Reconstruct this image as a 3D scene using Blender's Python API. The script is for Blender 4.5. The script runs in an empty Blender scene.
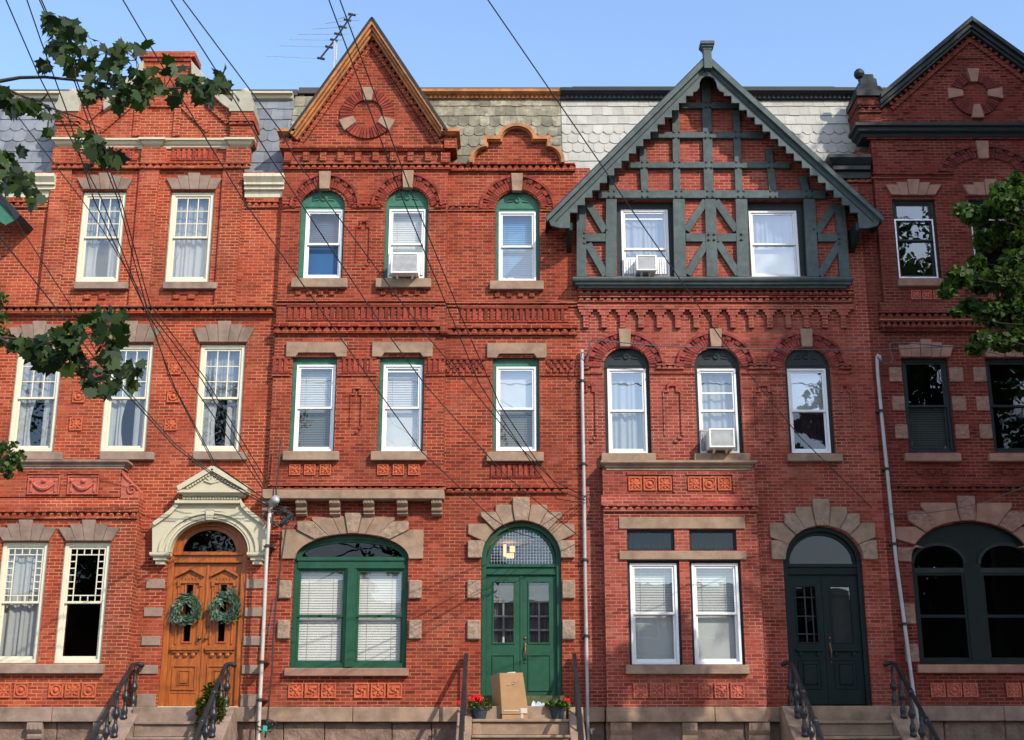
import bpy, bmesh, math, random
import numpy as np
from mathutils import Vector, Matrix, Quaternion
from mathutils.geometry import tessellate_polygon
rnd = random.Random(7)
SC = bpy.context.scene
COL = SC.collection
pi = math.pi

# ---------------------------------------------------------------- camera
FPX, TILT, DIST, EYE, CX, CY = 1305.0, math.atan(0.2874), 26.0, 1.55, 512.0, 370.0
cd = bpy.data.cameras.new('camera')
cam = bpy.data.objects.new('camera', cd); COL.objects.link(cam)
cam.location = (0, -DIST, EYE)
cam.rotation_euler = (pi / 2 + TILT, 0, 0)
cd.sensor_fit = 'HORIZONTAL'; cd.sensor_width = 36.0
cd.lens = 36.0 * FPX / 1024.0
cd.clip_start = 0.1; cd.clip_end = 2000
SC.camera = cam

# ---------------------------------------------------------------- light
SUN_AZ, SUN_EL = math.radians(42), math.radians(37)     # to the right of the street's normal, above the horizon
sdir = Vector((math.sin(SUN_AZ) * math.cos(SUN_EL), -math.cos(SUN_AZ) * math.cos(SUN_EL), math.sin(SUN_EL)))
sl = bpy.data.lights.new('sun', 'SUN'); sl.energy = 2.8; sl.angle = math.radians(0.55); sl.color = (1.0, 0.91, 0.77)
so = bpy.data.objects.new('sun', sl); COL.objects.link(so)
so.rotation_euler = sdir.to_track_quat('Z', 'Y').to_euler(); so.location = (20, -30, 40)
W = bpy.data.worlds.new('World'); SC.world = W; W.use_nodes = True
nt = W.node_tree; N = nt.nodes; L = nt.links
for n in list(N): N.remove(n)
wo = N.new('ShaderNodeOutputWorld'); bg = N.new('ShaderNodeBackground'); sky = N.new('ShaderNodeTexSky')
sky.sky_type = 'NISHITA'; sky.sun_disc = False
sky.sun_elevation = SUN_EL; sky.sun_rotation = pi - SUN_AZ
sky.altitude = 0; sky.air_density = 1.0; sky.dust_density = 1.0; sky.ozone_density = 2.4
SKY_STRENGTH = 0.15
bg.inputs['Strength'].default_value = SKY_STRENGTH
tc = N.new('ShaderNodeTexCoord'); sep = N.new('ShaderNodeSeparateXYZ'); L.new(tc.outputs['Generated'], sep.inputs[0])
mp = N.new('ShaderNodeMapping'); mp.inputs['Scale'].default_value = (1.6, 1.6, 4.0); L.new(tc.outputs['Generated'], mp.inputs[0])
nz = N.new('ShaderNodeTexNoise'); nz.inputs['Scale'].default_value = 2.6; nz.inputs['Detail'].default_value = 7; L.new(mp.outputs[0], nz.inputs['Vector'])
cr = N.new('ShaderNodeMapRange'); cr.inputs['From Min'].default_value = 0.47; cr.inputs['From Max'].default_value = 0.62; L.new(nz.outputs['Fac'], cr.inputs['Value'])
sd = N.new('ShaderNodeMapRange'); sd.inputs['From Min'].default_value = 0.25; sd.inputs['From Max'].default_value = -0.25
sd.inputs['To Min'].default_value = 0.0; sd.inputs['To Max'].default_value = 1.0; L.new(sep.outputs['Y'], sd.inputs['Value'])
mu = N.new('ShaderNodeMath'); mu.operation = 'MULTIPLY'; L.new(cr.outputs[0], mu.inputs[0]); L.new(sd.outputs[0], mu.inputs[1])
mx = N.new('ShaderNodeMix'); mx.data_type = 'RGBA'; L.new(mu.outputs[0], mx.inputs['Factor']); L.new(sky.outputs[0], mx.inputs[6])
mx.inputs[7].default_value = (6.2, 6.6, 7.2, 1)
L.new(mx.outputs[2], bg.inputs['Color']); L.new(bg.outputs[0], wo.inputs['Surface'])
SC.view_settings.view_transform = 'Standard'; SC.view_settings.look = 'None'
SC.view_settings.exposure = 1.17; SC.view_settings.gamma = 1.0
SC.cycles.max_bounces = 8; SC.cycles.transparent_max_bounces = 12

# ---------------------------------------------------------------- pixel of the photograph -> point on a real plane y = Y
def pt(px, py, Y=0.0):
    dx = (px - CX) / FPX; dy = (CY - py) / FPX
    ry = math.cos(TILT) - dy * math.sin(TILT); rz = math.sin(TILT) + dy * math.cos(TILT)
    t = (Y + DIST) / ry
    return (dx * t, EYE + rz * t)
def PX(px, py, Y=0.0): return pt(px, py, Y)[0]
def PZ(py, Y=0.0): return pt(512, py, Y)[1]
def rect(x0, y0, x1, y1, Y=0.0):
    ym = (y0 + y1) / 2
    return PX(x0, ym, Y), PX(x1, ym, Y), PZ(y1, Y), PZ(y0, Y)      # X0, X1, Zbottom, Ztop
def poly(pts, Y=0.0): return [pt(x, y, Y) for x, y in pts]

# ---------------------------------------------------------------- materials
M = {}
def newmat(name):
    m = bpy.data.materials.new(name); m.use_nodes = True
    nt = m.node_tree; p = nt.nodes['Principled BSDF']
    M[name] = m
    return m, nt, p
def node(nt, t, **kw):
    n = nt.nodes.new(t)
    for k, v in kw.items():
        if k in n.inputs: n.inputs[k].default_value = v
        else: setattr(n, k, v)
    return n
def ramp(nt, stops, src=None):
    r = nt.nodes.new('ShaderNodeValToRGB')
    e = r.color_ramp.elements
    while len(e) < len(stops): e.new(0.5)
    for i, (p, c) in enumerate(stops):
        e[i].position = p; e[i].color = (*c, 1) if len(c) == 3 else c
    if src is not None: nt.links.new(src, r.inputs[0])
    return r
def mixc(nt, fac, a, b, mode='MIX'):
    n = nt.nodes.new('ShaderNodeMix'); n.data_type = 'RGBA'; n.blend_type = mode
    for i, v in ((0, fac), (6, a), (7, b)):
        if hasattr(v, 'is_output') or isinstance(v, bpy.types.NodeSocket): nt.links.new(v, n.inputs[i])
        elif i == 0: n.inputs[0].default_value = v
        else: n.inputs[i].default_value = (*v, 1)
    return n.outputs[2]
def pos(nt): return node(nt, 'ShaderNodeNewGeometry').outputs['Position']
def bump(nt, p, height, strength=0.3, dist=0.02):
    b = nt.nodes.new('ShaderNodeBump'); b.inputs['Strength'].default_value = strength; b.inputs['Distance'].default_value = dist
    nt.links.new(height, b.inputs['Height']); nt.links.new(b.outputs[0], p.inputs['Normal'])
def plain(name, col, rough=0.6, metal=0.0, var=0.12, scale=6.0, bs=0.15, bd=0.01, bscale=40.0, dirt=None, dfac=0.5, dscale=1.2, spec=0.5, stretch=(1, 1, 1), island=0.0):
    m, nt, p = newmat(name)
    g = pos(nt); mpn = node(nt, 'ShaderNodeMapping'); mpn.inputs['Scale'].default_value = stretch
    nt.links.new(g, mpn.inputs[0]); v = mpn.outputs[0]
    n1 = node(nt, 'ShaderNodeTexNoise', Scale=scale, Detail=5.0, Roughness=0.6); nt.links.new(v, n1.inputs['Vector'])
    lo = tuple(c * (1 - var) for c in col); hi = tuple(min(1, c * (1 + var)) for c in col)
    c = ramp(nt, [(0.35, lo), (0.65, hi)], n1.outputs['Fac']).outputs[0]
    if dirt:
        n2 = node(nt, 'ShaderNodeTexNoise', Scale=dscale, Detail=8.0, Roughness=0.7); nt.links.new(v, n2.inputs['Vector'])
        f = ramp(nt, [(0.5, (0, 0, 0)), (0.72, (dfac,) * 3)], n2.outputs['Fac']).outputs[0]
        c = mixc(nt, f, c, dirt)
    if island:
        gi = node(nt, 'ShaderNodeNewGeometry').outputs['Random Per Island']
        f = ramp(nt, [(0, (1 - island,) * 3), (1, (1 + island * .6,) * 3)], gi).outputs[0]
        c = mixc(nt, 1.0, c, f, 'MULTIPLY')
    nt.links.new(c, p.inputs['Base Color'])
    p.inputs['Roughness'].default_value = rough; p.inputs['Metallic'].default_value = metal
    p.inputs['Specular IOR Level'].default_value = spec
    if bs:
        n3 = node(nt, 'ShaderNodeTexNoise', Scale=bscale, Detail=4.0); nt.links.new(v, n3.inputs['Vector'])
        bump(nt, p, n3.outputs['Fac'], bs, bd)
    return m
def brick(name, cols, mortar, stain=(0.075, 0.02, 0.013), chalk=0.25, row=0.0677, w=0.207, ms=0.0072, radial=False, chalkcol=(0.34, 0.12, 0.085)):
    m, nt, p = newmat(name)
    g = pos(nt); s = node(nt, 'ShaderNodeSeparateXYZ'); nt.links.new(g, s.inputs[0])
    a = node(nt, 'ShaderNodeMath', operation='ADD'); nt.links.new(s.outputs[0], a.inputs[0]); nt.links.new(s.outputs[1], a.inputs[1])
    cb = node(nt, 'ShaderNodeCombineXYZ'); nt.links.new(a.outputs[0], cb.inputs[0]); nt.links.new(s.outputs[2], cb.inputs[1])
    # courses are never laid perfectly: a small warp of the coordinates
    wn = node(nt, 'ShaderNodeTexNoise', Scale=1.3, Detail=3.0); nt.links.new(cb.outputs[0], wn.inputs['Vector'])
    ws = node(nt, 'ShaderNodeVectorMath', operation='MULTIPLY_ADD'); nt.links.new(wn.outputs['Color'], ws.inputs[0])
    ws.inputs[1].default_value = (0.012, 0.012, 0); nt.links.new(cb.outputs[0], ws.inputs[2])
    b = node(nt, 'ShaderNodeTexBrick', Scale=1.0); nt.links.new(ws.outputs[0], b.inputs['Vector'])
    b.inputs['Brick Width'].default_value = w; b.inputs['Row Height'].default_value = row
    b.inputs['Mortar Size'].default_value = ms; b.inputs['Mortar Smooth'].default_value = 0.25
    b.inputs['Color1'].default_value = (0, 0, 0, 1); b.inputs['Color2'].default_value = (1, 1, 1, 1); b.inputs['Mortar'].default_value = (0.5,) * 3 + (1,)
    b.inputs['Bias'].default_value = 0
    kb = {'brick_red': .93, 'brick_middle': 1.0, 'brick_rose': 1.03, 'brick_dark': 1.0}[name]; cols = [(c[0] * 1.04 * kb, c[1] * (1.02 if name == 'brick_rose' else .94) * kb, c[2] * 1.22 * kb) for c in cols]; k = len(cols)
    bc = ramp(nt, [(i / (k - 1), c) for i, c in enumerate(cols)], b.outputs['Color']).outputs[0]
    # fine grain on the face of each brick
    fn = node(nt, 'ShaderNodeTexNoise', Scale=22.0, Detail=5.0, Roughness=0.7); nt.links.new(g, fn.inputs['Vector'])
    ff = ramp(nt, [(0.3, (0.8,) * 3), (0.7, (1.15,) * 3)], fn.outputs['Fac']).outputs[0]
    bc = mixc(nt, 1.0, bc, ff, 'MULTIPLY')
    # old soot and rain stains, then chalky salts, each with its own blotchy shape
    dn = node(nt, 'ShaderNodeTexNoise', Scale=0.55, Detail=9.0, Roughness=0.68)
    mpn = node(nt, 'ShaderNodeMapping'); mpn.inputs['Scale'].default_value = (1.3, 1.3, 0.6); nt.links.new(g, mpn.inputs[0]); nt.links.new(mpn.outputs[0], dn.inputs['Vector'])
    df = ramp(nt, [(0.46, (0, 0, 0)), (0.7, (0.6,) * 3)], dn.outputs['Fac']).outputs[0]
    bc = mixc(nt, df, bc, stain)
    cn = node(nt, 'ShaderNodeTexNoise', Scale=1.6, Detail=10.0, Roughness=0.75)
    mp2 = node(nt, 'ShaderNodeMapping'); mp2.inputs['Location'].default_value = (7, 3, 11); nt.links.new(g, mp2.inputs[0]); nt.links.new(mp2.outputs[0], cn.inputs['Vector'])
    cf = ramp(nt, [(0.52, (0, 0, 0)), (0.78, (chalk * 2,) * 3)], cn.outputs['Fac']).outputs[0]
    bc = mixc(nt, cf, bc, chalkcol)
    # orange patches of later repair, and soot run down in streaks
    on = node(nt, 'ShaderNodeTexNoise', Scale=0.8, Detail=4.0, Roughness=0.6); mp3 = node(nt, 'ShaderNodeMapping'); mp3.inputs['Location'].default_value = (21, 5, 2); nt.links.new(g, mp3.inputs[0]); nt.links.new(mp3.outputs[0], on.inputs['Vector'])
    of = ramp(nt, [(0.58, (0, 0, 0)), (0.66, (0.3,) * 3)], on.outputs['Fac']).outputs[0]
    bc = mixc(nt, of, bc, tuple(min(1, q * 1.5) for q in cols[2]))
    sn = node(nt, 'ShaderNodeTexNoise', Scale=3.2, Detail=6.0, Roughness=0.65); mp4 = node(nt, 'ShaderNodeMapping'); mp4.inputs['Scale'].default_value = (1, 1, 0.16); nt.links.new(g, mp4.inputs[0]); nt.links.new(mp4.outputs[0], sn.inputs['Vector'])
    sf = ramp(nt, [(0.54, (0, 0, 0)), (0.76, (0.5,) * 3)], sn.outputs['Fac']).outputs[0]
    bc = mixc(nt, sf, bc, stain)
    mn = node(nt, 'ShaderNodeTexNoise', Scale=1.1, Detail=6.0, Roughness=0.7); nt.links.new(mp2.outputs[0], mn.inputs['Vector'])
    mc = ramp(nt, [(0.4, tuple(c * 0.5 for c in mortar)), (0.6, mortar)], mn.outputs['Fac']).outputs[0]
    c = mixc(nt, b.outputs['Fac'], bc, mc)
    nt.links.new(c, p.inputs['Base Color'])
    p.inputs['Roughness'].default_value = 0.9; p.inputs['Specular IOR Level'].default_value = 0.1
    inv = node(nt, 'ShaderNodeMath', operation='MULTIPLY_ADD'); nt.links.new(b.outputs['Fac'], inv.inputs[0]); inv.inputs[1].default_value = -1.0
    nt.links.new(fn.outputs['Fac'], inv.inputs[2])
    bump(nt, p, inv.outputs[0], 0.55, 0.006)
    return m
def glass(name, fac=0.3, tint=(0.75, 0.8, 0.82), rough=0.01, wave=0.04):
    m = bpy.data.materials.new(name); m.use_nodes = True; M[name] = m
    nt = m.node_tree
    for n in list(nt.nodes): nt.nodes.remove(n)
    o = node(nt, 'ShaderNodeOutputMaterial'); mxs = node(nt, 'ShaderNodeMixShader'); tr = node(nt, 'ShaderNodeBsdfTransparent'); gl = node(nt, 'ShaderNodeBsdfGlossy')
    tr.inputs[0].default_value = (*tint, 1); gl.inputs['Roughness'].default_value = rough; gl.inputs[0].default_value = (0.95, 0.98, 1, 1)
    lw = node(nt, 'ShaderNodeLayerWeight', Blend=0.5)      # 'Facing' is the same from both sides of the pane
    pw = node(nt, 'ShaderNodeMath', operation='POWER'); nt.links.new(lw.outputs['Facing'], pw.inputs[0]); pw.inputs[1].default_value = 4.0
    ad = node(nt, 'ShaderNodeMath', operation='MULTIPLY_ADD', use_clamp=True); nt.links.new(pw.outputs[0], ad.inputs[0]); ad.inputs[1].default_value = 0.7; ad.inputs[2].default_value = fac + 0.03
    n1 = node(nt, 'ShaderNodeTexNoise', Scale=1.7, Detail=2.0); nt.links.new(pos(nt), n1.inputs['Vector'])
    b = node(nt, 'ShaderNodeBump', Strength=wave * 6, Distance=0.05); nt.links.new(n1.outputs['Fac'], b.inputs['Height']); nt.links.new(b.outputs[0], gl.inputs['Normal'])
    nt.links.new(ad.outputs[0], mxs.inputs[0]); nt.links.new(tr.outputs[0], mxs.inputs[1]); nt.links.new(gl.outputs[0], mxs.inputs[2]); nt.links.new(mxs.outputs[0], o.inputs[0])
    return m

brick('brick_red', [(0.17, 0.024, 0.011), (0.26, 0.041, 0.016), (0.31, 0.056, 0.020), (0.21, 0.031, 0.013), (0.35, 0.085, 0.032)], (0.42, 0.20, 0.11))
brick('brick_middle', [(0.11, 0.016, 0.009), (0.175, 0.026, 0.012), (0.235, 0.038, 0.016), (0.145, 0.021, 0.010), (0.28, 0.062, 0.026)], (0.33, 0.155, 0.088))
brick('brick_rose', [(0.135, 0.021, 0.014), (0.205, 0.034, 0.021), (0.25, 0.048, 0.029), (0.165, 0.027, 0.017), (0.29, 0.075, 0.046)], (0.35, 0.18, 0.125), chalk=0.45, chalkcol=(0.28, 0.105, 0.078))
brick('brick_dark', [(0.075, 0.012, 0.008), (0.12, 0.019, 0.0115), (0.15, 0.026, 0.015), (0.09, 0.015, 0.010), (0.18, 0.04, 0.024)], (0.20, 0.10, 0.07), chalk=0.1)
for k, c in (('red', (0.26, 0.043, 0.018)), ('middle', (0.19, 0.031, 0.014)), ('rose', (0.205, 0.037, 0.023)), ('dark', (0.115, 0.021, 0.013))):
    c = (c[0], c[1], c[2] * 1.35)
    plain('cut_brick_' + k, c, 0.85, var=0.25, scale=9, bs=0.3, dirt=tuple(x * 0.45 for x in c), dfac=0.6, dscale=2.5, island=0.42, spec=0.25)
plain('brownstone', (0.235, 0.162, 0.115), 0.9, var=0.16, scale=4, dirt=(0.12, 0.08, 0.06), dfac=0.85, dscale=1.8, spec=0.2, bs=0.3)
plain('brownstone_grey', (0.20, 0.145, 0.115), 0.9, var=0.16, scale=4, dirt=(0.10, 0.072, 0.06), dfac=0.8, dscale=1.8, spec=0.2, bs=0.3, island=0.12)
plain('brownstone_pink', (0.245, 0.135, 0.10), 0.9, var=0.16, scale=4, dirt=(0.16, 0.085, 0.065), dfac=0.6, spec=0.2, bs=0.3)
plain('rock_face', (0.235, 0.168, 0.125), 0.95, var=0.22, scale=9, dirt=(0.15, 0.11, 0.08), dfac=0.6, bs=0.7, bd=0.035, bscale=16, spec=0.2)
plain('rock_face_pink', (0.22, 0.125, 0.095), 0.95, var=0.22, scale=9, dirt=(0.15, 0.085, 0.065), dfac=0.6, bs=1.0, bd=0.05, bscale=14, spec=0.2)
plain('basement_stone', (0.17, 0.115, 0.09), 0.95, var=0.25, scale=3, dirt=(0.08, 0.055, 0.045), dfac=0.7, bs=1.0, bd=0.05, bscale=9, spec=0.2)
plain('terracotta', (0.38, 0.075, 0.026), 0.8, var=0.25, scale=14, dirt=(0.22, 0.05, 0.025), dfac=0.6, dscale=6, bs=0.3)
plain('terracotta_dull', (0.34, 0.075, 0.045), 0.8, var=0.25, scale=14, dirt=(0.17, 0.045, 0.03), dfac=0.6, dscale=6, bs=0.3)
plain('cream_paint', (0.40, 0.37, 0.265), 0.6, var=0.06, dirt=(0.34, 0.29, 0.19), dfac=0.55, dscale=3, bs=0.08)
plain('cream_weathered', (0.27, 0.255, 0.20), 0.7, var=0.12, dirt=(0.16, 0.145, 0.11), dfac=0.7, dscale=3, bs=0.15)
plain('ivory_paint', (0.52, 0.49, 0.38), 0.5, var=0.05, dirt=(0.5, 0.46, 0.36), dfac=0.4, dscale=3, bs=0.05)
plain('rust_stain_cream', (0.44, 0.42, 0.32), 0.6, var=0.06, dirt=(0.36, 0.2, 0.09), dfac=0.8, dscale=1.6, bs=0.08, stretch=(6, 1, 0.8))
plain('white_vinyl', (0.62, 0.63, 0.64), 0.4, var=0.03, dirt=(0.6, 0.6, 0.58), dfac=0.3, dscale=4, bs=0.0)
plain('green_paint', (0.010, 0.058, 0.032), 0.5, spec=0.25, var=0.14, dirt=(0.006, 0.035, 0.02), dfac=0.6, bs=0.1)
plain('green_paint_light', (0.028, 0.11, 0.075), 0.55, spec=0.25, var=0.18, dirt=(0.035, 0.12, 0.085), dfac=0.5, bs=0.1)
plain('slate_green_paint', (0.053, 0.073, 0.075), 0.6, spec=0.25, var=0.2, scale=8, dirt=(0.028, 0.038, 0.04), dfac=0.8, bs=0.2, stretch=(1, 1, 1))
plain('dark_green_paint', (0.0035, 0.010, 0.010), 0.45, spec=0.2, var=0.2, dirt=(0.008, 0.02, 0.02), dfac=0.5, bs=0.1)
plain('charcoal_paint', (0.010, 0.016, 0.018), 0.5, spec=0.25, var=0.2, dirt=(0.018, 0.026, 0.03), dfac=0.5, bs=0.1)
plain('bolt_iron', (0.01, 0.011, 0.012), 0.6, bs=0)
plain('rusty_wood', (0.30, 0.108, 0.026), 0.65, var=0.3, scale=5, dirt=(0.14, 0.055, 0.02), dfac=0.85, dscale=2.2, bs=0.3, stretch=(1, 1, 1))
plain('door_wood', (0.26, 0.066, 0.008), 0.38, var=0.3, scale=4, dirt=(0.14, 0.035, 0.006), dfac=0.6, dscale=1.5, bs=0.12, stretch=(9, 9, 0.8))
plain('slate_blue', (0.12, 0.132, 0.155), 0.55, var=0.15, scale=3, dirt=(0.22, 0.21, 0.2), dfac=0.5, dscale=2, bs=0.2, island=0.32)
plain('slate_olive', (0.13, 0.118, 0.08), 0.7, var=0.25, scale=5, dirt=(0.40, 0.37, 0.29), dfac=0.8, dscale=3.5, bs=0.3, island=0.4)
plain('slate_white', (0.29, 0.288, 0.265), 0.7, var=0.06, scale=4, dirt=(0.20, 0.185, 0.165), dfac=0.7, dscale=2.5, bs=0.25, island=0.12)
plain('black_iron', (0.018, 0.020, 0.025), 0.38, metal=0.3, var=0.3, bs=0.35, bscale=60)
plain('galvanised', (0.31, 0.32, 0.34), 0.5, metal=0.15, var=0.15, dirt=(0.25, 0.12, 0.05), dfac=0.7, dscale=3, bs=0.1)
plain('white_pipe', (0.36, 0.35, 0.32), 0.5, metal=0.0, var=0.1, dirt=(0.38, 0.2, 0.09), dfac=0.8, dscale=2.2, bs=0.1)
plain('cable_black', (0.012, 0.012, 0.014), 0.55, bs=0)
plain('cable_grey', (0.05, 0.055, 0.065), 0.55, bs=0)
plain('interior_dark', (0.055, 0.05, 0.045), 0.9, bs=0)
plain('interior_white', (0.62, 0.62, 0.60), 0.8, bs=0)
plain('interior_floor', (0.25, 0.2, 0.15), 0.8, bs=0)
plain('blind_white', (0.46, 0.46, 0.43), 0.5, var=0.03, bs=0)
plain('curtain_white', (0.24, 0.25, 0.25), 0.9, var=0.05, bs=0)
plain('shade_blue', (0.0, 0.07, 0.21), 0.7, bs=0)
plain('blind_blue', (0.05, 0.19, 0.36), 0.5, bs=0)
plain('blind_navy', (0.012, 0.035, 0.09), 0.5, bs=0)
plain('curtain_mauve', (0.10, 0.06, 0.075), 0.9, var=0.2, bs=0)
plain('brass', (0.16, 0.09, 0.03), 0.5, metal=0.7, bs=0)
plain('cardboard', (0.30, 0.17, 0.08), 0.85, var=0.08, dirt=(0.33, 0.19, 0.09), dfac=0.4, bs=0.05)
plain('packing_tape', (0.42, 0.38, 0.32), 0.25, var=0.05, bs=0)
plain('paper', (0.38, 0.43, 0.48), 0.8, var=0.1, bs=0.2)
plain('pot_blue', (0.02, 0.032, 0.05), 0.5, bs=0)
plain('pot_clay', (0.2, 0.13, 0.09), 0.8, bs=0.2)
plain('petal_red', (0.5, 0.004, 0.005), 0.6, bs=0, island=0.3)
plain('leaf_geranium', (0.07, 0.14, 0.015), 0.55, bs=0, island=0.4)
plain('leaf_wreath', (0.035, 0.07, 0.048), 0.6, bs=0, island=0.5)
plain('leaf_wreath_bright', (0.04, 0.10, 0.018), 0.6, bs=0, island=0.4)
plain('bark', (0.035, 0.026, 0.02), 0.95, var=0.3, scale=12, bs=1.0, bd=0.03, bscale=25, stretch=(1, 1, 0.3))
plain('asphalt', (0.05, 0.05, 0.052), 0.9, var=0.2, scale=30, bs=0.5, bscale=120)
plain('concrete', (0.32, 0.30, 0.27), 0.9, var=0.12, dirt=(0.2, 0.185, 0.165), dfac=0.5, bs=0.3)
plain('line_paint', (0.7, 0.7, 0.66), 0.8, bs=0.1)
plain('earth', (0.09, 0.075, 0.05), 0.95, var=0.3, bs=0.5)
plain('aluminium', (0.45, 0.46, 0.48), 0.35, metal=0.9, bs=0)
plain('ac_white', (0.72, 0.72, 0.70), 0.45, var=0.04, dirt=(0.5, 0.48, 0.42), dfac=0.4, bs=0)
plain('ac_grille', (0.40, 0.41, 0.42), 0.5, metal=0.2, bs=0)
plain('warm_lamp', (1.0, 0.55, 0.25), 0.5, bs=0)
plain('connector_green', (0.02, 0.3, 0.24), 0.4, bs=0)
plain('moss', (0.06, 0.075, 0.03), 0.95, var=0.4, bs=0.6)
def leafmat(name, c1, c2, trans=0.35):
    m, nt, p = newmat(name)
    gi = node(nt, 'ShaderNodeNewGeometry').outputs['Random Per Island']
    c = ramp(nt, [(0, c1), (1, c2)], gi).outputs[0]
    nt.links.new(c, p.inputs['Base Color']); p.inputs['Roughness'].default_value = 0.55; p.inputs['Specular IOR Level'].default_value = 0.25
    tl = node(nt, 'ShaderNodeBsdfTranslucent'); lc = mixc(nt, 1.0, c, (1.3, 1.6, 0.5), 'MULTIPLY'); nt.links.new(lc, tl.inputs[0])
    ms = node(nt, 'ShaderNodeMixShader'); ms.inputs[0].default_value = trans
    o = nt.nodes['Material Output']; nt.links.new(p.outputs[0], ms.inputs[1]); nt.links.new(tl.outputs[0], ms.inputs[2]); nt.links.new(ms.outputs[0], o.inputs[0])
leafmat('leaf_maple', (0.006, 0.017, 0.007), (0.032, 0.058, 0.011), 0.25)
leafmat('leaf_street', (0.011, 0.028, 0.007), (0.05, 0.092, 0.013), 0.33)
glass('glass_sky', 0.20, tint=(0.85, 0.88, 0.9), wave=0.006)
glass('glass_soft', 0.11, tint=(0.85, 0.88, 0.9), wave=0.006)
glass('glass_clear', 0.05, tint=(0.95, 0.96, 0.96), wave=0.004)
glass('glass_dark', 0.04, tint=(0.4, 0.42, 0.42), wave=0.006)
glass('glass_bare', -0.02, tint=(0.9, 0.92, 0.92), wave=0.004)
glass('glass_black', 0.0, tint=(0.3, 0.32, 0.32), wave=0.006)

# ---------------------------------------------------------------- mesh builder
LAID = {'sawtooth_course', 'string_course', 'sloped_bricks', 'corbel', 'stepped_bricks', 'panel_frame', 'return_brick', 'brick_bracket', 'raking_course', 'pier_cap', 'pier_course', 'corner_brick', 'stepped_brick', 'raised_strip', 'raised_panel', 'raking_bricks', 'sunk_panel', 'blind_niche'}     # laid in ordinary courses
ORG = {}     # world origin of every object
class MB:
    def __init__(s): s.v = []; s.f = []
    def add(s, vs, fs):
        n = len(s.v); s.v += [tuple(v) for v in vs]; s.f += [tuple(i + n for i in f) for f in fs]; return s
    def box(s, x0, x1, y0, y1, z0, z1):
        x0, x1 = min(x0, x1), max(x0, x1); y0, y1 = min(y0, y1), max(y0, y1); z0, z1 = min(z0, z1), max(z0, z1)
        return s.add([(x0, y0, z0), (x1, y0, z0), (x1, y1, z0), (x0, y1, z0), (x0, y0, z1), (x1, y0, z1), (x1, y1, z1), (x0, y1, z1)],
                     [(0, 1, 5, 4), (1, 2, 6, 5), (2, 3, 7, 6), (3, 0, 4, 7), (4, 5, 6, 7), (3, 2, 1, 0)])
    def prism(s, pl, y0, y1, holes=()):                    # pl: (x, z) outline, extruded along y
        rings = [list(pl)] + [list(h) for h in holes]
        tris = tessellate_polygon([[Vector((a, b, 0)) for a, b in r] for r in rings])
        flat = [q for r in rings for q in r]; n = len(flat)
        vs = [(a, y0, b) for a, b in flat] + [(a, y1, b) for a, b in flat]
        fs = [tuple(t) for t in tris] + [tuple(i + n for i in reversed(t)) for t in tris]
        o = 0
        for r in rings:
            k = len(r)
            for i in range(k): j = (i + 1) % k; fs.append((o + i, o + j, o + j + n, o + i + n))
            o += k
        return s.add(vs, fs)
    def prism_x(s, pl, x0, x1):                            # pl: (y, z) outline, extruded along x
        tris = tessellate_polygon([[Vector((a, b, 0)) for a, b in pl]]); n = len(pl)
        vs = [(x0, a, b) for a, b in pl] + [(x1, a, b) for a, b in pl]
        fs = [tuple(t) for t in tris] + [tuple(i + n for i in reversed(t)) for t in tris] + [(i, (i + 1) % n, (i + 1) % n + n, i + n) for i in range(n)]
        return s.add(vs, fs)
    def hexa(s, p8, ):                                      # eight free corners, order as box
        return s.add(p8, [(0, 1, 5, 4), (1, 2, 6, 5), (2, 3, 7, 6), (3, 0, 4, 7), (4, 5, 6, 7), (3, 2, 1, 0)])
    def bar(s, a, b, w, y0, y1):                            # flat bar in the x-z plane from a to b, width w
        dx, dz = b[0] - a[0], b[1] - a[1]; l = math.hypot(dx, dz) or 1; nx, nz_ = -dz / l * w / 2, dx / l * w / 2
        return s.prism([(a[0] + nx, a[1] + nz_), (b[0] + nx, b[1] + nz_), (b[0] - nx, b[1] - nz_), (a[0] - nx, a[1] - nz_)], y0, y1)
    def tube(s, pts, r, n=6, cap=True):
        pts = [Vector(p) for p in pts]; k = len(pts); base = len(s.v)
        rs = r if isinstance(r, (list, tuple)) else [r] * k
        up = None
        for i, p in enumerate(pts):
            d = (pts[min(i + 1, k - 1)] - pts[max(i - 1, 0)]).normalized()
            if up is None: up = d.orthogonal().normalized()
            else:
                up = (up - d * up.dot(d));
                up = up.normalized() if up.length > 1e-6 else d.orthogonal().normalized()
            sd_ = d.cross(up)
            for j in range(n):
                a = 2 * pi * j / n; s.v.append(tuple(p + (up * math.cos(a) + sd_ * math.sin(a)) * rs[i]))
        for i in range(k - 1):
            for j in range(n):
                a = base + i * n + j; b_ = base + i * n + (j + 1) % n; s.f.append((a, b_, b_ + n, a + n))
        if cap:
            s.f.append(tuple(base + j for j in reversed(range(n)))); s.f.append(tuple(base + (k - 1) * n + j for j in range(n)))
        return s
    def lathe(s, prof, c, n=12, axis='z'):                  # prof: (r, h)
        base = len(s.v)
        for r, h in prof:
            for j in range(n):
                a = 2 * pi * j / n
                if axis == 'z': s.v.append((c[0] + r * math.cos(a), c[1] + r * math.sin(a), c[2] + h))
                else: s.v.append((c[0] + r * math.cos(a), c[1] - h, c[2] + r * math.sin(a)))
        k = len(prof)
        for i in range(k - 1):
            for j in range(n):
                a = base + i * n + j; b_ = base + i * n + (j + 1) % n; s.f.append((a, b_, b_ + n, a + n))
        s.f.append(tuple(base + j for j in range(n))); s.f.append(tuple(base + (k - 1) * n + j for j in range(n)))
        return s
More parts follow.
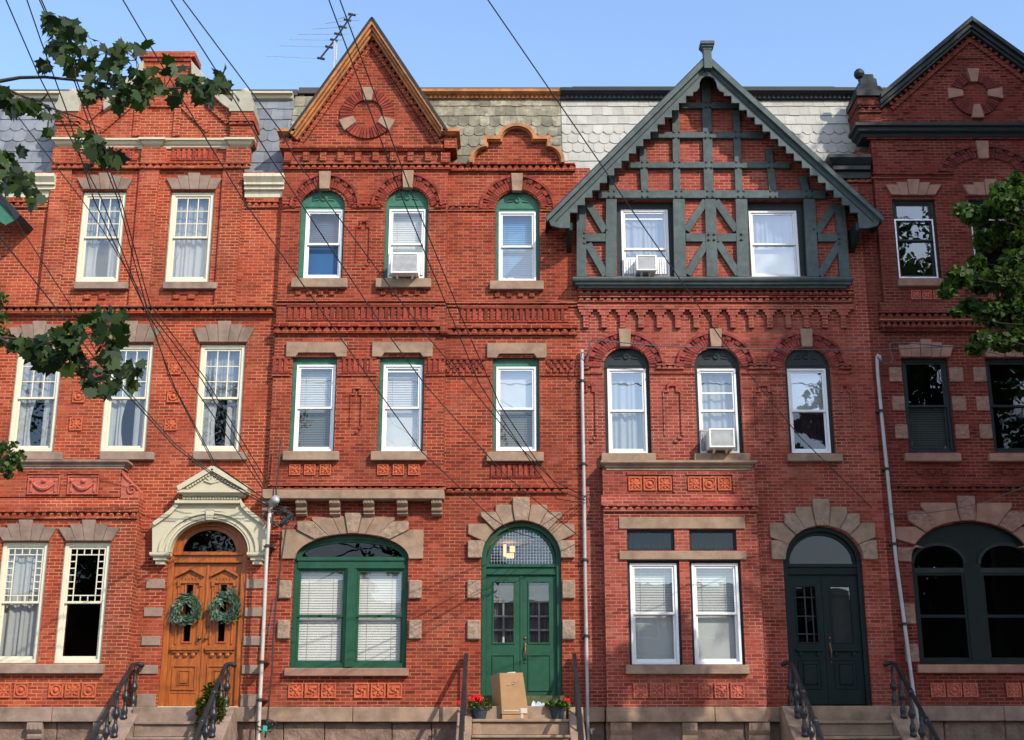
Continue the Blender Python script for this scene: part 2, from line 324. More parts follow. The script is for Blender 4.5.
    def build(s, name, mat, parent=None, bevel=0, smooth=False, recalc=True, **tags):
        vs = np.array(s.v, dtype=float)
        lo, hi = vs.min(0), vs.max(0); org = Vector(((lo[0] + hi[0]) / 2, (lo[1] + hi[1]) / 2, lo[2]))
        me = bpy.data.meshes.new(name)
        me.from_pydata([tuple(v) for v in (vs - np.array(org))], [], s.f); me.update()
        if recalc:
            bm = bmesh.new(); bm.from_mesh(me); bmesh.ops.recalc_face_normals(bm, faces=bm.faces); bm.to_mesh(me); bm.free()
        if smooth: me.polygons.foreach_set('use_smooth', [True] * len(me.polygons))
        if mat.startswith('cut_brick_') and name in LAID: mat = mat[4:]
        me.materials.append(M[mat])
        o = bpy.data.objects.new(name, me); COL.objects.link(o)
        ORG[o.name] = org
        if parent is not None: o.parent = parent; o.location = org - ORG[parent.name]
        else: o.location = org
        if bevel:
            b = o.modifiers.new('bevel', 'BEVEL'); b.width = bevel; b.segments = 1; b.limit_method = 'ANGLE'; b.angle_limit = math.radians(40)
        for k, v in tags.items(): o[k] = v
        return o
def empty(name, loc, label, category, group=None):
    o = bpy.data.objects.new(name, None); COL.objects.link(o); o.location = loc; o.empty_display_size = 0.3
    ORG[o.name] = Vector(loc); o['label'] = label; o['category'] = category
    if group: o['group'] = group
    return o
def ell(cx, cz, rx, rz, a0, a1, n=24):
    return [(cx + rx * math.cos(math.radians(a0 + (a1 - a0) * i / n)), cz + rz * math.sin(math.radians(a0 + (a1 - a0) * i / n))) for i in range(n + 1)]
def arch(x0, x1, zb, zs, zt, n=24):                         # opening with an elliptical head, counter-clockwise from bottom left
    return [(x0, zb), (x1, zb)] + ell((x0 + x1) / 2, zs, (x1 - x0) / 2, zt - zs, 0, 180, n)
def quad(x0, x1, z0, z1): return [(x0, z0), (x1, z0), (x1, z1), (x0, z1)]
# ================================================================ architectural elements (all become parts of one house)
def mpp(y, Y=0.0): return PX(612, y, Y) / 100 - 0   # metres per pixel on that row
def block(root, name, mat, x0, y0, x1, y1, Yf, Yb, bevel=0.008, **t):
    a, b, c, d = rect(x0, y0, x1, y1, Yf)
    return MB().box(a, b, Yf, Yb, c, d).build(name, mat, root, bevel, **t)
def pblock(root, name, mat, pts, Yf, Yb, bevel=0.008, **t):
    return MB().prism(poly(pts, Yf), Yf, Yb).build(name, mat, root, bevel, **t)
def saw(root, mat, x0, x1, y0, y1, Y, proj=0.06, pitch=0.15, ledge=True, name='sawtooth_course'):
    # dog-tooth bricks between a projecting ledge and a lower course
    a, b, c, d = rect(x0, y0, x1, y1, Y); m = MB(); h = d - c; proj *= 1.35
    lh = max(.022, h * .2)
    if ledge: m.box(a, b, Y - proj * 1.1, Y + .02, d - lh, d)
    n = max(1, round((b - a) / pitch)); p = (b - a) / n
    zt = d - lh if ledge else d
    zb = c + h * .22
    for i in range(n):
        u = a + i * p; j = rnd.uniform(-.005, .005); q = rnd.uniform(-.004, .004)
        m.prism([(u + .004, zb), (u + p - .004, zb), (u + p / 2 + .016 + q, zt), (u + p / 2 - .016 + q, zt)], Y - proj * .8 + j, Y + .01)
    m.box(a, b, Y - proj * .75, Y + .02, c, zb)
    return m.build(name, mat, root)
def band(root, mat, x0, x1, y0, y1, Y, proj=0.03, name='string_course', bevel=0):
    a, b, c, d = rect(x0, y0, x1, y1, Y)
    return MB().box(a, b, Y - proj, Y + .02, c, d).build(name, mat, root, bevel)
def flutes(root, mat, x0, x1, y0, y1, Y, pitch=0.125, proj=0.035, name='fluted_panel'):
    a, b, c, d = rect(x0, y0, x1, y1, Y); m = MB(); n = max(2, round((b - a) / pitch)); p = (b - a) / n
    for i in range(n): m.box(a + i * p, a + i * p + p * .52, Y - proj + rnd.uniform(0, .006), Y + .02, c, d)
    m.box(a - .02, b + .02, Y - proj * 1.2, Y + .02, d - .002, d + .035); m.box(a - .02, b + .02, Y - proj * .6, Y + .02, c - .035, c + .002)
    return m.build(name, mat, root)
def diaper(root, mat, x0, x1, y0, y1, Y, name='diaper_panel'):
    a, b, c, d = rect(x0, y0, x1, y1, Y); m = MB(); h = (d - c) / 3; p = .14; n = max(2, round((b - a) / p)); p = (b - a) / n
    for r in range(3):
        for i in range(n):
            u = a + (i + (.5 if r % 2 else 0)) * p
            if u + p * .5 > b: continue
            m.box(u, u + p * .5, Y - .035, Y + .02, c + r * h + .01, c + (r + 1) * h - .005)
    m.box(a, b, Y - .045, Y + .02, d, d + .03)
    return m.build(name, mat, root)
def tile(root, x0, y0, x1, y1, Y, kind='rosette', mat='terracotta'):
    a, b, c, d = rect(x0, y0, x1, y1, Y); m = MB(); w = (b - a); h = d - c; cx, cz = (a + b) / 2, (c + d) / 2; e = .008
    a += e; b -= e; c += e; d -= e
    m.box(a, b, Y - .012, Y + .02, c, d)
    t = w * .09
    for q in ((a, b, d - t, d), (a, b, c, c + t)): m.box(q[0], q[1], Y - .032, Y, q[2], q[3])
    for q in ((a, a + t), (b - t, b)): m.box(q[0], q[1], Y - .0315, Y, c + t, d - t)
    r = w * .36
    def dsc(x, z, rr, hgt): m.lathe([(rr, 0), (rr * .8, hgt * .7), (rr * .3, hgt)], (x, Y - .01, z), 8, 'y')
    if kind == 'rosette':
        for i in range(8):
            q = i * pi / 4; m.bar((cx + r * .35 * math.cos(q), cz + r * .35 * math.sin(q)), (cx + r * math.cos(q), cz + r * math.sin(q)), w * .13, Y - .034, Y)
        dsc(cx, cz, w * .15, .035)
        for sx in (-1, 1):
            for sz in (-1, 1): dsc(cx + sx * w * .31, cz + sz * h * .31, w * .07, .025)
    elif kind == 'disc':
        m.lathe([(r * 1.05, 0), (r * .95, .03), (r * .78, .03), (r * .7, .008)], (cx, Y - .01, cz), 16, 'y'); dsc(cx, cz, w * .17, .045)
    elif kind == 'cross':
        for q in (45, 135): q = math.radians(q); m.bar((cx - r * math.cos(q), cz - r * math.sin(q)), (cx + r * math.cos(q), cz + r * math.sin(q)), w * .16, Y - .034 - q * .001, Y)
        for q in (0, 90, 180, 270): q = math.radians(q); dsc(cx + r * .8 * math.cos(q), cz + r * .8 * math.sin(q), w * .09, .028)
        dsc(cx, cz, w * .12, .045)
    else:
        for i in range(4):
            q = i * pi / 2 + .4; m.tube([(cx + r * .9 * math.cos(q + s_ * .5) * (1 - s_ * .3), Y - .025, cz + r * .9 * math.sin(q + s_ * .5) * (1 - s_ * .3)) for s_ in (0, .5, 1, 1.5, 2)], w * .055, 5)
        dsc(cx, cz, w * .13, .04)
    return m.build('terracotta_tile', mat, root)
def keystone(root, mat, x0, y0, x1, y1, Y, proj=.08, taper=.8):
    a, b, c, d = rect(x0, y0, x1, y1, Y - proj); cx = (a + b) / 2; w = (b - a) / 2
    return MB().prism([(cx - w * taper, c), (cx + w * taper, c), (cx + w, d), (cx - w, d)], Y - proj, Y + .04).build('keystone', mat, root, .008)
def hood(root, mat, xc, ysp, rxi, rxo, yt, yto, Y, foot=True):
    # arch of thin rowlock bricks with an outer ring of alternately projecting bricks
    m = MB(); cx, cz = pt(xc, ysp, Y); s = mpp(ysp, Y)
    ri = rxi * s; ro = rxo * s; hi = PZ(yt, Y) - cz; ho = PZ(yto, Y) - cz; rm = (ri + ro) / 2; hm = (hi + ho) / 2
    def sec(r0, h0, r1, h1, a0, a1, pr):
        p = ell(cx, cz, r1, h1, a0, a1, 2) + ell(cx, cz, r0, h0, a1, a0, 2); m.prism(p, Y - pr, Y + .02)
    n = 30
    for i in range(n):
        a = 180 * i / n; sec(ri, hi, rm, hm, a + .5, a + 180 / n - .5, .028 + rnd.uniform(0, .008))
    n = 20
    for i in range(n):
        a = 180 * i / n; sec(rm * 1.01, hm * 1.01, ro * .93, ho * .93, a + (.0 if i % 2 else .6), a + 180 / n * (1 if i % 2 else .55), .05 if i % 2 else .028)
    n = 26
    for i in range(n):
        a = 180 * i / n; sec(ro * .93, ho * .93, ro, ho, a, a + 180 / n, .065)
    return m.build('brick_arch', mat, root)
def niche(root, mat, x0, y0, x1, y1, Y):
    # shallow blind niche: a stepped raised outline
    a, b, c, d = rect(x0, y0, x1, y1, Y); m = MB(); w = b - a; t = .04; e = .035
    m.box(b - t, b, Y - e, Y + .02, c + .15, d - .14); m.box(b - w * .22 - t, b - t, Y - e, Y + .02, d - .18, d - .14)
    m.box(b - w * .22 - t, b - w * .22, Y - e, Y + .02, d - .14, d - .05); m.box(a + w * .22, b - w * .22, Y - e * 1.3, Y + .02, d - .05, d)
    m.box(a + w * .22, a + w * .22 + t, Y - e, Y + .02, d - .14, d - .05); m.box(a, a + w * .22 + t, Y - e, Y + .02, d - .18, d - .14); m.box(a, a + t * .5, Y - e * .7, Y + .02, c + .15, d - .18)
    m.box(b - w * .3, b - w * .12, Y - e, Y + .02, c + .07, c + .13); m.box(b - w * .5, b - w * .32, Y - e, Y + .02, c, c + .06)
    return m.build('blind_niche', mat, root)
def notches(root, mat, x0, x1, y0, y1, Y, n=4):
    a, b, c, d = rect(x0, y0, x1, y1, Y); m = MB(); p = (b - a) / n; h = (d - c)
    for i in range(n): m.box(a + i * p, a + i * p + p * .45, Y - .04, Y + .02, c, c + h * .5)
    m.box(a + p * .2, b - p * .3, Y - .03, Y + .02, c + h * .55, d)
    return m.build('stepped_bricks', mat, root)
def fan_lintel(root, mat, b0, b1, t0, t1, yb, yt, ystep, step, Y, proj=.05, rock=None):
    # flat arch of five fanned stones: bottom b0..b1, shoulders t0..t1 at yt, raised middle up to ystep
    P0, P1 = pt(b0, yb, Y), pt(b1, yb, Y); T0, T1 = pt(t0, yt, Y), pt(t1, yt, Y); zs = PZ(ystep, Y); zm = (T0[1] + zs) / 2
    cx = (P0[0] + P1[0]) / 2; w = P1[0] - P0[0]; W_ = T1[0] - T0[0]; m = MB()
    us = [0, .21, .40, .60, .79, 1]; tops = [T0[1], zm, zs, zm, T0[1]]
    for i in range(5):
        xa, xb = P0[0] + w * us[i], P0[0] + w * us[i + 1]; ya, yb_ = T0[0] + W_ * us[i], T0[0] + W_ * us[i + 1]
        def top(xt, xbm, z):       # the fan line carried on to height z
            k = (z - P0[1]) / (T0[1] - P0[1]); return xbm + (xt - xbm) * k
        z = tops[i]; g = .004
        m.prism([(xa + g, P0[1]), (xb - g, P0[1]), (top(yb_, xb, z) - g, z), (top(ya, xa, z) + g, z)], Y - proj - (.02 if (rock and i % 2 == 0) else 0), Y + .06)
    return m.build('fan_lintel', mat, root, .006)
def stones(root, mats, xc, ysp, rx, yt, spec, Y, pr=(.05, .09)):
    # arch of big voussoirs round an opening; spec: (a0, a1, outer half width px, outer top py, rough)
    cx, cz = pt(xc, ysp, Y); s = mpp(ysp, Y); ri = rx * s; hi = PZ(yt, Y) - cz
    for a0, a1, xo, yo, rough in spec:
        Xo = xo * s; Zo = PZ(yo, Y) - cz
        def hit(a):
            c_, s_ = math.cos(math.radians(a)), math.sin(math.radians(a)); k = min(Xo / abs(c_) if abs(c_) > 1e-6 else 1e9, Zo / abs(s_) if abs(s_) > 1e-6 else 1e9); return (c_ * k, s_ * k)
        g = .15
        # polar angle of the ellipse point differs from its parameter: use the true direction
        def prm(a): return math.degrees(math.atan2(math.sin(math.radians(a)) / hi, math.cos(math.radians(a)) / ri))
        inner = ell(0, 0, ri, hi, prm(a1 - g), prm(a0 + g), 6)
        h0, h1 = hit(a0 + g), hit(a1 - g); outer = [h0]
        for corner in ((Xo, Zo), (-Xo, Zo)):
            if a0 + g < math.degrees(math.atan2(corner[1], corner[0])) < a1 - g: outer.append(corner)
        outer.append(h1)
        pl = [(cx + a, cz + b) for a, b in outer + inner]
        MB().prism(pl, Y - (pr[1] if rough else pr[0]), Y + .03).build('arch_stone', mats[1] if rough else mats[0], root, .012)
def bracket(root, mat, x0, y0, x1, y1, Y, proj=.22):
    a, b, c, d = rect(x0, y0, x1, y1, Y - proj * .7); h = d - c; m = MB()
    m.prism_x([(Y + .02, d), (Y - proj, d), (Y - proj, d - h * .32), (Y - proj * .82, d - h * .42), (Y - proj * .62, d - h * .5), (Y - proj * .7, d - h * .6), (Y - proj * .66, d - h * .72), (Y - proj * .45, d - h * .8), (Y - proj * .5, d - h * .9), (Y - proj * .3, c), (Y + .02, c)], a, b)
    w = b - a
    for k in (.2, .5, .8): m.box(a + w * (k - .07), a + w * (k + .07), Y - proj - .012, Y - proj + .02, d - h * .3, d - h * .05)
    return m.build('stone_bracket', mat, root, .005)
def cornice(root, name, mat, x0, x1, y0, y1, Y, proj=.25, left=True, right=True, prof=None, Yext=.02, dent=False, bevel=0):
    # moulded cornice: profile given as (projection 0..1, height 0..1) from the bottom
    Yf = Y - proj; a, b = PX(x0, (y0 + y1) / 2, Yf), PX(x1, (y0 + y1) / 2, Yf); c, d = PZ(y1, Yf), PZ(y0, Yf); h = d - c
    prof = prof or [(.15, 0), (.15, .22), (.35, .3), (.4, .5), (.75, .62), (.8, .7), (1, .74), (1, 1)]
    m = MB(); k = len(prof)
    # mitred returns at the ends: offset x by the same projection
    vs = []
    for p, q in prof:
        o = (1 - p) * proj
        vs += [(a + (o if left else 0), Y - p * proj, c + q * h), (b - (o if right else 0), Y - p * proj, c + q * h), (a + (o if left else 0), Y + Yext, c + q * h), (b - (o if right else 0), Y + Yext, c + q * h)]
    fs = []
    for i in range(k - 1):
        o = i * 4; fs += [(o, o + 1, o + 5, o + 4), (o + 2, o, o + 4, o + 6), (o + 1, o + 3, o + 7, o + 5)]
    fs += [(0, 2, 3, 1), (4 * k - 4, 4 * k - 3, 4 * k - 1, 4 * k - 2)]
    m.add(vs, fs)
    if dent:
        n = int((b - a) / .11)
        for i in range(n): u = a + proj * .5 + (b - a - proj) * i / n; m.box(u, u + .055, Y - proj * .55, Y, c + h * .3, c + h * .52)
    return m.build(name, mat, root, bevel)

# ---------------------------------------------------------------- windows
def ringmb(m, x0, x1, z0, z1, w, y0, y1, wt=None, wb=None):
    wt = w if wt is None else wt; wb = w if wb is None else wb
    m.box(x0, x0 + w, y0, y1, z0, z1); m.box(x1 - w, x1, y0, y1, z0, z1)
    m.box(x0 + w, x1 - w, y0 + .001, y1 - .001, z1 - wt, z1); m.box(x0 + w, x1 - w, y0 + .001, y1 - .001, z0, z0 + wb)
def pane(parent, x0, x1, z0, z1, y, g):
    m = MB(); m.add([(x0, y, z0), (x1, y, z0), (x1, y, z1), (x0, y, z1)], [(0, 1, 2, 3)])
    return m.build('pane', g, parent, recalc=False)
def blind(parent, x0, x1, z0, z1, y, mat='blind_white', pitch=.05, tilt=.5):
    m = MB(); n = int((z1 - z0) / pitch); w = .047
    for i in range(n):
        z = z1 - (i + .5) * pitch; dy, dz = w / 2 * math.cos(tilt + .82), w / 2 * math.sin(tilt + .82)
        m.add([(x0, y - dy, z - dz), (x1, y - dy, z - dz), (x1, y + dy, z + dz), (x0, y + dy, z + dz)], [(0, 1, 2, 3)])
    m.box(x0, x1, y - .025, y + .025, z1 - .005, z1 + .03); m.box(x0, x1, y - .012, y + .012, z0 - .02, z0)
    for u in (.22, .78): m.box(x0 + (x1 - x0) * u - .003, x0 + (x1 - x0) * u + .003, y - .026, y - .022, z0, z1)
    return m.build('blind', mat, parent)
def curtain(parent, x0, x1, z0, z1, y, mat='curtain_white', fold=.11, amp=.03, gather=0.0):
    m = MB(); n = max(12, int((x1 - x0) / fold * 8)); rows = 8; vs = []
    for r in range(rows + 1):
        v = r / rows
        for i in range(n + 1):
            u = i / n; x = x0 + (x1 - x0) * u
            if gather: x = x0 + (x - x0) * (1 - gather * math.sin(v * pi) * .6)
            vs.append((x, y + amp * (math.sin(x / fold * 2 * pi + v * .9 + math.sin(u * 9 + x0 * 3) * 1.6) * .6 + math.sin(x / fold * 2.9 + x0 * 7 + v * .6) * .7) * (.5 + .5 * v), z1 + (z0 - z1) * v))
    fs = [(r * (n + 1) + i, r * (n + 1) + i + 1, (r + 1) * (n + 1) + i + 1, (r + 1) * (n + 1) + i) for r in range(rows) for i in range(n)]
    return m.add(vs, fs).build('curtain', mat, parent, smooth=True, recalc=False)
def window(root, holes, hole, unit, Yw=0.0, rec=.12, trim='green_paint', fr='white_vinyl', split=.5, g=('glass_sky', 'glass_sky'),
           back=(None, None), munt=None, spring=None, fw=.05, sw=.045, extra=None, trimproud=0.0, label=None):
    """hole: px box in the wall plane; unit: px box of the sash unit; back: what hangs behind upper and lower sash"""
    hx0, hx1, hz0, hz1 = rect(*hole, Yw)
    if spring is None: hp = quad(hx0, hx1, hz0, hz1)
    else:
        zs = PZ(spring, Yw); hp = arch(hx0, hx1, hz0, zs, hz1, 20)
    holes.append(hp)
    Y = Yw + rec
    ux0, ux1, uz0, uz1 = rect(*unit, Yw)
    ux0 = max(ux0, hx0 + .012); ux1 = min(ux1, hx1 - .012); uz0 = max(uz0, hz0 + .012); uz1 = min(uz1, hz1 - .012)
    m = MB(); m.prism(hp, Y - .03, Y + .1, [quad(ux0, ux1, uz0, uz1)])
    if spring is not None:                                   # carved panel on the head
        m.bar((hx0 + .09, uz1 + .07), (hx1 - .09, uz1 + .07), .02, Y - .045, Y - .02)
        cx = (hx0 + hx1) / 2; zc = (uz1 + hz1) / 2 + .04
        m.lathe([(.07, 0), (.06, .03), (.035, .03), (.03, .012)], (cx, Y - .028, zc), 12, 'y')
        for s_ in (-1, 1): m.bar((cx + s_ * .1, zc - .03), (cx + s_ * .24, zc - .045), .022, Y - .05, Y - .02); m.bar((cx + s_ * .1, zc + .035), (cx + s_ * .2, zc + .015), .018, Y - .048, Y - .02)
    win = m.build('window', trim, root, .004)
    if label: win['label'] = label
    F = MB(); ringmb(F, ux0, ux1, uz0, uz1, fw, Y - .045, Y + .09); F.build('frame', fr, win, .004)
    ax0, ax1, az0, az1 = ux0 + fw, ux1 - fw, uz0 + fw, uz1 - fw
    zm = az0 + (az1 - az0) * split
    S = MB(); ringmb(S, ax0, ax1, zm - .02, az1, sw, Y - .02, Y + .012, wb=.045); 
    S2 = MB(); ringmb(S2, ax0, ax1, az0, zm + .02, sw, Y + .02, Y + .05, wt=.045, wb=.06)
    if munt:
        kind = munt[0]
        X0, X1, Z0, Z1 = ax0 + sw, ax1 - sw, zm + .025, az1 - sw
        if kind == 'grid':
            c_, r_ = munt[1], munt[2]
            for i in range(1, c_): u = X0 + (X1 - X0) * i / c_; S.box(u - .011, u + .011, Y - .012, Y + .006, Z0, Z1)
            for j in range(1, r_): v = Z0 + (Z1 - Z0) * j / r_; S.box(X0, X1, Y - .0125, Y + .0065, v - .011, v + .011)
        elif kind == 'border':
            q = .11
            for u in (X0 + q, X1 - q): S.box(u - .011, u + .011, Y - .012, Y + .006, Z0, Z1)
            for v in (Z0 + q, Z1 - q): S.box(X0, X1, Y - .0125, Y + .0065, v - .011, v + .011)
            nn = max(3, round((X1 - X0 - 2 * q) / .14)); rr = max(4, round((Z1 - Z0 - 2 * q) / .14))
            for i in range(1, nn):
                u = X0 + q + (X1 - X0 - 2 * q) * i / nn
                S.box(u - .011, u + .011, Y - .012, Y + .006, Z0, Z0 + q); S.box(u - .011, u + .011, Y - .012, Y + .006, Z1 - q, Z1)
            for j in range(1, rr):
                v = Z0 + q + (Z1 - Z0 - 2 * q) * j / rr
                S.box(X0, X0 + q, Y - .0125, Y + .0065, v - .011, v + .011); S.box(X1 - q, X1, Y - .0125, Y + .0065, v - .011, v + .011)
        elif kind == 'bar':
            for k in munt[1:]: v = Z0 + (Z1 - Z0) * k; S.box(X0, X1, Y - .0125, Y + .0065, v - .015, v + .015)
    S.build('sash', fr, win, .003); S2.build('sash', fr, win, .003)
    pane(win, ax0 + sw, ax1 - sw, zm + .02, az1 - sw, Y - .004, g[0]); pane(win, ax0 + sw, ax1 - sw, az0 + .06, zm - .02, Y + .035, g[1])
    yb = Y + .13
    rows = [(zm, az1), (az0, zm)]
    if back[0] is not None and back[0] == back[1]: items = [(back[0], az0, az1)]
    else: items = [(back[i], *rows[i]) for i in (0, 1)]
    for kd, z0, z1 in items:
        if kd is None: continue
        if kd == 'blind': blind(win, ax0, ax1, z0, z1, yb)
        elif kd in ('blind_blue', 'blind_navy'): blind(win, ax0, ax1, z0, z1, yb, kd)
        elif kd == 'shade_blue': MB().box(ax0, ax1, yb, yb + .006, z0, z1).build('shade', kd, win)
        elif kd == 'shade': MB().box(ax0, ax1, yb, yb + .006, z0, z1).build('shade', 'blind_white', win)
        elif kd == 'curtain': curtain(win, ax0 - .02, ax1 + .02, z0, z1, yb)
        elif kd == 'mauve': curtain(win, ax0 - .02, ax1 + .02, z0, z1, yb, 'curtain_mauve')
        elif kd == 'pair':
            w = (ax1 - ax0); curtain(win, ax0 - .02, ax0 + w * .42, z0, z1, yb, gather=.3); curtain(win, ax1 - w * .34, ax1 + .02, z0, z1, yb)
        elif kd == 'halfcurtain':
            w = (ax1 - ax0); curtain(win, ax0 - .02, ax0 + w * .62, z0, z1, yb)
    return win
def sill(root, mat, x0, y0, x1, y1, Y=0.0, proj=.12, bevel=.01, **t):
    a, b, c, d = rect(x0, y0, x1, y1, Y - proj)
    return MB().box(a, b, Y - proj, Y + .1, c, d).build('sill', mat, root, bevel, **t)
def wall(root, mat, outer, holes, y0, y1, name='wall', bevel=0):
    return MB().prism(outer, y0, y1, holes).build(name, mat, root, bevel)

# ---------------------------------------------------------------- slates on the mansard
def slates(root, name, mat, x0, x1, ytop, ybot, Yt, Yb, rows, scal, cell=.27, base='slate_blue', label=None):
    zt, zb = PZ(ytop, Yt), PZ(ybot, Yb); X0 = PX(x0, (ytop + ybot) / 2, Yb); X1 = PX(x1, (ytop + ybot) / 2, Yb)
    m = MB(); sy = (Yt - Yb); szz = (zt - zb)
    Ls = math.hypot(sy, szz); ty, tz = sy / Ls, szz / Ls; ny, nz_ = -tz, ty
    def P3(x, s_, o): return (x, Yb + ty * s_ + ny * o, zb + tz * s_ + nz_ * o)
    h = Ls / rows
    for r in range(rows):
        s0 = r * h; off = (cell / 2 if r % 2 else 0) + rnd.uniform(-.01, .01); rr = rows - 1 - r
        x = X0 - cell + off
        while x < X1:
            w = cell; a, b = max(x + .002, X0), min(x + w - .002, X1); x += w
            if b - a < .03: continue
            j = rnd.uniform(-.012, .012); lift = rnd.uniform(.008, .013)
            if rr in scal and b - a > w * .8:
                cxx = (a + b) / 2; hw = (b - a) / 2; kind = scal[rr]
                if kind == 'round': out = [(cxx + hw * math.cos(q), s0 + j + .06 - .09 * math.sin(q)) for q in [pi * i / 8 for i in range(9)]]
                else: out = [(b, s0 + j + .05), (cxx + hw * .45, s0 + j - .03), (cxx - hw * .45, s0 + j - .03), (a, s0 + j + .05)]
            else: out = [(b, s0 + j), (a, s0 + j)]
            top = [(a, s0 + h * 1.05), (b, s0 + h * 1.05)]
            n = len(out)
            lo = [P3(u, v, lift + .012) for u, v in out] + [P3(u, v, .004) for u, v in top]
            lo2 = [P3(u, v, lift) for u, v in out] + [P3(u, v, -.01) for u, v in top]
            k = n + 2
            m.add(lo + lo2, [tuple(range(k)), tuple(reversed(range(k, 2 * k)))] + [(i, (i + 1) % k, (i + 1) % k + k, i + k) for i in range(k)])
    o = m.build(name, mat, root)
    if label: o['label'] = label
    bk = MB().hexa([(X0, Yb, zb), (X1, Yb, zb), (X1, Yb + .15, zb), (X0, Yb + .15, zb), (X0, Yt, zt), (X1, Yt, zt), (X1, Yt + .15, zt), (X0, Yt + .15, zt)])
    bk.build('mansard_deck', mat, root)
    return o
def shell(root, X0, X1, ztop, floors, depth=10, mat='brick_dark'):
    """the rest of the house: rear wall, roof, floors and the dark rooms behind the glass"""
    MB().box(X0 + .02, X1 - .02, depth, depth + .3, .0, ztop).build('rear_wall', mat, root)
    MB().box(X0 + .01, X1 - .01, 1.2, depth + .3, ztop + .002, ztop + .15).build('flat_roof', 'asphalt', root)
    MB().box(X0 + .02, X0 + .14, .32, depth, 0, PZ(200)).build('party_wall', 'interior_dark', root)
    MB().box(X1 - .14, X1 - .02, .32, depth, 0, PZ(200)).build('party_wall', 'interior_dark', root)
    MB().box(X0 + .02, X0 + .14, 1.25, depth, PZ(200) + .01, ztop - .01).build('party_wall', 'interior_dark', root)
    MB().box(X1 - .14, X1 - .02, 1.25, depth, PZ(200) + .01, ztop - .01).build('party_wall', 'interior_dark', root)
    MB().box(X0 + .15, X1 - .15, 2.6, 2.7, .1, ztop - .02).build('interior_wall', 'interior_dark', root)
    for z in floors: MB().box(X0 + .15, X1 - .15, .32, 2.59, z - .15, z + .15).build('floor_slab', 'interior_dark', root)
# ================================================================ the ground and the street
MB().box(-60, 60, -90, 40, -.6, -.13).build('ground', 'earth', kind='structure')
MB().box(-60, 60, -19.5, -6.5, -.13, -.126).build('road', 'asphalt', kind='structure')
m = MB(); [m.box(-58 + i * 6, -55 + i * 6, -13.06, -12.94, -.122, -.118) for i in range(20)]; m.build('road_marking', 'line_paint', kind='structure')
def pavement(y0, y1):
    m = MB(); n = 76
    for i in range(n): m.box(-57 + i * 1.5, -57 + i * 1.5 + 1.485, y0, y1, -.13, 0)
    m.build('pavement', 'concrete', kind='structure')
pavement(-6.3, -.0); pavement(-28.5, -19.7)
for y in (-6.5, -19.7): MB().box(-57, 57, y, y + .19, -.13, .012).build('kerb', 'concrete', kind='structure', bevel=.02)

def house(label, X0, X1):
    h = empty('row_house', ((X0 + X1) / 2, 0, 0), label, 'house', 'brick row houses of the terrace')
    return h
def basement(root, X0, X1, ptop, pbot, Yw, mat='brownstone', rock='basement_stone', brk=()):
    zt, zb = PZ(ptop, Yw - .08), PZ(pbot, Yw - .08); m = MB(); x = X0
    while x < X1 - .01:
        w = min(rnd.uniform(1.6, 2.4), X1 - x); w = X1 - x if X1 - x - w < .5 else w
        m.box(x + .004, x + w - .004, Yw - .08, Yw + .1, zb, zt); x += w
    m.build('water_table', mat, root, .012)
    m = MB(); x = X0; rows = 3
    hz = zb / rows
    for r in range(rows):
        x = X0 + (0 if r % 2 else -.4)
        while x < X1:
            w = rnd.uniform(.7, 1.3); a, b = max(x, X0), min(x + w, X1)
            if b - a > .05: m.box(a + .006, b - .006, Yw + .06 + rnd.uniform(-.01, .02), Yw + .3, r * hz + .005, (r + 1) * hz - .005)
            x += w
    m.build('basement_wall', rock, root, .015)

S1, S2, S3, S4 = PX(272, 400), PX(578.5, 340), PX(870, 340), PX(1185, 400)
S0 = PX(-12, 400)
Zbase = PZ(707)
MZ = 0.05

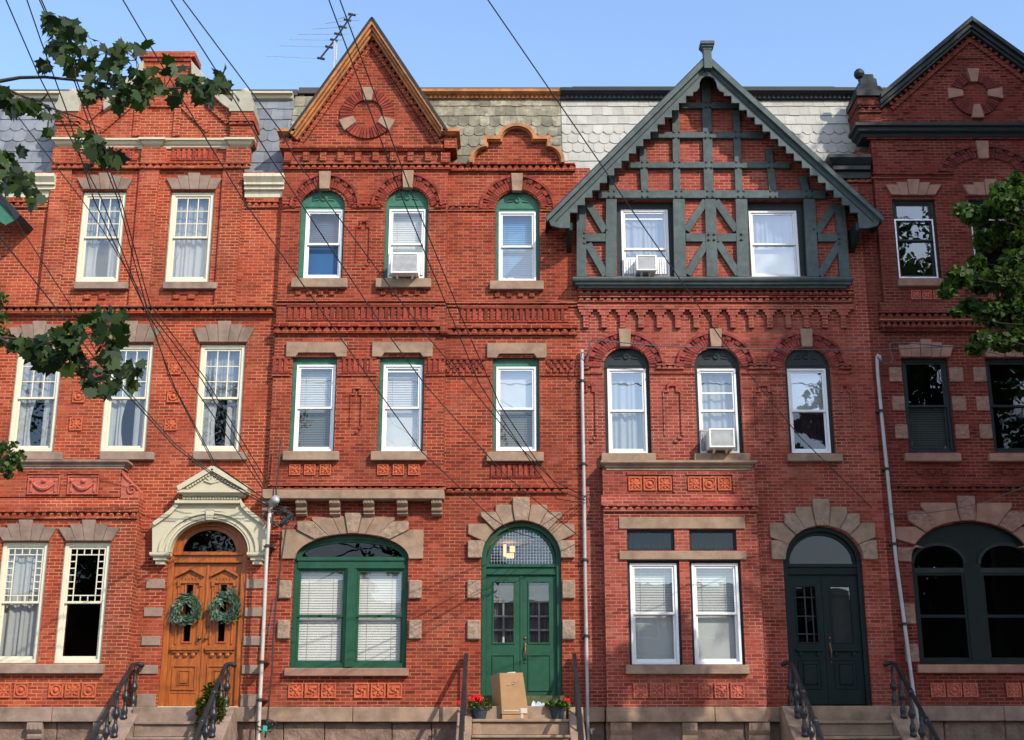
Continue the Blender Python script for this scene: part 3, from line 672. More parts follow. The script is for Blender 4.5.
# ================================================================ HOUSE 1: cream windows, cream door surround
def build_house1():
    R = house('red brick row house with cream windows, cream door surround and varnished double doors', S0, S1)
    bm_, cb = 'brick_red', 'cut_brick_red'
    H = []
    cream = dict(trim='cream_paint', fr='ivory_paint', fw=.075, sw=.045, rec=.10)
    # second storey
    for x in (35, 126.5, 219.5):
        window(R, H, (x - 23.5, 343.5, x + 23.5, 452), (x - 22.5, 344.5, x + 22.5, 451), munt=('grid', 3, 3), split=.50, back=('curtain', 'pair'), g=('glass_soft', 'glass_clear'), **cream)
        sill(R, 'brownstone_grey', x - 27, 452, x + 27, 459.5)
        c = x + 3
        fan_lintel(R, 'brownstone_grey', c - 23, c + 25, c - 29, c + 33, 342.5, 328, 321.5, 0, 0)
    # third storey, between brick piers
    G = []
    Yb = -.07
    for x, bk in ((100.5, ('curtain', 'pair')), (189.5, ('curtain', 'curtain'))):
        window(R, G, (x - 22.5, 191, x + 22.5, 282), (x - 21.5, 192, x + 21.5, 281), Yw=Yb, munt=('grid', 3, 3), split=.5, back=bk, g=('glass_soft', 'glass_soft'), **cream)
        sill(R, 'brownstone_grey', x - 27, 282, x + 27, 288.5, Yb)
        c = x + 5
        fan_lintel(R, 'brownstone_grey', c - 22, c + 22, c - 28, c + 28, 190, 179, 173.5, 0, Yb)
        notches(R, cb, x - 16, x + 14, 291, 299, Yb, 2)
    H += G
    # ground storey in a shallow bay
    Yg = -.35; B = []
    for x, bk in ((19, ('curtain', 'curtain')), (82, (None, None))):
        window(R, B, (x - 24, 541.5, x + 24, 664), (x - 23, 542.5, x + 23, 663), Yw=Yg, munt=('border',), split=.5, back=bk, g=('glass_black', 'glass_black') if bk[0] is None else ('glass_clear', 'glass_clear'), **cream)
    for x in (26.5, 89.5): fan_lintel(R, 'brownstone_grey', x - 23, x + 23, x - 31, x + 31, 541, 528, 520, 0, Yg)
    sill(R, 'brownstone_grey', -38, 664.5, 103, 673.5, Yg)
    H += B
    # door opening
    dX0, dX1 = PX(162, 640), PX(243, 640); dz0 = PZ(707); dzs = PZ(552); dzt = PZ(521)
    Hd = arch(dX0, dX1, dz0 - .05, dzs, dzt, 28); H.append(Hd)
    zmain = PZ(172)
    wall(R, bm_, quad(S0, S1, Zbase - .05, zmain), H, 0, .3)
    bx0, bx1 = PX(-26, 600, Yg), PX(131, 600, Yg)
    wall(R, bm_, quad(bx0, bx1, Zbase - .05, PZ(497, Yg)), B, Yg, .01, 'bay_wall')
    ux0, ux1 = PX(45.5, 230, Yb), PX(238, 230, Yb)
    wall(R, bm_, quad(ux0, ux1, PZ(308, Yb), PZ(147, Yb)), G, Yb, .011, 'upper_wall')
    for a, b in ((45.5, 65), (134, 154), (218.5, 239)):
        block(R, 'pilaster', bm_, a, 165, b, 308, -.13, 0, 0)
        xm = (a + b) / 2 + 9
        block(R, 'pilaster_cap', bm_, xm - 12, 147, xm + 12, 163, -.17, 0, .005)
    # parapet of the bay: panels with swags, scrolls at the ends
    px0, px1 = PX(-3, 485, Yg), PX(121, 485, Yg)
    MB().box(px0, px1, Yg, .012, PZ(498, Yg), PZ(467, Yg)).build('parapet', bm_, R)
    m = MB(); a, b = PX(-26, 505, Yg), PX(139, 505, Yg); z0, z1, z2 = PZ(511, Yg), PZ(506, Yg), PZ(497, Yg)
    m.prism_x([(Yg - .05, z0), (Yg - .05, z1), (Yg + .02, z2), (.013, z2), (.013, z0)], a, b); m.build('sloped_bricks', cb, R)
    saw(R, cb, -26, 138, 511, 519, Yg, .05)
    cornice(R, 'bay_cornice', 'brownstone_grey', -9, 127, 459.5, 467.5, Yg, .1, Yext=.36)
    for x0, x1 in ((28, 60), (68, 99)):
        block(R, 'panel_frame', cb, x0, 471, x1, 474, Yg - .03, Yg + .01, 0)
        a, b, c, d = rect(x0, 476, x1, 494.5, Yg); m = MB(); m.box(a, b, Yg - .012, Yg + .01, c, d); ringmb(m, a, b, c, d, .02, Yg - .035, Yg)
        w = b - a
        m.tube([(a + .08 + (w - .16) * i / 12, Yg - .03, d - .13 - .14 * math.sin(pi * i / 12)) for i in range(13)], [.018 + .02 * math.sin(pi * i / 12) for i in range(13)], 6)
        for u in (a + .08, b - .08): m.lathe([(.035, 0), (.03, .04), (.012, .05)], (u, Yg - .01, d - .1), 8, 'y'); m.box(u - .02, u + .02, Yg - .035, Yg, c + .05, d - .13)
        m.lathe([(.05, 0), (.04, .04), (.015, .05)], ((a + b) / 2, Yg - .01, d - .1), 8, 'y')
        m.build('swag_panel', 'terracotta_dull', R)
    def scroll(xs, s_):
        pts = [(0, 470), (3, 474), (8, 480), (14, 485), (18, 491), (18, 497), (0, 497)]
        pl = [pt(xs + s_ * u, v, Yg) for u, v in pts]; m = MB(); m.prism(pl, Yg, -.02)
        c = pt(xs + s_ * 11, 490, Yg); m.tube([(c[0] + .12 * (1 - t / 18) * math.cos(t * .6 * s_), Yg - .015, c[1] + .12 * (1 - t / 18) * math.sin(t * .6)) for t in range(16)], .018, 5)
        m.tube([(pt(xs + s_ * u, v, Yg)[0], Yg - .01, pt(xs + s_ * u, v, Yg)[1]) for u, v in ((1, 472), (5, 478), (11, 483), (16, 489))], .02, 5)
        m.build('scroll', 'terracotta_dull', R)
    scroll(121, 1); scroll(-3, -1)
    for x0 in (-18, -2, 13.5): pass
    for i, (a, b) in enumerate(((-3, 12), (14, 29), (48.5, 64), (65, 80.5), (81.5, 97))): tile(R, a, 682.5, b, 698, Yg, ('rosette', 'disc', 'disc', 'rosette', 'disc')[i])
    for a, y in ((168, 361.5), (167, 389.5), (164.5, 417.5), (72.5, 389.5), (69.5, 417.5), (74.5, 361.5)): tile(R, a, y, a + 13.5, y + 13.5, 0, 'disc' if y == 389.5 else 'rosette')
    # string courses
    saw(R, cb, -12, 274, 308, 315, 0, .14, .15)
    saw(R, cb, 52, 250, 163.5, 169, -.13, .05)
    band(R, cb, 247, 279, 199, 202, 0, .06); saw(R, cb, 247, 279, 202, 208, 0, .05)
    band(R, cb, 0, 51, 199, 202, 0, .06); saw(R, cb, 0, 51, 202, 208, 0, .05)
    for a, b in ((108, 137), (172, 219)): flutes(R, cb, a, b, 149, 159, Yb, .11, .03)
    # cream cornice with breaks over the piers
    pr = [(.2, 0), (.3, .3), (.6, .5), (.75, .75), (1, .8), (1, 1)]
    cornice(R, 'cornice', 'cream_paint', 52, 252, 138, 146.5, Yb, .14, prof=pr)
    for a, b in ((50, 76), (138, 165), (224, 254)): cornice(R, 'cornice_block', 'cream_paint', a, b, 137, 147, Yb - .02, .2, prof=pr)
    # the pediment: brick with raking copings up to a stepped top block
    Yp = -.06
    wall(R, bm_, poly([(58, 138), (246, 138), (246, 112), (240, 108), (192, 84), (192, 56), (142, 56), (142, 84), (78, 106), (58, 112)], Yp), [], Yp, .4, 'pediment')
    block(R, 'top_block', bm_, 139, 51, 195, 57, Yp - .08, .45, .01); block(R, 'top_block', bm_, 143, 57, 191.5, 61, Yp - .04, .42)
    for a, b in ((148, 187),): block(R, 'raised_panel', cb, a, 103, b, 107, Yp - .05, Yp); 
    for x0, y0, x1, y1 in ((131, 107, 102, 132), (182, 107, 208, 132), (108, 104, 88, 122), (206, 104, 228, 124)):
        a, b = pt(x0, y0, Yp), pt(x1, y1, Yp); MB().bar(a, b, .07, Yp - .05, Yp + .01).build('raking_course', cb, R)
    for x in (136, 176): block(R, 'raised_strip', bm_, x - 3, 108, x + 4, 136, Yp - .035, Yp + .01)
    for s_ in (1, -1):        # concave cream copings either side
        pts = [(191, 60), (196, 66), (203, 74), (213, 84), (222, 93), (231, 101), (231, 110), (222, 104), (212, 94), (201, 83), (194, 77), (191, 73)]
        if s_ < 0: pts = [(334 - x, y) for x, y in pts][::-1]
        pl = poly(pts, Yp - .12); MB().prism(pl, Yp - .12, .5).build('coping', 'cream_weathered', R, .01)
        r = [(228, 110), (196, 84), (196, 80), (228, 105)]
        if s_ < 0: r = [(334 - x, y) for x, y in r][::-1]
        MB().prism(poly(r, Yp - .05), Yp - .05, Yp + .01).build('raking_course', cb, R)
    for x in (67, 241.5):
        block(R, 'parapet_pier', bm_, x - 11, 111, x + 11, 138, Yp - .1, .5, 0); block(R, 'pier_cap', cb, x - 12.5, 116, x + 12.5, 121, Yp - .14, .5)
        saw(R, cb, x - 12, x + 12, 121, 125, Yp - .1, .04)
        a, b, c, d = rect(x - 12, 91, x + 12.5, 111, Yp - .13); h = d - c; cx = (a + b) / 2; w = (b - a) / 2
        m = MB(); m.prism([(cx - w, c), (cx + w, c), (cx + w, c + h * .35), (cx + w * .8, c + h * .5), (cx + w * .72, c + h * .85), (cx + w * .5, d), (cx - w * .5, d), (cx - w * .72, c + h * .85), (cx - w * .8, c + h * .5), (cx - w, c + h * .35)], Yp - .13, .5)
        m.lathe([(.0, 0), (.07, .02), (.11, .08), (.11, .14), (.07, .2), (0.001, .22)], (cx, .1, d - .01), 12)
        m.build('pier_top', 'cream_weathered', R, .006)
    # mansard
    Yt, Ybt = 1.0, .18; sc = {2: 'hex', 3: 'round'}
    slates(R, 'slates', 'slate_blue', -12, 287, 99, 174, Yt, Ybt, 7, sc, .27)
    cornice(R, 'ridge_cornice', 'cream_paint', -2, 292, 91, 100, Yt, .2, False, False, [(.1, 0), (.1, .35), (.5, .45), (.6, .75), (1, .8), (1, 1)])
    for a, b in ((-4, 53), (243, 283)): cornice(R, 'eaves_cornice', 'rust_stain_cream', a, b, 173, 193, 0, .28, left=False, right=False, Yext=.3, prof=[(.2, 0), (.25, .28), (.5, .33), (.5, .48), (.7, .52), (.7, .62), (.8, .7), (1, .85), (1, 1)])
    # basement
    basement(R, S0, PX(131, 715), 707, 722, Yg - .0, 'brownstone_grey'); basement(R, PX(131, 715), S1, 707, 722, 0, 'brownstone_grey')
    for a in (27, 93): bracket(R, 'brownstone_grey', a, 722.5, a + 15, 745, Yg + .1, .2)
    # quoins at the door
    for k, (y0, y1) in enumerate(((579, 588.5), (607.5, 616.5), (636, 645.5), (665, 674), (694, 707))):
        o = (588 - y1) * .085 * -1 - 0
        sh = -(y0 - 579) * .083
        block(R, 'quoin', 'brownstone_grey', 146 + sh, y0, 164.5 + sh * .95, y1, -.03, .01); block(R, 'quoin', 'brownstone_grey', 246 + sh * .6, y0, 264 + sh * .45, y1, -.031, .01)
    # cream door surround
    Ys = -.2
    cx, cz = pt(209, 552, Ys); hw = PX(248, 552, Ys) - cx; hh = PZ(520, Ys) - cz
    out = poly([(266, 552), (266, 522.5), (258, 517), (249, 510.5), (243, 504.5), (240, 499), (179, 499), (176, 504.5), (170, 510.5), (161, 517), (152, 522.5), (152, 552)], Ys)
    MB().prism(out[:1] + out[1:] + ell(cx, cz, hw, hh, 180, 0, 26), Ys, .01).build('door_surround', 'cream_paint', R, .01)
    m = MB()
    def sect(k0, k1, y0, y1): m.prism(ell(cx, cz, hw * k1, hh * k1, 0, 180, 26) + ell(cx, cz, hw * k0, hh * k0, 180, 0, 26), y0, y1)
    sect(1.06, 1.12, Ys - .03, Ys + .01); sect(1.2, 1.29, Ys - .045, Ys + .01); sect(1.0, 1.03, Ys - .015, Ys + .01)
    m.build('archivolt', 'cream_paint', R)
    for s_ in (0, 1):
        pts = [(266, 522.5), (258, 516.5), (249, 509.5), (243, 503.5), (240, 498), (239, 501), (241, 507), (247, 513.5), (256, 520), (264, 525.5)]
        if s_: pts = [(418 - x, y) for x, y in pts][::-1]
        MB().prism(poly(pts, Ys - .06), Ys - .06, Ys + .01).build('swept_moulding', 'cream_paint', R, .006)
    keystone(R, 'cream_paint', 205, 509, 214, 520, Ys, .07, .75)
    for a, b in ((149, 168.5), (246.5, 266)): cornice(R, 'impost', 'cream_paint', a, b, 552, 563.5, .0, .26, prof=[(.6, 0), (.6, .3), (.75, .35), (.75, .6), (.95, .7), (1, .8), (1, 1)])
    block(R, 'frieze', 'cream_paint', 182, 495, 240, 505, -.22, .01)
    band(R, 'cream_paint', 178, 242, 503, 506, 0, .3, 'moulding', .01)
    m = MB(); a, b, c, d = rect(184, 497.5, 239, 499.5, -.22)
    for i in range(19): u = a + (b - a) * i / 19; m.box(u, u + .035, -.26, -.2, c, d)
    m.build('dentils', 'cream_paint', R)
    cornice(R, 'pediment_base', 'cream_paint', 177, 247, 489.5, 495, 0, .36, prof=[(.7, 0), (.8, .4), (1, .5), (1, 1)])
    Yd = -.3
    MB().prism(poly([(182, 490), (243, 490), (212, 470)], Yd), Yd, .01).build('tympanum', 'cream_paint', R)
    for p, q, w in (((177, 488.5), (212.5, 467.5), .1), ((247.5, 488.5), (211.5, 467.5), .1)):
        MB().bar(pt(*p, Yd - .08), pt(*q, Yd - .08), w, Yd - .08, .012).build('raking_moulding', 'cream_paint', R, .01)
    for p, q in (((188, 488), (211.5, 473.5)), ((237, 488), (212.5, 473.5))):
        m = MB(); A, B_ = pt(*p, Yd), pt(*q, Yd)
        for i in range(9): t = i / 9; u = A[0] + (B_[0] - A[0]) * t; v = A[1] + (B_[1] - A[1]) * t; m.box(u - .02, u + .02, Yd - .04, Yd + .01, v - .02, v + .025)
        m.build('dentils', 'cream_paint', R)
    c = pt(212, 483, Yd); m = MB(); [m.bar(c, (c[0] + .16 * math.cos(q), c[1] + .12 * math.sin(q) + .01), .03, Yd - .02 - .003 * k, Yd + .01) for k, q in enumerate((.3, .9, 1.57, 2.2, 2.8))]; m.build('carved_fan', 'cream_paint', R)
    # varnished door
    Yv = .1
    fr = MB(); inn = arch(dX0 + .12, dX1 - .12, dz0, dzs - .02, dzt - .1, 28)
    fr.prism(arch(dX0 + .004, dX1 - .004, dz0, dzs, dzt - .004, 28), Yv - .06, Yv + .1, [inn]); F = fr.build('door_frame', 'door_wood', R, .006)
    zt1, zt0 = PZ(552.5), PZ(562.5)
    m = MB(); m.box(dX0 + .11, dX1 - .11, Yv - .04, Yv + .06, zt0, zt1); m.box(dX0 + .1, dX1 - .1, Yv - .09, Yv, zt1 - .05, zt1); m.box(dX0 + .1, dX1 - .1, Yv - .075, Yv, zt0, zt0 + .04); m.build('transom_bar', 'door_wood', F, .005)
    m = MB(); cxx = (dX0 + dX1) / 2; hwx = (dX1 - dX0) / 2 - .12
    m.prism(ell(cxx, zt1, hwx + .005, dzt - .095 - zt1, 0, 180, 24), Yv - .02, Yv + .03, [ell(cxx, zt1 + .03, hwx - .14, dzt - .2 - zt1, 0, 180, 24)]); m.build('fanlight_frame', 'door_wood', F, .004)
    m = MB(); m.add([(x, Yv + .02, z) for x, z in ell(cxx, zt1 + .02, hwx - .08, dzt - .13 - zt1, 0, 180, 24)], [tuple(range(25))]); m.build('pane', 'glass_black', F, recalc=False)
    for s_ in (0, 1):
        x0 = (dX0 + .12) if s_ == 0 else cxx + .004; x1 = cxx - .004 if s_ == 0 else dX1 - .12; w = x1 - x0; xc = (x0 + x1) / 2
        Zp = lambda y: PZ(y)
        D = MB(); gx = .065
        D.prism(quad(x0, x1, dz0 + .012, zt0 - .003), Yv, Yv + .055, [quad(xc - gx, xc + gx, Zp(641), Zp(584))])
        D.prism([(x0 + .06, Zp(574)), (xc, Zp(566)), (x1 - .06, Zp(574)), (x1 - .06, Zp(576.5)), (xc, Zp(569.5)), (x0 + .06, Zp(576.5))], Yv - .07, Yv + .01)
        D.box(x0 + .1, x1 - .1, Yv - .04, Yv + .01, Zp(583), Zp(580))
        for i in range(5): u = xc - .13 + i * .065; D.box(u - .016, u + .016, Yv - .03, Yv + .01, Zp(580), Zp(576.8))
        for u in (x0 + .12, x1 - .12): D.box(u - .03, u + .03, Yv - .045, Yv + .01, Zp(586), Zp(580)); D.box(u - .018, u + .018, Yv - .025, Yv + .01, Zp(644), Zp(586))
        ringmb(D, xc - gx - .035, xc + gx + .035, Zp(643), Zp(582.5), .035, Yv - .02, Yv + .01)
        D.box(x0 + .05, x1 - .05, Yv - .08, Yv + .01, Zp(650), Zp(646.5)); D.box(x0 + .08, x1 - .08, Yv - .05, Yv + .01, Zp(652.5), Zp(650.01))
        for u in (xc - .15, xc, xc + .15): D.lathe([(.05, 0), (.045, .04), (.02, .05)], (u, Yv, Zp(654.5)), 8, 'y')
        ringmb(D, x0 + .1, x1 - .1, Zp(690), Zp(665), .03, Yv - .025, Yv + .01)
        ringmb(D, xc - .12, xc + .12, Zp(685), Zp(670), .02, Yv - .02, Yv + .01); D.box(xc - .08, xc + .08, Yv - .025, Yv + .01, Zp(683), Zp(672))
        ringmb(D, x0 + .07, x1 - .07, Zp(706), Zp(692), .02, Yv - .014, Yv + .01)
        dr = D.build('door', 'door_wood', R, .004)
        m = MB(); m.add([(xc - gx, Yv + .03, Zp(641)), (xc + gx, Yv + .03, Zp(641)), (xc + gx, Yv + .03, Zp(584)), (xc - gx, Yv + .03, Zp(584))], [(0, 1, 2, 3)]); m.build('pane', 'glass_black', dr, recalc=False)
        kx = x1 - .07 if s_ == 0 else x0 + .05
        m = MB(); m.lathe([(.03, 0), (.02, .02), (.015, .04), (.035, .06), (.03, .085), (.008, .095)], (kx, Yv - .0, Zp(638)), 10, 'y')
        if s_: m.lathe([(.028, 0), (.022, .02), (.01, .025)], (kx + .01, Yv, Zp(626)), 10, 'y')
        m.build('door_knob', 'brass', dr, smooth=True)
        if s_: MB().box(x0 - .03, x0 + .025, Yv - .02, Yv + .01, dz0 + .015, zt0 - .01).build('meeting_strip', 'door_wood', dr, .005)
    MB().box(dX0 + .02, dX1 - .02, -.05, .2, dz0 - .03, dz0 + .01).build('threshold', 'ivory_paint', R)
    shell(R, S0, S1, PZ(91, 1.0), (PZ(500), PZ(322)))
    return R

# ================================================================ HOUSE 2: green trim, steep gable with a brick ring
def gablewood(root, mat, outer_l, apex, outer_r, w, Yf, Yb, name='rake_board'):
    """two raking boards meeting at the apex, moulded in three steps"""
    for p in (outer_l, outer_r):
        A, B_ = pt(*p, Yf), pt(*apex, Yf); dx, dz = B_[0] - A[0], B_[1] - A[1]; l = math.hypot(dx, dz); s_ = 1 if dx > 0 else -1
        nx, nz_ = (dz / l) * s_, -abs(dx) / l * 1.0          # points inwards and down
        nx = abs(dz) / l * s_
        m = MB()
        for k, (a, b, yy) in enumerate(((0, .38, 0), (.38, .7, .07), (.7, 1, .14))):
            P_ = [(A[0] + nx * w * a, A[1] + nz_ * w * a), (B_[0], B_[1] - w * a * l / abs(dx) * 1.0), (B_[0], B_[1] - w * b * l / abs(dx)), (A[0] + nx * w * b, A[1] + nz_ * w * b)]
            m.prism(P_, Yf + yy, Yb + k * .002)
        m.build(name, mat, root, .008)
def rake_saw(root, mat, pl, apex, pr, off, h, Y, proj=.05):
    for p in (pl, pr):
        A, B_ = Vector(pt(*p, Y)), Vector(pt(*apex, Y)); d = (B_ - A); l = d.length; d.normalize(); s_ = 1 if d[0] > 0 else -1
        n = Vector((d[1] * s_, -abs(d[0]))); m = MB()
        A2 = A + n * off; B2 = Vector((B_[0], B_[1] - off / abs(d[0])))
        L2 = (B2 - A2).length; k = int(L2 / .15)
        for i in range(k):
            t = (i + .5) / k * L2; c = A2 + d * t; a_ = c - d * .037; b_ = c + d * .037; q = n * h * .5
            m.prism([tuple(a_ + q * .2), tuple(b_ + q * .2), tuple(b_ + q * 1.25), tuple(a_ + q * 1.25)], Y - proj, Y + .01)
        m.prism([tuple(A2 + n * h * .65), tuple(B2 + Vector((0, -h * .65 / abs(d[0])))), tuple(B2 + Vector((0, -h / abs(d[0])))), tuple(A2 + n * h)], Y - proj * .7, Y + .01)
        m.prism([tuple(A2), tuple(B2), tuple(B2 + Vector((0, -h * .12 / abs(d[0])))), tuple(A2 + n * h * .12)], Y - proj * 1.25, Y + .01)
        m.build('raking_bricks', mat, root)
def ring(root, matb, mats, c, ro, ri, stones_at, Y):
    cx, cz = pt(*c, Y); s = mpp(c[1], Y); ro *= s; ri *= s
    n = 44; st = sorted(stones_at)
    for j, q in enumerate(st):
        q1 = st[(j + 1) % len(st)] + (360 if j + 1 == len(st) else 0); m = MB()
        m.prism(ell(cx, cz, ro * .99, ro * .99, q + 5, q1 - 5, 16) + ell(cx, cz, ri * 1.01, ri * 1.01, q1 - 5, q + 5, 16), Y - .03, Y + .01)
        k = max(2, round((q1 - q - 26) / (360 / n)))
        for i in range(k):
            a0 = q + 13 + (q1 - q - 26) * i / k; a1 = a0 + (q1 - q - 26) / k
            m.prism(ell(cx, cz, ro, ro, a0 + 1, a1 - 1, 1) + ell(cx, cz, ri, ri, a1 - 1, a0 + 1, 1), Y - .055, Y + .01)
        m.build('brick_ring', matb, root)
    for q in stones_at:
        r0, r1 = ri * .93, ro * 1.12; a0, a1 = math.radians(q - 13), math.radians(q + 13)
        if len(stones_at) == 4: r0 = ri * .95; r1 = ro * 1.2
        u0, u1 = math.radians(q - 15), math.radians(q + 15); r2 = r1 * .97
        MB().prism([(cx + r0 * math.cos(u0), cz + r0 * math.sin(u0)), (cx + r2 * math.cos(a0), cz + r2 * math.sin(a0)), (cx + r2 * math.cos(a1), cz + r2 * math.sin(a1)), (cx + r0 * math.cos(u1), cz + r0 * math.sin(u1))], Y - .09, Y + .01).build('ring_stone', mats, root, .01)

def panel_door(root, mat, x0, x1, z0, z1, Y, gl, gz, pn, glz='glass_clear', gwid=.5, shelf=None, raised=True):
    D = MB(); w = x1 - x0; xc = (x0 + x1) / 2; gx0, gx1 = xc - w * gwid / 2, xc + w * gwid / 2
    D.prism(quad(x0, x1, z0, z1), Y, Y + .055, [quad(gx0, gx1, gz[0], gz[1])])
    ringmb(D, gx0 - .03, gx1 + .03, gz[0] - .03, gz[1] + .03, .03, Y - .018, Y + .01)
    ringmb(D, gx0 - .03, gx1 + .03, pn[0], pn[1], .025, Y - .02, Y + .01)
    if raised: ringmb(D, gx0 + .05, gx1 - .05, pn[0] + .08, pn[1] - .08, .015, Y - .018, Y + .01); D.box(gx0 + .07, gx1 - .07, Y - .024, Y + .01, pn[0] + .1, pn[1] - .1)
    if shelf:
        D.box(x0 + .08, x1 - .08, Y - .07, Y + .01, shelf, shelf + .045)
        for u in (gx0 + .02, gx1 - .02): D.box(u - .03, u + .03, Y - .05, Y + .01, shelf - .09, shelf - .001)
    o = D.build('door', mat, root, .004)
    m = MB(); m.add([(gx0, Y + .03, gz[0]), (gx1, Y + .03, gz[0]), (gx1, Y + .03, gz[1]), (gx0, Y + .03, gz[1])], [(0, 1, 2, 3)]); m.build('pane', glz, o, recalc=False)
    return o
def pull(parent, x, y, z0, z1):
    m = MB(); m.lathe([(.03, 0), (.022, .025), (.01, .03)], (x, y, z1 - .03), 10, 'y')
    m.tube([(x, y, z1 - .17), (x, y - .05, z1 - .2), (x, y - .07, (z0 + z1) / 2 - .05), (x, y - .04, z0 + .08), (x, y, z0 + .05)], [.012, .014, .016, .013, .01], 8)
    m.box(x - .02, x + .02, y - .012, y, z1 - .26, z1 - .12); m.lathe([(.02, 0), (.014, .02), (.006, .025)], (x, y, z0), 8, 'y')
    m.build('door_handle', 'brass', parent, smooth=True)
def plain_door_set(R, H, x0, x1, ybot, ysp, yt, mat, ytb, Yd=.14, dark=False, inner=True, fan='glass_dark', shelf=False, gz=(642, 582), pn=(690, 654), xm=640, name_glass=('glass_clear', 'glass_clear')):
    X0, X1 = PX(x0, xm), PX(x1, xm); z0, zs, zt = PZ(ybot), PZ(ysp), PZ(yt)
    H.append(arch(X0, X1, z0 - .05, zs, zt, 28))
    fw = .09; X0 += .004; X1 -= .004
    fr = MB(); fr.prism(arch(X0, X1, z0, zs, zt - .004, 28), Yd - .08, Yd + .1, [arch(X0 + fw, X1 - fw, z0, zs - .0, zt - fw, 28)]); F = fr.build('door_frame', mat, R, .005)
    t1, t0 = PZ(ytb[0]), PZ(ytb[1]); m = MB(); m.box(X0 + fw - .01, X1 - fw + .01, Yd - .03, Yd + .06, t0, t1)
    m.box(X0 + fw - .01, X1 - fw + .01, Yd - .07, Yd, t1 - .05, t1 + .003); m.box(X0 + fw - .01, X1 - fw + .01, Yd - .05, Yd, t0, t0 + .03); m.build('transom_bar', mat, F, .004)
    cx = (X0 + X1) / 2; m = MB(); hw = (X1 - X0) / 2 - fw
    m.prism(ell(cx, t1, hw + .004, zt - fw - t1 + .004, 0, 180, 24), Yd - .01, Yd + .04, [ell(cx, t1 + .02, hw - .06, zt - fw - t1 - .09, 0, 180, 24)]); m.build('fanlight_frame', mat, F)
    m = MB(); m.add([(x, Yd + .02, z) for x, z in ell(cx, t1 + .01, hw - .03, zt - fw - t1 - .05, 0, 180, 24)], [tuple(range(25))]); P_ = m.build('pane', fan, F, recalc=False)
    for s_ in (0, 1):
        a, b = (X0 + fw, cx - .003) if s_ == 0 else (cx + .003, X1 - fw)
        d = panel_door(R, mat, a, b, z0 + .012, t0 - .003, Yd, None, (PZ(gz[0]), PZ(gz[1])), (PZ(pn[0]), PZ(pn[1])), name_glass[s_], .56, PZ(651) if shelf else None, shelf)
        if s_: pull(d, a + .07, Yd, PZ(662), PZ(636))
        else: MB().box(b - .02, b + .03, Yd - .015, Yd + .01, z0 + .015, t0 - .01).build('meeting_strip', mat, d)
    return X0, X1, z0, zs, zt, t0, t1, F
def inner_doors(R, X0, X1, z0, z1, Y):
    m = MB(); cx = (X0 + X1) / 2
    m.box(X0 + .05, X1 - .05, Y, Y + .05, z1 - .35, z1)
    for u in (X0 + .08, cx - .09, cx + .02, X1 - .15): m.box(u, u + .08, Y, Y + .05, z0, z1 - .35)
    for a, b in ((X0 + .16, cx - .09), (cx + .1, X1 - .15)):
        m.box((a + b) / 2 - .02, (a + b) / 2 + .02, Y + .005, Y + .045, z0 + .8, z1 - .35)
        for t in (.25, .5, .75): z = z0 + .8 + (z1 - .35 - z0 - .8) * t; m.box(a, b, Y + .006, Y + .044, z - .02, z + .02)
        m.box(a, b, Y + .002, Y + .048, z0, z0 + .8)
    d = m.build('inner_door', 'interior_white', R)
    curtain(d, X0 + .1, X1 - .1, z0 + .7, z1 - .35, Y + .12, 'curtain_white', .09, .025)

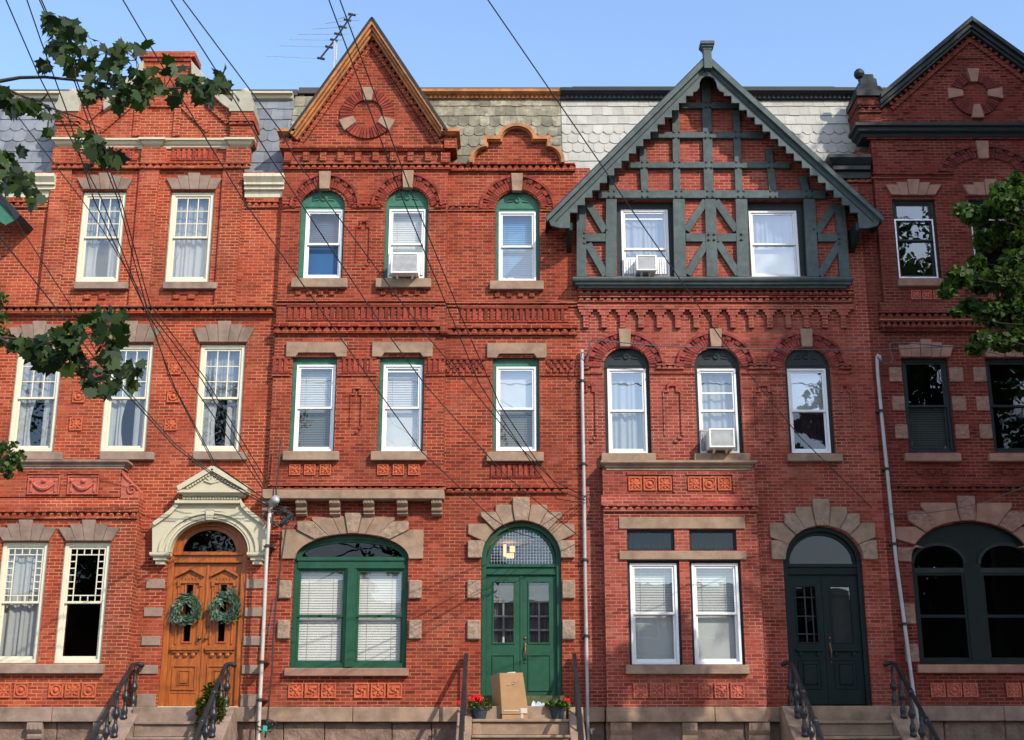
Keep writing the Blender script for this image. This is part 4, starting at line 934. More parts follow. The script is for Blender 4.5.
def build_house2():
    R = house('red brick row house with green door, green window frames and a steep rust coloured gable', S1, S2)
    bm_, cb, bs = 'brick_middle', 'cut_brick_middle', 'brownstone'
    H = []; G = []; Yp = -.13
    kw = dict(trim='green_paint_light', fr='white_vinyl', fw=.045, sw=.04, rec=.13)
    # third storey arched windows
    window(R, G, (299, 189, 344, 278), (304, 208, 341.5, 277), Yp, spring=206, back=('blind_navy', 'shade_blue'), g=('glass_clear', 'glass_bare'), **kw)
    window(R, G, (384.5, 187.5, 428, 278), (388, 207.5, 425, 277), Yp, spring=205, back=('blind', 'blind'), g=('glass_soft', 'glass_soft'), split=.5, **kw)
    window(R, H, (495.5, 190.5, 539.5, 280.5), (498.5, 210, 536, 280), 0, spring=208, back=('blind_blue', 'blind_blue'), g=('glass_soft', 'glass_soft'), **kw)
    sill(R, bs, 291, 278, 347, 287, Yp); sill(R, bs, 375.5, 278, 431, 287, Yp); sill(R, bs, 489.7, 280.5, 543.7, 289, 0)
    hood(R, cb, 325, 207, 23.8, 35, 187.5, 174, Yp); hood(R, cb, 407, 206, 23.8, 35.5, 186.5, 173, Yp); hood(R, cb, 517.5, 209, 23.5, 38, 189.5, 175.5, 0)
    keystone(R, bs, 318.5, 171, 330.5, 188.5, Yp, .1); keystone(R, bs, 402, 170, 413.5, 187.5, Yp, .1); keystone(R, bs, 511, 173, 523, 190.5, 0, .1)
    for a, b, y, Y in ((283, 296, 204, Yp), (352, 381, 204, Yp), (435, 446, 204, Yp), (450, 489, 206, 0), (546, 573, 206, 0)): saw(R, cb, a, b, y, y + 4, Y, .04, .13)
    for a, b, Y in ((283, 300, Yp), (345, 384, Yp), (429, 447, Yp), (447, 495, 0), (540, 574, 0)): band(R, cb, a, b, 210, 211.5, Y, .03)
    for a, b, y, Y in ((296, 341, 289, Yp), (381, 426, 289, Yp), (495, 541, 291, 0)): notches(R, cb, a, b, y, y + 6, Y, 4)
    niche(R, cb, 356, 220, 371, 269, Yp); niche(R, cb, 350, 387, 363, 433, Yp)
    # string courses between the upper storeys
    for a, b, y, Y in ((276, 446, 300, Yp), (446, 577, 302, 0)): band(R, cb, a, b, y, y + 2, Y, .05); band(R, cb, a, b, y + 4, y + 5.2, Y, .035)
    flutes(R, cb, 288, 434, 307.5, 319, Yp); flutes(R, cb, 461, 567, 309, 320.5, 0)
    saw(R, cb, 274, 446, 326.5, 334, Yp, .08, .17); saw(R, cb, 446, 577, 328, 335.5, 0, .07, .17)
    block(R, 'corner_brick', cb, 440, 322, 447.5, 333, Yp - .12, 0)
    # second storey
    window(R, G, (290.5, 356.5, 335.7, 451), (294.3, 363.5, 334, 450.3), Yp, back=('blind', 'blind'), g=('glass_soft', 'glass_dark'), **kw)
    window(R, G, (378.5, 356.5, 423.8, 451), (382, 363.5, 421.5, 450.3), Yp, back=('blind', 'shade'), g=('glass_soft', 'glass_soft'), munt=('bar', .93), **kw)
    window(R, H, (492.7, 357.5, 539.5, 451), (496, 365.5, 536.5, 450.3), 0, back=('shade', 'blind'), g=('glass_sky', 'glass_dark'), **kw)
    for x0, x1, y, Y in ((286, 346.5, 342, Yp), (372, 432.5, 342, Yp), (487, 546.3, 343, 0)):
        a, b, c, d = rect(x0, y, x1, y + 14.5, Y - .06); m = MB(); e = .2; k = .09
        m.prism([(a, c + k), (a + e, c + k), (a + e + k, c + k + .05) if 0 else (a + e + .02, c + k), (b - e - .02, c + k), (b, c + k), (b, d), (a, d)], Y - .06, Y + .03)
        m.prism([(a, c), (a + e, c), (a + e + .06, c + k + .002), (a, c + k + .002)], Y - .0601, Y + .03); m.prism([(b, c), (b, c + k + .002), (b - e - .06, c + k + .002), (b - e, c)], Y - .0601, Y + .03)
        m.build('lintel', bs, R, .008)
    for x0, x1, Y, y in ((282.5, 338.7, Yp, 451), (370.5, 426.5, Yp, 451), (486.7, 543.7, 0, 452)): sill(R, bs, x0, y, x1, y + 9, Y)
    for a, b in ((273, 290), (343, 375), (428, 444)): flutes(R, cb, a, b, 359, 372, Yp, .12, .03)
    diaper(R, cb, 447, 485, 360, 373, 0); diaper(R, cb, 547, 573, 360, 373, 0)
    for a, b, Y in ((272, 290, Yp), (337, 377, Yp), (426, 445, Yp), (445, 491, 0), (541, 579, 0)): band(R, cb, a, b, 374.5, 376, Y, .035)
    for x in (289, 304, 319.5, 377, 392.5, 408): tile(R, x, 464, x + 12, 475.5, Yp, 'cross')
    flutes(R, cb, 491, 541, 464.5, 476, 0, .11)
    # brownstone shelf with brackets
    saw(R, cb, 269, 446, 485.5, 490, Yp, .06, .16); saw(R, cb, 446, 568, 487.5, 493, 0, .06, .16)
    block(R, 'stone_shelf', bs, 273, 489.5, 444, 498.8, -.3, .02, .015); block(R, 'stone_shelf', bs, 262, 489, 273, 498.8, -.32, .02, .015)
    for x in (262, 296, 329.5, 363.5, 397, 431.5): bracket(R, bs, x, 498.5, x + 10.5, 515, 0, .25)
    # ground window under the stone arch
    a0, a1 = PX(291.5, 610), PX(407.3, 610); zb, zs, zt = PZ(668), PZ(559), PZ(534.5)
    H.append(arch(a0, a1, zb, zs, zt, 30))
    Yw = .12; gp = 'green_paint'; cx = (a0 + a1) / 2; t1, t0 = PZ(558), PZ(569)
    m = MB(); o0 = arch(a0 + .004, a1 - .004, zb, zs, zt - .004, 30)
    m.prism(o0, Yw - .03, Yw + .1, [arch(a0 + .09, a1 - .09, t1 + .0, zs + .06, zt - .09, 30), quad(a0 + .09, cx - .12, zb + .1, t0), quad(cx + .12, a1 - .09, zb + .1, t0)])
    WN = m.build('window', gp, R, .005)
    m = MB(); m.add([(x, Yw + .03, z) for x, z in arch(a0 + .08, a1 - .08, t1 - .01, zs + .05, zt - .08, 24)], [tuple(range(27))]); m.build('fanlight', 'glass_black', WN, recalc=False)
    m = MB(); m.prism(arch(a0 + .09, a1 - .09, t1 + .0, zs + .06, zt - .09, 30), Yw - .005, Yw + .05, [arch(a0 + .14, a1 - .14, t1 + .04, zs + .06, zt - .14, 30)]); m.build('arch_moulding', gp, WN)
    m = MB(); m.box(a0 + .05, a1 - .05, Yw - .08, Yw, t1 - .05, t1 + .02); m.box(a0 + .07, a1 - .07, Yw - .055, Yw, t0 + .02, t1 - .05); m.build('transom_bar', gp, WN, .006)
    m = MB(); m.box(cx - .07, cx + .07, Yw - .08, Yw, zb + .02, t0 + .03); m.box(cx - .1, cx + .1, Yw - .05, Yw, zb + .02, t0 + .02); m.build('mullion', gp, WN, .006)
    for xa, xb in ((a0 + .09, cx - .12), (cx + .12, a1 - .09)):
        zm = (zb + .1 + t0) / 2 + .0
        m = MB(); ringmb(m, xa, xb, zm - .02, t0, .05, Yw, Yw + .03, wb=.05); ringmb(m, xa, xb, zb + .1, zm + .02, .05, Yw + .03, Yw + .06, wt=.05, wb=.05); m.build('sash', gp, WN, .003)
        pane(WN, xa + .05, xb - .05, zm, t0 - .05, Yw + .02, 'glass_clear'); pane(WN, xa + .05, xb - .05, zb + .15, zm, Yw + .045, 'glass_clear')
        blind(WN, xa + .03, xb - .03, zb + .1, t0, Yw + .13)
        MB().box((xa + xb) / 2 - .03, (xa + xb) / 2 + .03, Yw - .02, Yw + .01, zm, zm + .03).build('sash_lock', 'bolt_iron', WN)
    sill(R, 'brownstone_pink', 284, 668, 408.3, 676, 0)
    wh = (bs, 'rock_face')
    stones(R, wh, 352, 559, 57, 534, [(0, 27, 71, 530, 0), (27, 43, 56, 522, 1), (43, 63, 42, 517.5, 0), (63, 79, 24, 516.5, 0), (79, 101, 13, 513.5, 1), (101, 117, 24, 516.5, 0), (117, 137, 42, 517.5, 0), (137, 153, 56, 522, 1), (153, 180, 71, 530, 0)], 0)
    for y0, y1 in ((580, 598.5), (620, 639)):
        sh = (y0 - 580) * -.04; block(R, 'rough_quoin', 'rock_face', 278.5 + sh, y0, 291 + sh, y1, -.07, .02, .02); block(R, 'rough_quoin', 'rock_face', 408.5, y0, 421.5, y1, -.07, .02, .02)
    for i, x in enumerate((288, 304.5, 321, 354, 370.5, 387)): tile(R, x, 682.5, x + 15.5, 698.5, 0, 'cross' if i % 2 == 0 else 'scroll')
    # the green door
    X0, X1, z0, zs, zt, t0, t1, F = plain_door_set(R, H, 481, 562, 696, 558.5, 521.5, 'green_paint', (564, 574), gz=(642, 581.5), pn=(691, 654))
    m = MB()                                                # wire grid over the fanlight
    cx = (X0 + X1) / 2; hw = (X1 - X0) / 2 - .16; hh = zt - .16 - t1
    k = 0
    for i in range(-12, 13):
        u = i * .06
        if abs(u) < hw: m.box(cx + u - .004, cx + u + .004, .125, .132, t1 + .02, t1 + .02 + hh * math.sqrt(1 - (u / hw) ** 2))
    for j in range(1, 12):
        v = j * .06
        if v < hh: q = hw * math.sqrt(1 - (v / hh) ** 2); m.box(cx - q, cx + q, .133, .139, t1 + .02 + v - .004, t1 + .02 + v + .004)
    m.build('wire_grille', 'aluminium', F)
    inner_doors(R, X0, X1, z0, t0 - .1, 1.1)
    MB().box(X0 - .1, X1 + .1, .32, 1.3, t1 + .55, t1 + .6).build('vestibule_ceiling', 'interior_white', R)
    # small hall lantern seen through the fanlight
    lx, lz = pt(509, 551, .8); m = MB(); m.box(lx - .12, lx - .05, .7, .9, lz - .1, lz + .12); m.box(lx - .05, lx + .1, .7, .9, lz - .14, lz - .06); m.box(lx + .02, lx + .12, .75, .85, lz - .02, lz + .1); lm = m.build('hall_lamp', 'lamp_glow', R)
    stones(R, wh, 521.3, 558.5, 39.5, 521, [(0, 24, 53.5, 541, 1), (24, 46, 53.5, 524, 0), (46, 61, 41, 512.5, 1), (61, 80, 26, 505, 0), (80, 100, 8.6, 498, 1), (100, 119, 26, 505, 0), (119, 134, 41, 512.5, 1), (134, 156, 53.5, 524, 0), (156, 180, 53.5, 541, 1)], 0)
    for y0, y1 in ((580, 598.5), (620, 639.5)): block(R, 'rough_quoin', 'rock_face', 467, y0, 480.5, y1, -.07, .02, .02); block(R, 'rough_quoin', 'rock_face', 562, y0, 575.3, y1, -.07, .02, .02)
    MB().box(X0 - .04, X1 + .04, -.25, .15, PZ(707), z0 + .0).build('threshold', 'moss', R)
    # walls
    wall(R, bm_, quad(S1, S2, Zbase - .05, PZ(165)), H + G, 0, .3)
    bl, br = PX(277, 300, Yp), PX(446, 300, Yp)
    wall(R, bm_, quad(bl, br, PZ(486, Yp), PZ(147, Yp)), G, Yp, .01, 'projecting_wall')
    # big gable
    cbk = MB()
    gx = [(283, 150), (451, 150), (449, 133), (371.5, 30), (290, 133)]
    wall(R, bm_, poly(gx, Yp), [], Yp, .5, 'gable')
    gablewood(R, 'rusty_wood', (289.5, 133), (371.8, 19), (446, 130), .165, Yp - .3, 1.2)
    A, B_, C_ = pt(288.5, 132.5, Yp - .32), pt(371.8, 17.2, Yp - .32), pt(447, 130, Yp - .32)
    for P_ in (A, C_): MB().bar(P_, B_, .05, Yp - .32, 3.0).build('gable_roof', 'charcoal_paint', R)
    rake_saw(R, cb, (290, 145), (371.8, 31), (449, 142), .0, .24, Yp, .1)
    for p, q in (((298, 147), (371.8, 50)), ((434, 147), (371.8, 50))): MB().bar(pt(*p, Yp), pt(*q, Yp), .03, Yp - .03, Yp + .01).build('raking_course', cb, R)
    for a, b in ((276.5, 295), (441, 459.5)): cornice(R, 'gable_return', 'rusty_wood', a, b, 128.5, 138, Yp, .3, Yext=.6); block(R, 'return_brick', cb, a + 3, 138, b - 3, 148, Yp - .16, .3, .01)
    band(R, cb, 283, 453, 147, 150, Yp, .12); band(R, cb, 284, 452, 150, 152, Yp, .08)
    for x in (303, 320, 337.5, 355, 372.5, 390, 407.5, 425): block(R, 'brick_bracket', cb, x, 152, x + 6, 160, Yp - .1, Yp + .01, 0)
    block(R, 'brick_bracket', cb, 441, 152, 450, 162, Yp - .12, Yp + .01, 0); block(R, 'brick_bracket', cb, 284, 152, 291, 162, Yp - .12, Yp + .01, 0)
    saw(R, cb, 283, 451, 164.5, 170, Yp, .06, .15); saw(R, cb, 451, 575, 165, 172, 0, .08, .15)
    ring(R, cb, bs, (367.5, 114.5), 27, 15.5, (90, 208, 332), Yp)
    # small curved gable
    Yc = -.02
    def shape(g):           # g: inset px
        p = [(565 - g, 165)] + [(551 - g + 14 * math.cos(q) , 163 - 14 * math.sin(q)) for q in [pi / 2 * i / 6 for i in range(7)]]
        p += [(551 - g, 149 - 0), (551 - g, 138 + g), (537 - g, 138 + g)]
        p += [(517 + (20 - g) * math.cos(q), 142 - (17 - g) * math.sin(q)) for q in [.25 + (pi - .5) * i / 12 for i in range(13)]]
        p += [(497 + g, 138 + g), (483 + g, 138 + g), (483 + g, 149)] + [(483 + g - 14 * math.cos(q), 163 - 14 * math.sin(q)) for q in [pi / 2 * (1 - i / 6) for i in range(7)]] + [(469 + g, 165)]
        return p
    o_, i_ = poly(shape(.6), Yc), poly(shape(4), Yc)
    MB().prism(i_, Yc, .5).build('curved_gable', bm_, R)
    MB().prism(o_[:-1] + [o_[-1]] + i_[::-1], Yc - .16, .55).build('gable_coping', 'rusty_wood', R, .012)
    o2, i2 = poly(shape(2), Yc), poly(shape(5.2), Yc); MB().prism(o2 + i2[::-1], Yc - .1, .3).build('gable_moulding', 'rusty_wood', R, .01)
    # mansard
    slates(R, 'slates', 'slate_olive', 287, 562, 97, 166, 1.0, .22, 7, {2: 'round', 3: 'round', 4: 'hex'}, .235)
    cornice(R, 'ridge_cornice', 'rusty_wood', 420, 563.5, 88.5, 98.5, 1.0, .22, False, False, dent=True)
    basement(R, S1, S2, 707, 722, 0, bs)
    shell(R, S1, S2, PZ(89, 1.0), (PZ(500), PZ(325)))
    return R

# ================================================================ HOUSE 3: half-timbered gable
def build_house3():
    R = house('brick row house with a slate grey half-timbered gable, white slates and a dark double door', S2, S3)
    bm_, cb, bs, tp = 'brick_rose', 'cut_brick_rose', 'brownstone', 'slate_green_paint'
    H = []
    kw = dict(trim='charcoal_paint', fr='white_vinyl', fw=.045, sw=.04, rec=.13)
    # second storey
    for k, (x, bk, g, mt) in enumerate(((627.5, ('curtain', 'curtain'), ('glass_sky', 'glass_soft'), None), (718.5, ('curtain', 'curtain'), ('glass_soft', 'glass_soft'), ('bar', .45)), (809.5, ('shade', 'mauve'), ('glass_sky', 'glass_dark'), None))):
        window(R, H, (x - 22.8, 347, x + 22.8, 453), (x - 19.3, 367.5, x + 19.8, 452.3), 0, spring=366, back=bk, g=g, munt=mt, **kw)
        c = x - 2.5
        hood(R, cb, c, 367, 24.3, 40, 345.5, 332, 0)
        keystone(R, bs, c - 6.3, 328.5, c + 6.3, 346.5, 0, .1)
    for a, b in ((581, 589), (656, 684), (748, 776), (839, 851)): saw(R, cb, a, b, 364.5, 369.5, 0, .04, .11)
    for a, b in ((581, 603), (650, 695), (742, 786), (832, 852)): band(R, cb, a, b, 372.5, 374, 0, .035)
    for a, b in ((583, 597), (663.5, 682.5), (755, 775), (839.5, 853)): niche(R, cb, a, 384, b, 443, 0)
    sill(R, bs, 601.5, 453, 656, 460.5); sill(R, bs, 694.5, 453, 750, 460.5); sill(R, bs, 788, 453.5, 843, 461)
    # corbel table and sawtooth rows under the timber gable
    band(R, cb, 577, 853, 286, 290.5, 0, .1); saw(R, cb, 577.5, 853, 290.5, 296, 0, .075, .145); saw(R, cb, 577.5, 853, 297.5, 303, 0, .07, .145); band(R, cb, 577, 854, 305, 307, 0, .06)
    band(R, cb, 578, 854, 307, 310.5, 0, .09)
    n = 15; p0 = 583; pp = 18.35
    for i in range(n):
        x = p0 + i * pp
        m = MB()
        for (u0, u1, v0, v1, pr) in ((-4, 9.5, 310.4, 313, .082), (-2, 7.5, 313, 316, .078), (0, 5.6, 316, 328.5, .07)):
            a, b, c, d = rect(x + u0, v0, x + u1, v1, 0); m.box(a, b, -pr, .02, c, d)
        m.build('corbel', cb, R)
    # timber gable
    Yt, Ybk = -.22, -.12; G = []
    wk = dict(trim='charcoal_paint', fr='white_vinyl', fw=.05, sw=.04, rec=.16)
    wA = window(R, G, (616.5, 200, 677.5, 276.5), (622, 207.5, 669.5, 276), Ybk, back=('curtain', 'curtain'), g=('glass_sky', 'glass_sky'), split=.42, munt=('bar', .85), **wk)
    wB = window(R, G, (747.5, 200, 806.5, 276.5), (751, 208.5, 799.5, 275.5), Ybk, back=('curtain', 'shade'), g=('glass_sky', 'glass_sky'), **wk)
    xa, za = pt(708.5, 62, Ybk); X_l, X_r = PX(578, 240, Ybk), PX(847, 240, Ybk)
    xc = (X_l + X_r) / 2; za = PZ(68, Ybk); slope = (za - PZ(222, Ybk)) / (xc - PX(551, 222, Ybk))
    zl = za - slope * (xc - X_l)
    outer = [(X_l, PZ(277, Ybk)), (X_r, PZ(277, Ybk)), (X_r, zl), (xc, za), (X_l, zl)]
    wall(R, bm_, outer, G, Ybk, .31, 'gable_wall')
    wall(R, bm_, quad(S2, S3, Zbase - .05, PZ(186)), H + [quad(X_l + .3, X_r - .3, PZ(276), PZ(199))], 0, .3)
    def rail(x0, y0, x1, y1, w, yf=Yt, name='timber'):
        MB().bar(pt(x0, y0, Yt), pt(x1, y1, Yt), w * 27 / FPX * 1.05, yf, Ybk + .01).build(name, tp, R, .008)
    F2 = Yt + .012
    rail(598, 194, 826, 194, 8.5)
    rail(628, 164.8, 790, 164.8, 6.6); rail(651, 134.8, 764, 134.8, 6.6); rail(680, 105.2, 738, 105.2, 6)
    rail(706, 80, 709, 190, 9.5, F2, 'post')
    for xt, xb, y0 in ((643, 645, 148), (675.5, 677, 110), (736.5, 739, 110), (769, 773, 148), (612, 613, 176), (803, 806, 176)): rail(xt, y0, xb, 190, 7.3, F2, 'post')
    rail(581.5, 205, 581.5, 276.5, 9.3, F2, 'post'); rail(611.5, 198.5, 611, 276.5, 10.5, F2, 'post'); rail(679, 198.5, 680.5, 276.5, 11.5, F2, 'post')
    rail(710.5, 198.5, 712.5, 276.5, 10.8, F2, 'post'); rail(741.5, 198.5, 743.5, 276.5, 11.5, F2, 'post'); rail(809.5, 198.5, 813.5, 276.5, 11, F2, 'post'); rail(840, 205, 845, 276.5, 9.8, F2, 'post')
    F3 = Yt + .02
    for a, b in ((586, 606), (686, 706), (717, 737), (818, 838)): rail(a, 237, b, 237, 8.5, F3)
    for q in ((588.5, 203, 605.5, 231), (588, 243, 606, 275), (706, 200, 686.5, 230), (707, 242, 687.5, 274), (716, 200, 737, 230), (718, 242, 739, 274), (836, 203, 817, 232), (840, 242, 820, 275)): rail(*q, 7.2, F3, 'brace')
    def bolts(x, y, dx=2.7, dy=2.7):
        for sx in (-1, 1):
            for sy in (-1, 1): q = pt(x + sx * dx, y + sy * dy, F2); MB().lathe([(.03, 0), (.022, .016), (.004, .02)], (q[0], Yt + .001, q[1]), 6, 'y').build('bolt', 'bolt_iron', R)
    for x in (611.5, 645, 679, 710, 741, 773, 809): bolts(x, 194)
    for x in (645, 677, 709, 739, 771.5): bolts(x, 165)
    for x in (676.5, 708.5, 738): bolts(x, 135)
    bolts(708, 105, 2.2, 2.2); bolts(711.5, 237, 2.7, 2.7); bolts(741.5, 237, .1, 2.7)
    for x, y in ((584.5, 233), (584.5, 238), (584.5, 243), (838.5, 234), (839, 239), (839.5, 244), (606.5, 229.5), (814, 229)): q = pt(x, y, F2); MB().lathe([(.03, 0), (.022, .016), (.004, .02)], (q[0], F2, q[1]), 6, 'y').build('bolt', 'bolt_iron', R)
    cornice(R, 'timber_sill', tp, 572.5, 854.5, 276.5, 285.5, 0, .34, prof=[(.6, 0), (.62, .2), (.8, .28), (.82, .5), (.95, .6), (1, .8), (.96, 1)], Yext=.02)
    # roof with bargeboards
    Yg = -.68
    xg, zg = pt(706.5, 56, Yg); L_ = pt(546, 217, Yg); run = xg - L_[0]; rise = zg - L_[1]; sl_ = rise / run
    th = .13
    for s_ in (-1, 1):
        m = MB(); e = (xg + s_ * run, zg - rise)
        m.prism([(xg, zg), e, (e[0], e[1] - th * .9), (xg, zg - th * 1.35)] if s_ > 0 else [e, (xg, zg), (xg, zg - th * 1.35), (e[0], e[1] - th * .9)], Yg - .1, 2.6)
        rf = m.build('gable_roof', 'charcoal_paint', R, .01)
        m = MB(); off = .05
        m.prism([(xg, zg - off), (e[0], e[1] - off), (e[0] - s_ * .02, e[1] - off - .09), (xg, zg - off - .16)], Yg - .13, Yg - .02); m.build('rake_moulding', tp, rf)
        # bargeboard with stepped lower edge
        n = 17; inner0 = (xg + s_ * .20, PZ(93, Yg)); 
        w0 = .52                                           # vertical depth of the board
        def under(u): return zg - .1 - sl_ * abs(u - xg) - w0
        pts = [(xg, zg - .12), (e[0] - s_ * .04, e[1] - .06)]
        pts += [(e[0] - s_ * .1, e[1] - .2), (e[0] - s_ * .3, e[1] - .26), (e[0] - s_ * .50, e[1] - .26)]
        x = abs(e[0] - xg) - .50; st = (x - .33) / n
        z = e[1] - .26
        for i in range(n):
            z2 = zg - .1 - sl_ * x - w0 + sl_ * st + .0
            pts.append((xg + s_ * x, z2)); x -= st; pts.append((xg + s_ * x, z2)) 
        zl_ = pts[-1][1]
        pts += [(xg + s_ * .33, zl_ + .08), (xg + s_ * .24, zl_ + .12), (xg + s_ * .19, zl_ + .2), (xg + s_ * .18, zl_ + .32), (xg + s_ * .13, zl_ + .42), (xg + s_ * .06, zl_ + .47), (xg, zl_ + .48)]
        if s_ > 0: pts = pts[::-1]
        MB().prism(pts, Yg - .03, Yg + .03).build('bargeboard', tp, R, .006)
        m = MB(); k0 = .19; m.prism([(xg, zg - .12 - k0 - .0), (e[0] - s_ * .2, zg - .12 - k0 - sl_ * (run - .2)), (e[0] - s_ * .2, zg - .15 - k0 - sl_ * (run - .2)), (xg, zg - .15 - k0)], Yg - .045, Yg); m.build('bead', 'charcoal_paint', R)
        # closed soffit end and small bracket
        a_ = (e[0] - s_ * .5, e[1] - .16); m = MB()
        m.prism_x([(Yg + .03, a_[1] + .04), (Yg + .03, a_[1] - .12), (-.3, a_[1] - .3), (-.05, a_[1] - .38), (.0, a_[1] - .38), (.0, a_[1] + .12)], a_[0] - .05, a_[0] + .05); m.build('eaves_bracket', 'charcoal_paint', R)
    # finial
    fx, fz = xg, PZ(71.5, Yg); zc = PZ(51, Yg); zt = PZ(44.5, Yg); m = MB()
    m.box(fx - .085, fx + .085, Yg - .16, Yg + .02, fz, zc); m.box(fx - .1, fx + .1, Yg - .17, Yg + .03, zc - .05, zc); m.box(fx - .125, fx + .125, Yg - .2, Yg + .05, zc, zc + .05); m.box(fx - .15, fx + .15, Yg - .23, Yg + .08, zc + .05, zt - .03)
    m.lathe([(.0, 0), (.05, .02), (.06, .06), (.03, .1), (.03, .12)], (fx, Yg, fz - .11), 10); m.build('finial', tp, R, .006)
    # bay on the ground storey
    Yg2 = -.28; B = []
    for k, (x0, x1) in enumerate(((631, 678.5), (693.5, 740.5))):
        window(R, B, (x0 - 2.5, 560, x1 + 2.5, 665), (x0, 563, x1, 664.3), Yg2, back=('shade', 'blind') if 0 else ('blind', 'shade'), g=('glass_soft', 'glass_soft'), trim='charcoal_paint', fr='white_vinyl', fw=.05, sw=.045, rec=.1, label=None)
        a, b, c, d = rect(x0 - 4, 529.5, x1 - 4, 550.5, Yg2); B.append(quad(a, b, c, d)); m = MB(); ringmb(m, a + .003, b - .003, c + .003, d - .003, .05, Yg2 + .07, Yg2 + .14)
        w = m.build('transom_window', 'charcoal_paint', R); pane(w, a + .04, b - .04, c + .04, d - .04, Yg2 + .1, 'glass_black'); curtain(w, a, b, c, d, Yg2 + .22, 'blind_navy', .08)
    bx0, bx1 = PX(605, 590, Yg2), PX(761, 590, Yg2)
    wall(R, bm_, quad(bx0, bx1, Zbase - .05, PZ(468, Yg2)), B, Yg2, .01, 'bay_wall')
    wl = [o for o in R.children if o.name.startswith('wall')]
    H += B
    cornice(R, 'bay_cornice', bs, 601, 757.5, 460, 469, Yg2, .13, Yext=.3)
    for x0, x1 in ((627, 674.5), (686.5, 734)):
        block(R, 'panel_frame', cb, x0, 471.5, x1, 474.5, Yg2 - .03, Yg2 + .01, 0)
        block(R, 'panel_frame', cb, x1 - 1.5, 474.6, x1 + .5, 492, Yg2 - .03, Yg2 + .01, 0)
    for i, x in enumerate((628, 643, 658, 687.3, 702.5, 717.5)): tile(R, x, 476.5, x + 14, 491, Yg2, 'disc' if i % 3 == 1 else 'rosette')
    a, b = PX(601.5, 503, Yg2 - .05), PX(758.5, 503, Yg2 - .05); m = MB(); z0, z1, z2 = PZ(505.5, Yg2), PZ(502, Yg2), PZ(495, Yg2)
    m.prism_x([(Yg2 - .06, z0), (Yg2 - .06, z1), (Yg2 + .01, z2), (.013, z2), (.013, z0)], a, b); m.build('sloped_bricks', cb, R)
    saw(R, cb, 603, 757.5, 505.5, 511.5, Yg2, .05, .15)
    block(R, 'lintel', bs, 619, 517, 745, 528.7, Yg2 - .03, Yg2 + .08); block(R, 'stone_band', bs, 619.5, 551, 746.5, 559.5, Yg2 - .05, Yg2 + .08)
    sill(R, bs, 626, 664.8, 749.5, 674, Yg2, .1)
    for i, x in enumerate((633, 649.5, 665, 698, 714, 730)): tile(R, x, 683, x + 14.7, 698.5, Yg2, 'cross' if i % 3 == 1 else 'rosette', 'terracotta_dull')
    # door
    D = plain_door_set(R, H, 787.5, 868, 705, 562, 526.5, 'dark_green_paint', (564, 574), gz=(641.5, 586), pn=(689, 659), shelf=True, xm=640, fan='glass_black', name_glass=('glass_black', 'glass_dark'))
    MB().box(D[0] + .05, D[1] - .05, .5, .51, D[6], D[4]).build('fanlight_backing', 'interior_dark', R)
    m = MB(); x_ = D[0] + .09 + (D[1] - D[0] - .18) * .25
    for u in (-.2, .0, .14): m.box(x_ + u - .012, x_ + u + .012, .24, .26, PZ(641), PZ(586))
    for v in (596, 615, 633): m.box(x_ - .2, x_ + .2, .241, .259, PZ(v) - .012, PZ(v) + .012)
    m.build('inner_muntins', 'interior_white', R); curtain(R, D[0] + .9, D[1] - .12, PZ(645), PZ(583), .3, fold=.3, amp=.01)
    stones(R, ('brownstone', 'rock_face'), 824, 560, 38.8, 526, [(0, 23, 53, 541, 1), (23, 43, 53, 523, 0), (43, 60, 38, 514, 1), (60, 80, 26, 507, 0), (80, 100, 8.4, 499.5, 1), (100, 120, 26, 507, 0), (120, 137, 38, 514, 1), (137, 157, 53, 523, 0), (157, 180, 53, 541, 1)], 0)
    # rebuild the main wall with every opening
    for o in wl: bpy.data.objects.remove(o)
    wall(R, bm_, quad(S2, S3, Zbase - .05, PZ(186)), H + [quad(X_l + .3, X_r - .3, PZ(276), PZ(199))], 0, .3)
    # mansard
    slates(R, 'slates', 'slate_white', 563, 886, 98, 190, 1.0, .1, 10, {3: 'hex', 4: 'round', 5: 'round'}, .235)
    cornice(R, 'ridge_cornice', 'charcoal_paint', 560.5, 878, 87, 99, 1.0, .26, False, False, dent=True)
    for a, b in ((829, 872),): cornice(R, 'eaves_cornice', 'charcoal_paint', a, b, 154, 174, 0, .3, left=True, right=False, Yext=.5, prof=[(.3, 0), (.35, .3), (.6, .36), (.6, .55), (.7, .6), (1, .85), (1, 1)])
    block(R, 'upper_wall', bm_, 846, 173, 870.6, 185.8, 0.001, .3, 0); saw(R, cb, 846, 871, 177, 183, 0, .05); block(R, 'upper_wall', bm_, 572, 168, 590, 185.8, 0.002, .3, 0)
    # basement
    basement(R, S2, PX(605, 715), 707, 722, 0, bs); basement(R, PX(605, 715) , PX(764, 715), 707, 722, Yg2, bs); basement(R, PX(764, 715), S3, 707, 722, 0, bs)
    for x in (610.5, 682.5, 749): bracket(R, bs, x, 722.5, x + 21 if x != 682.5 else x + 15, 748, Yg2 + .12, .17)
    shell(R, S2, S3, PZ(88, 1.0), (PZ(500), PZ(312)))
    return R

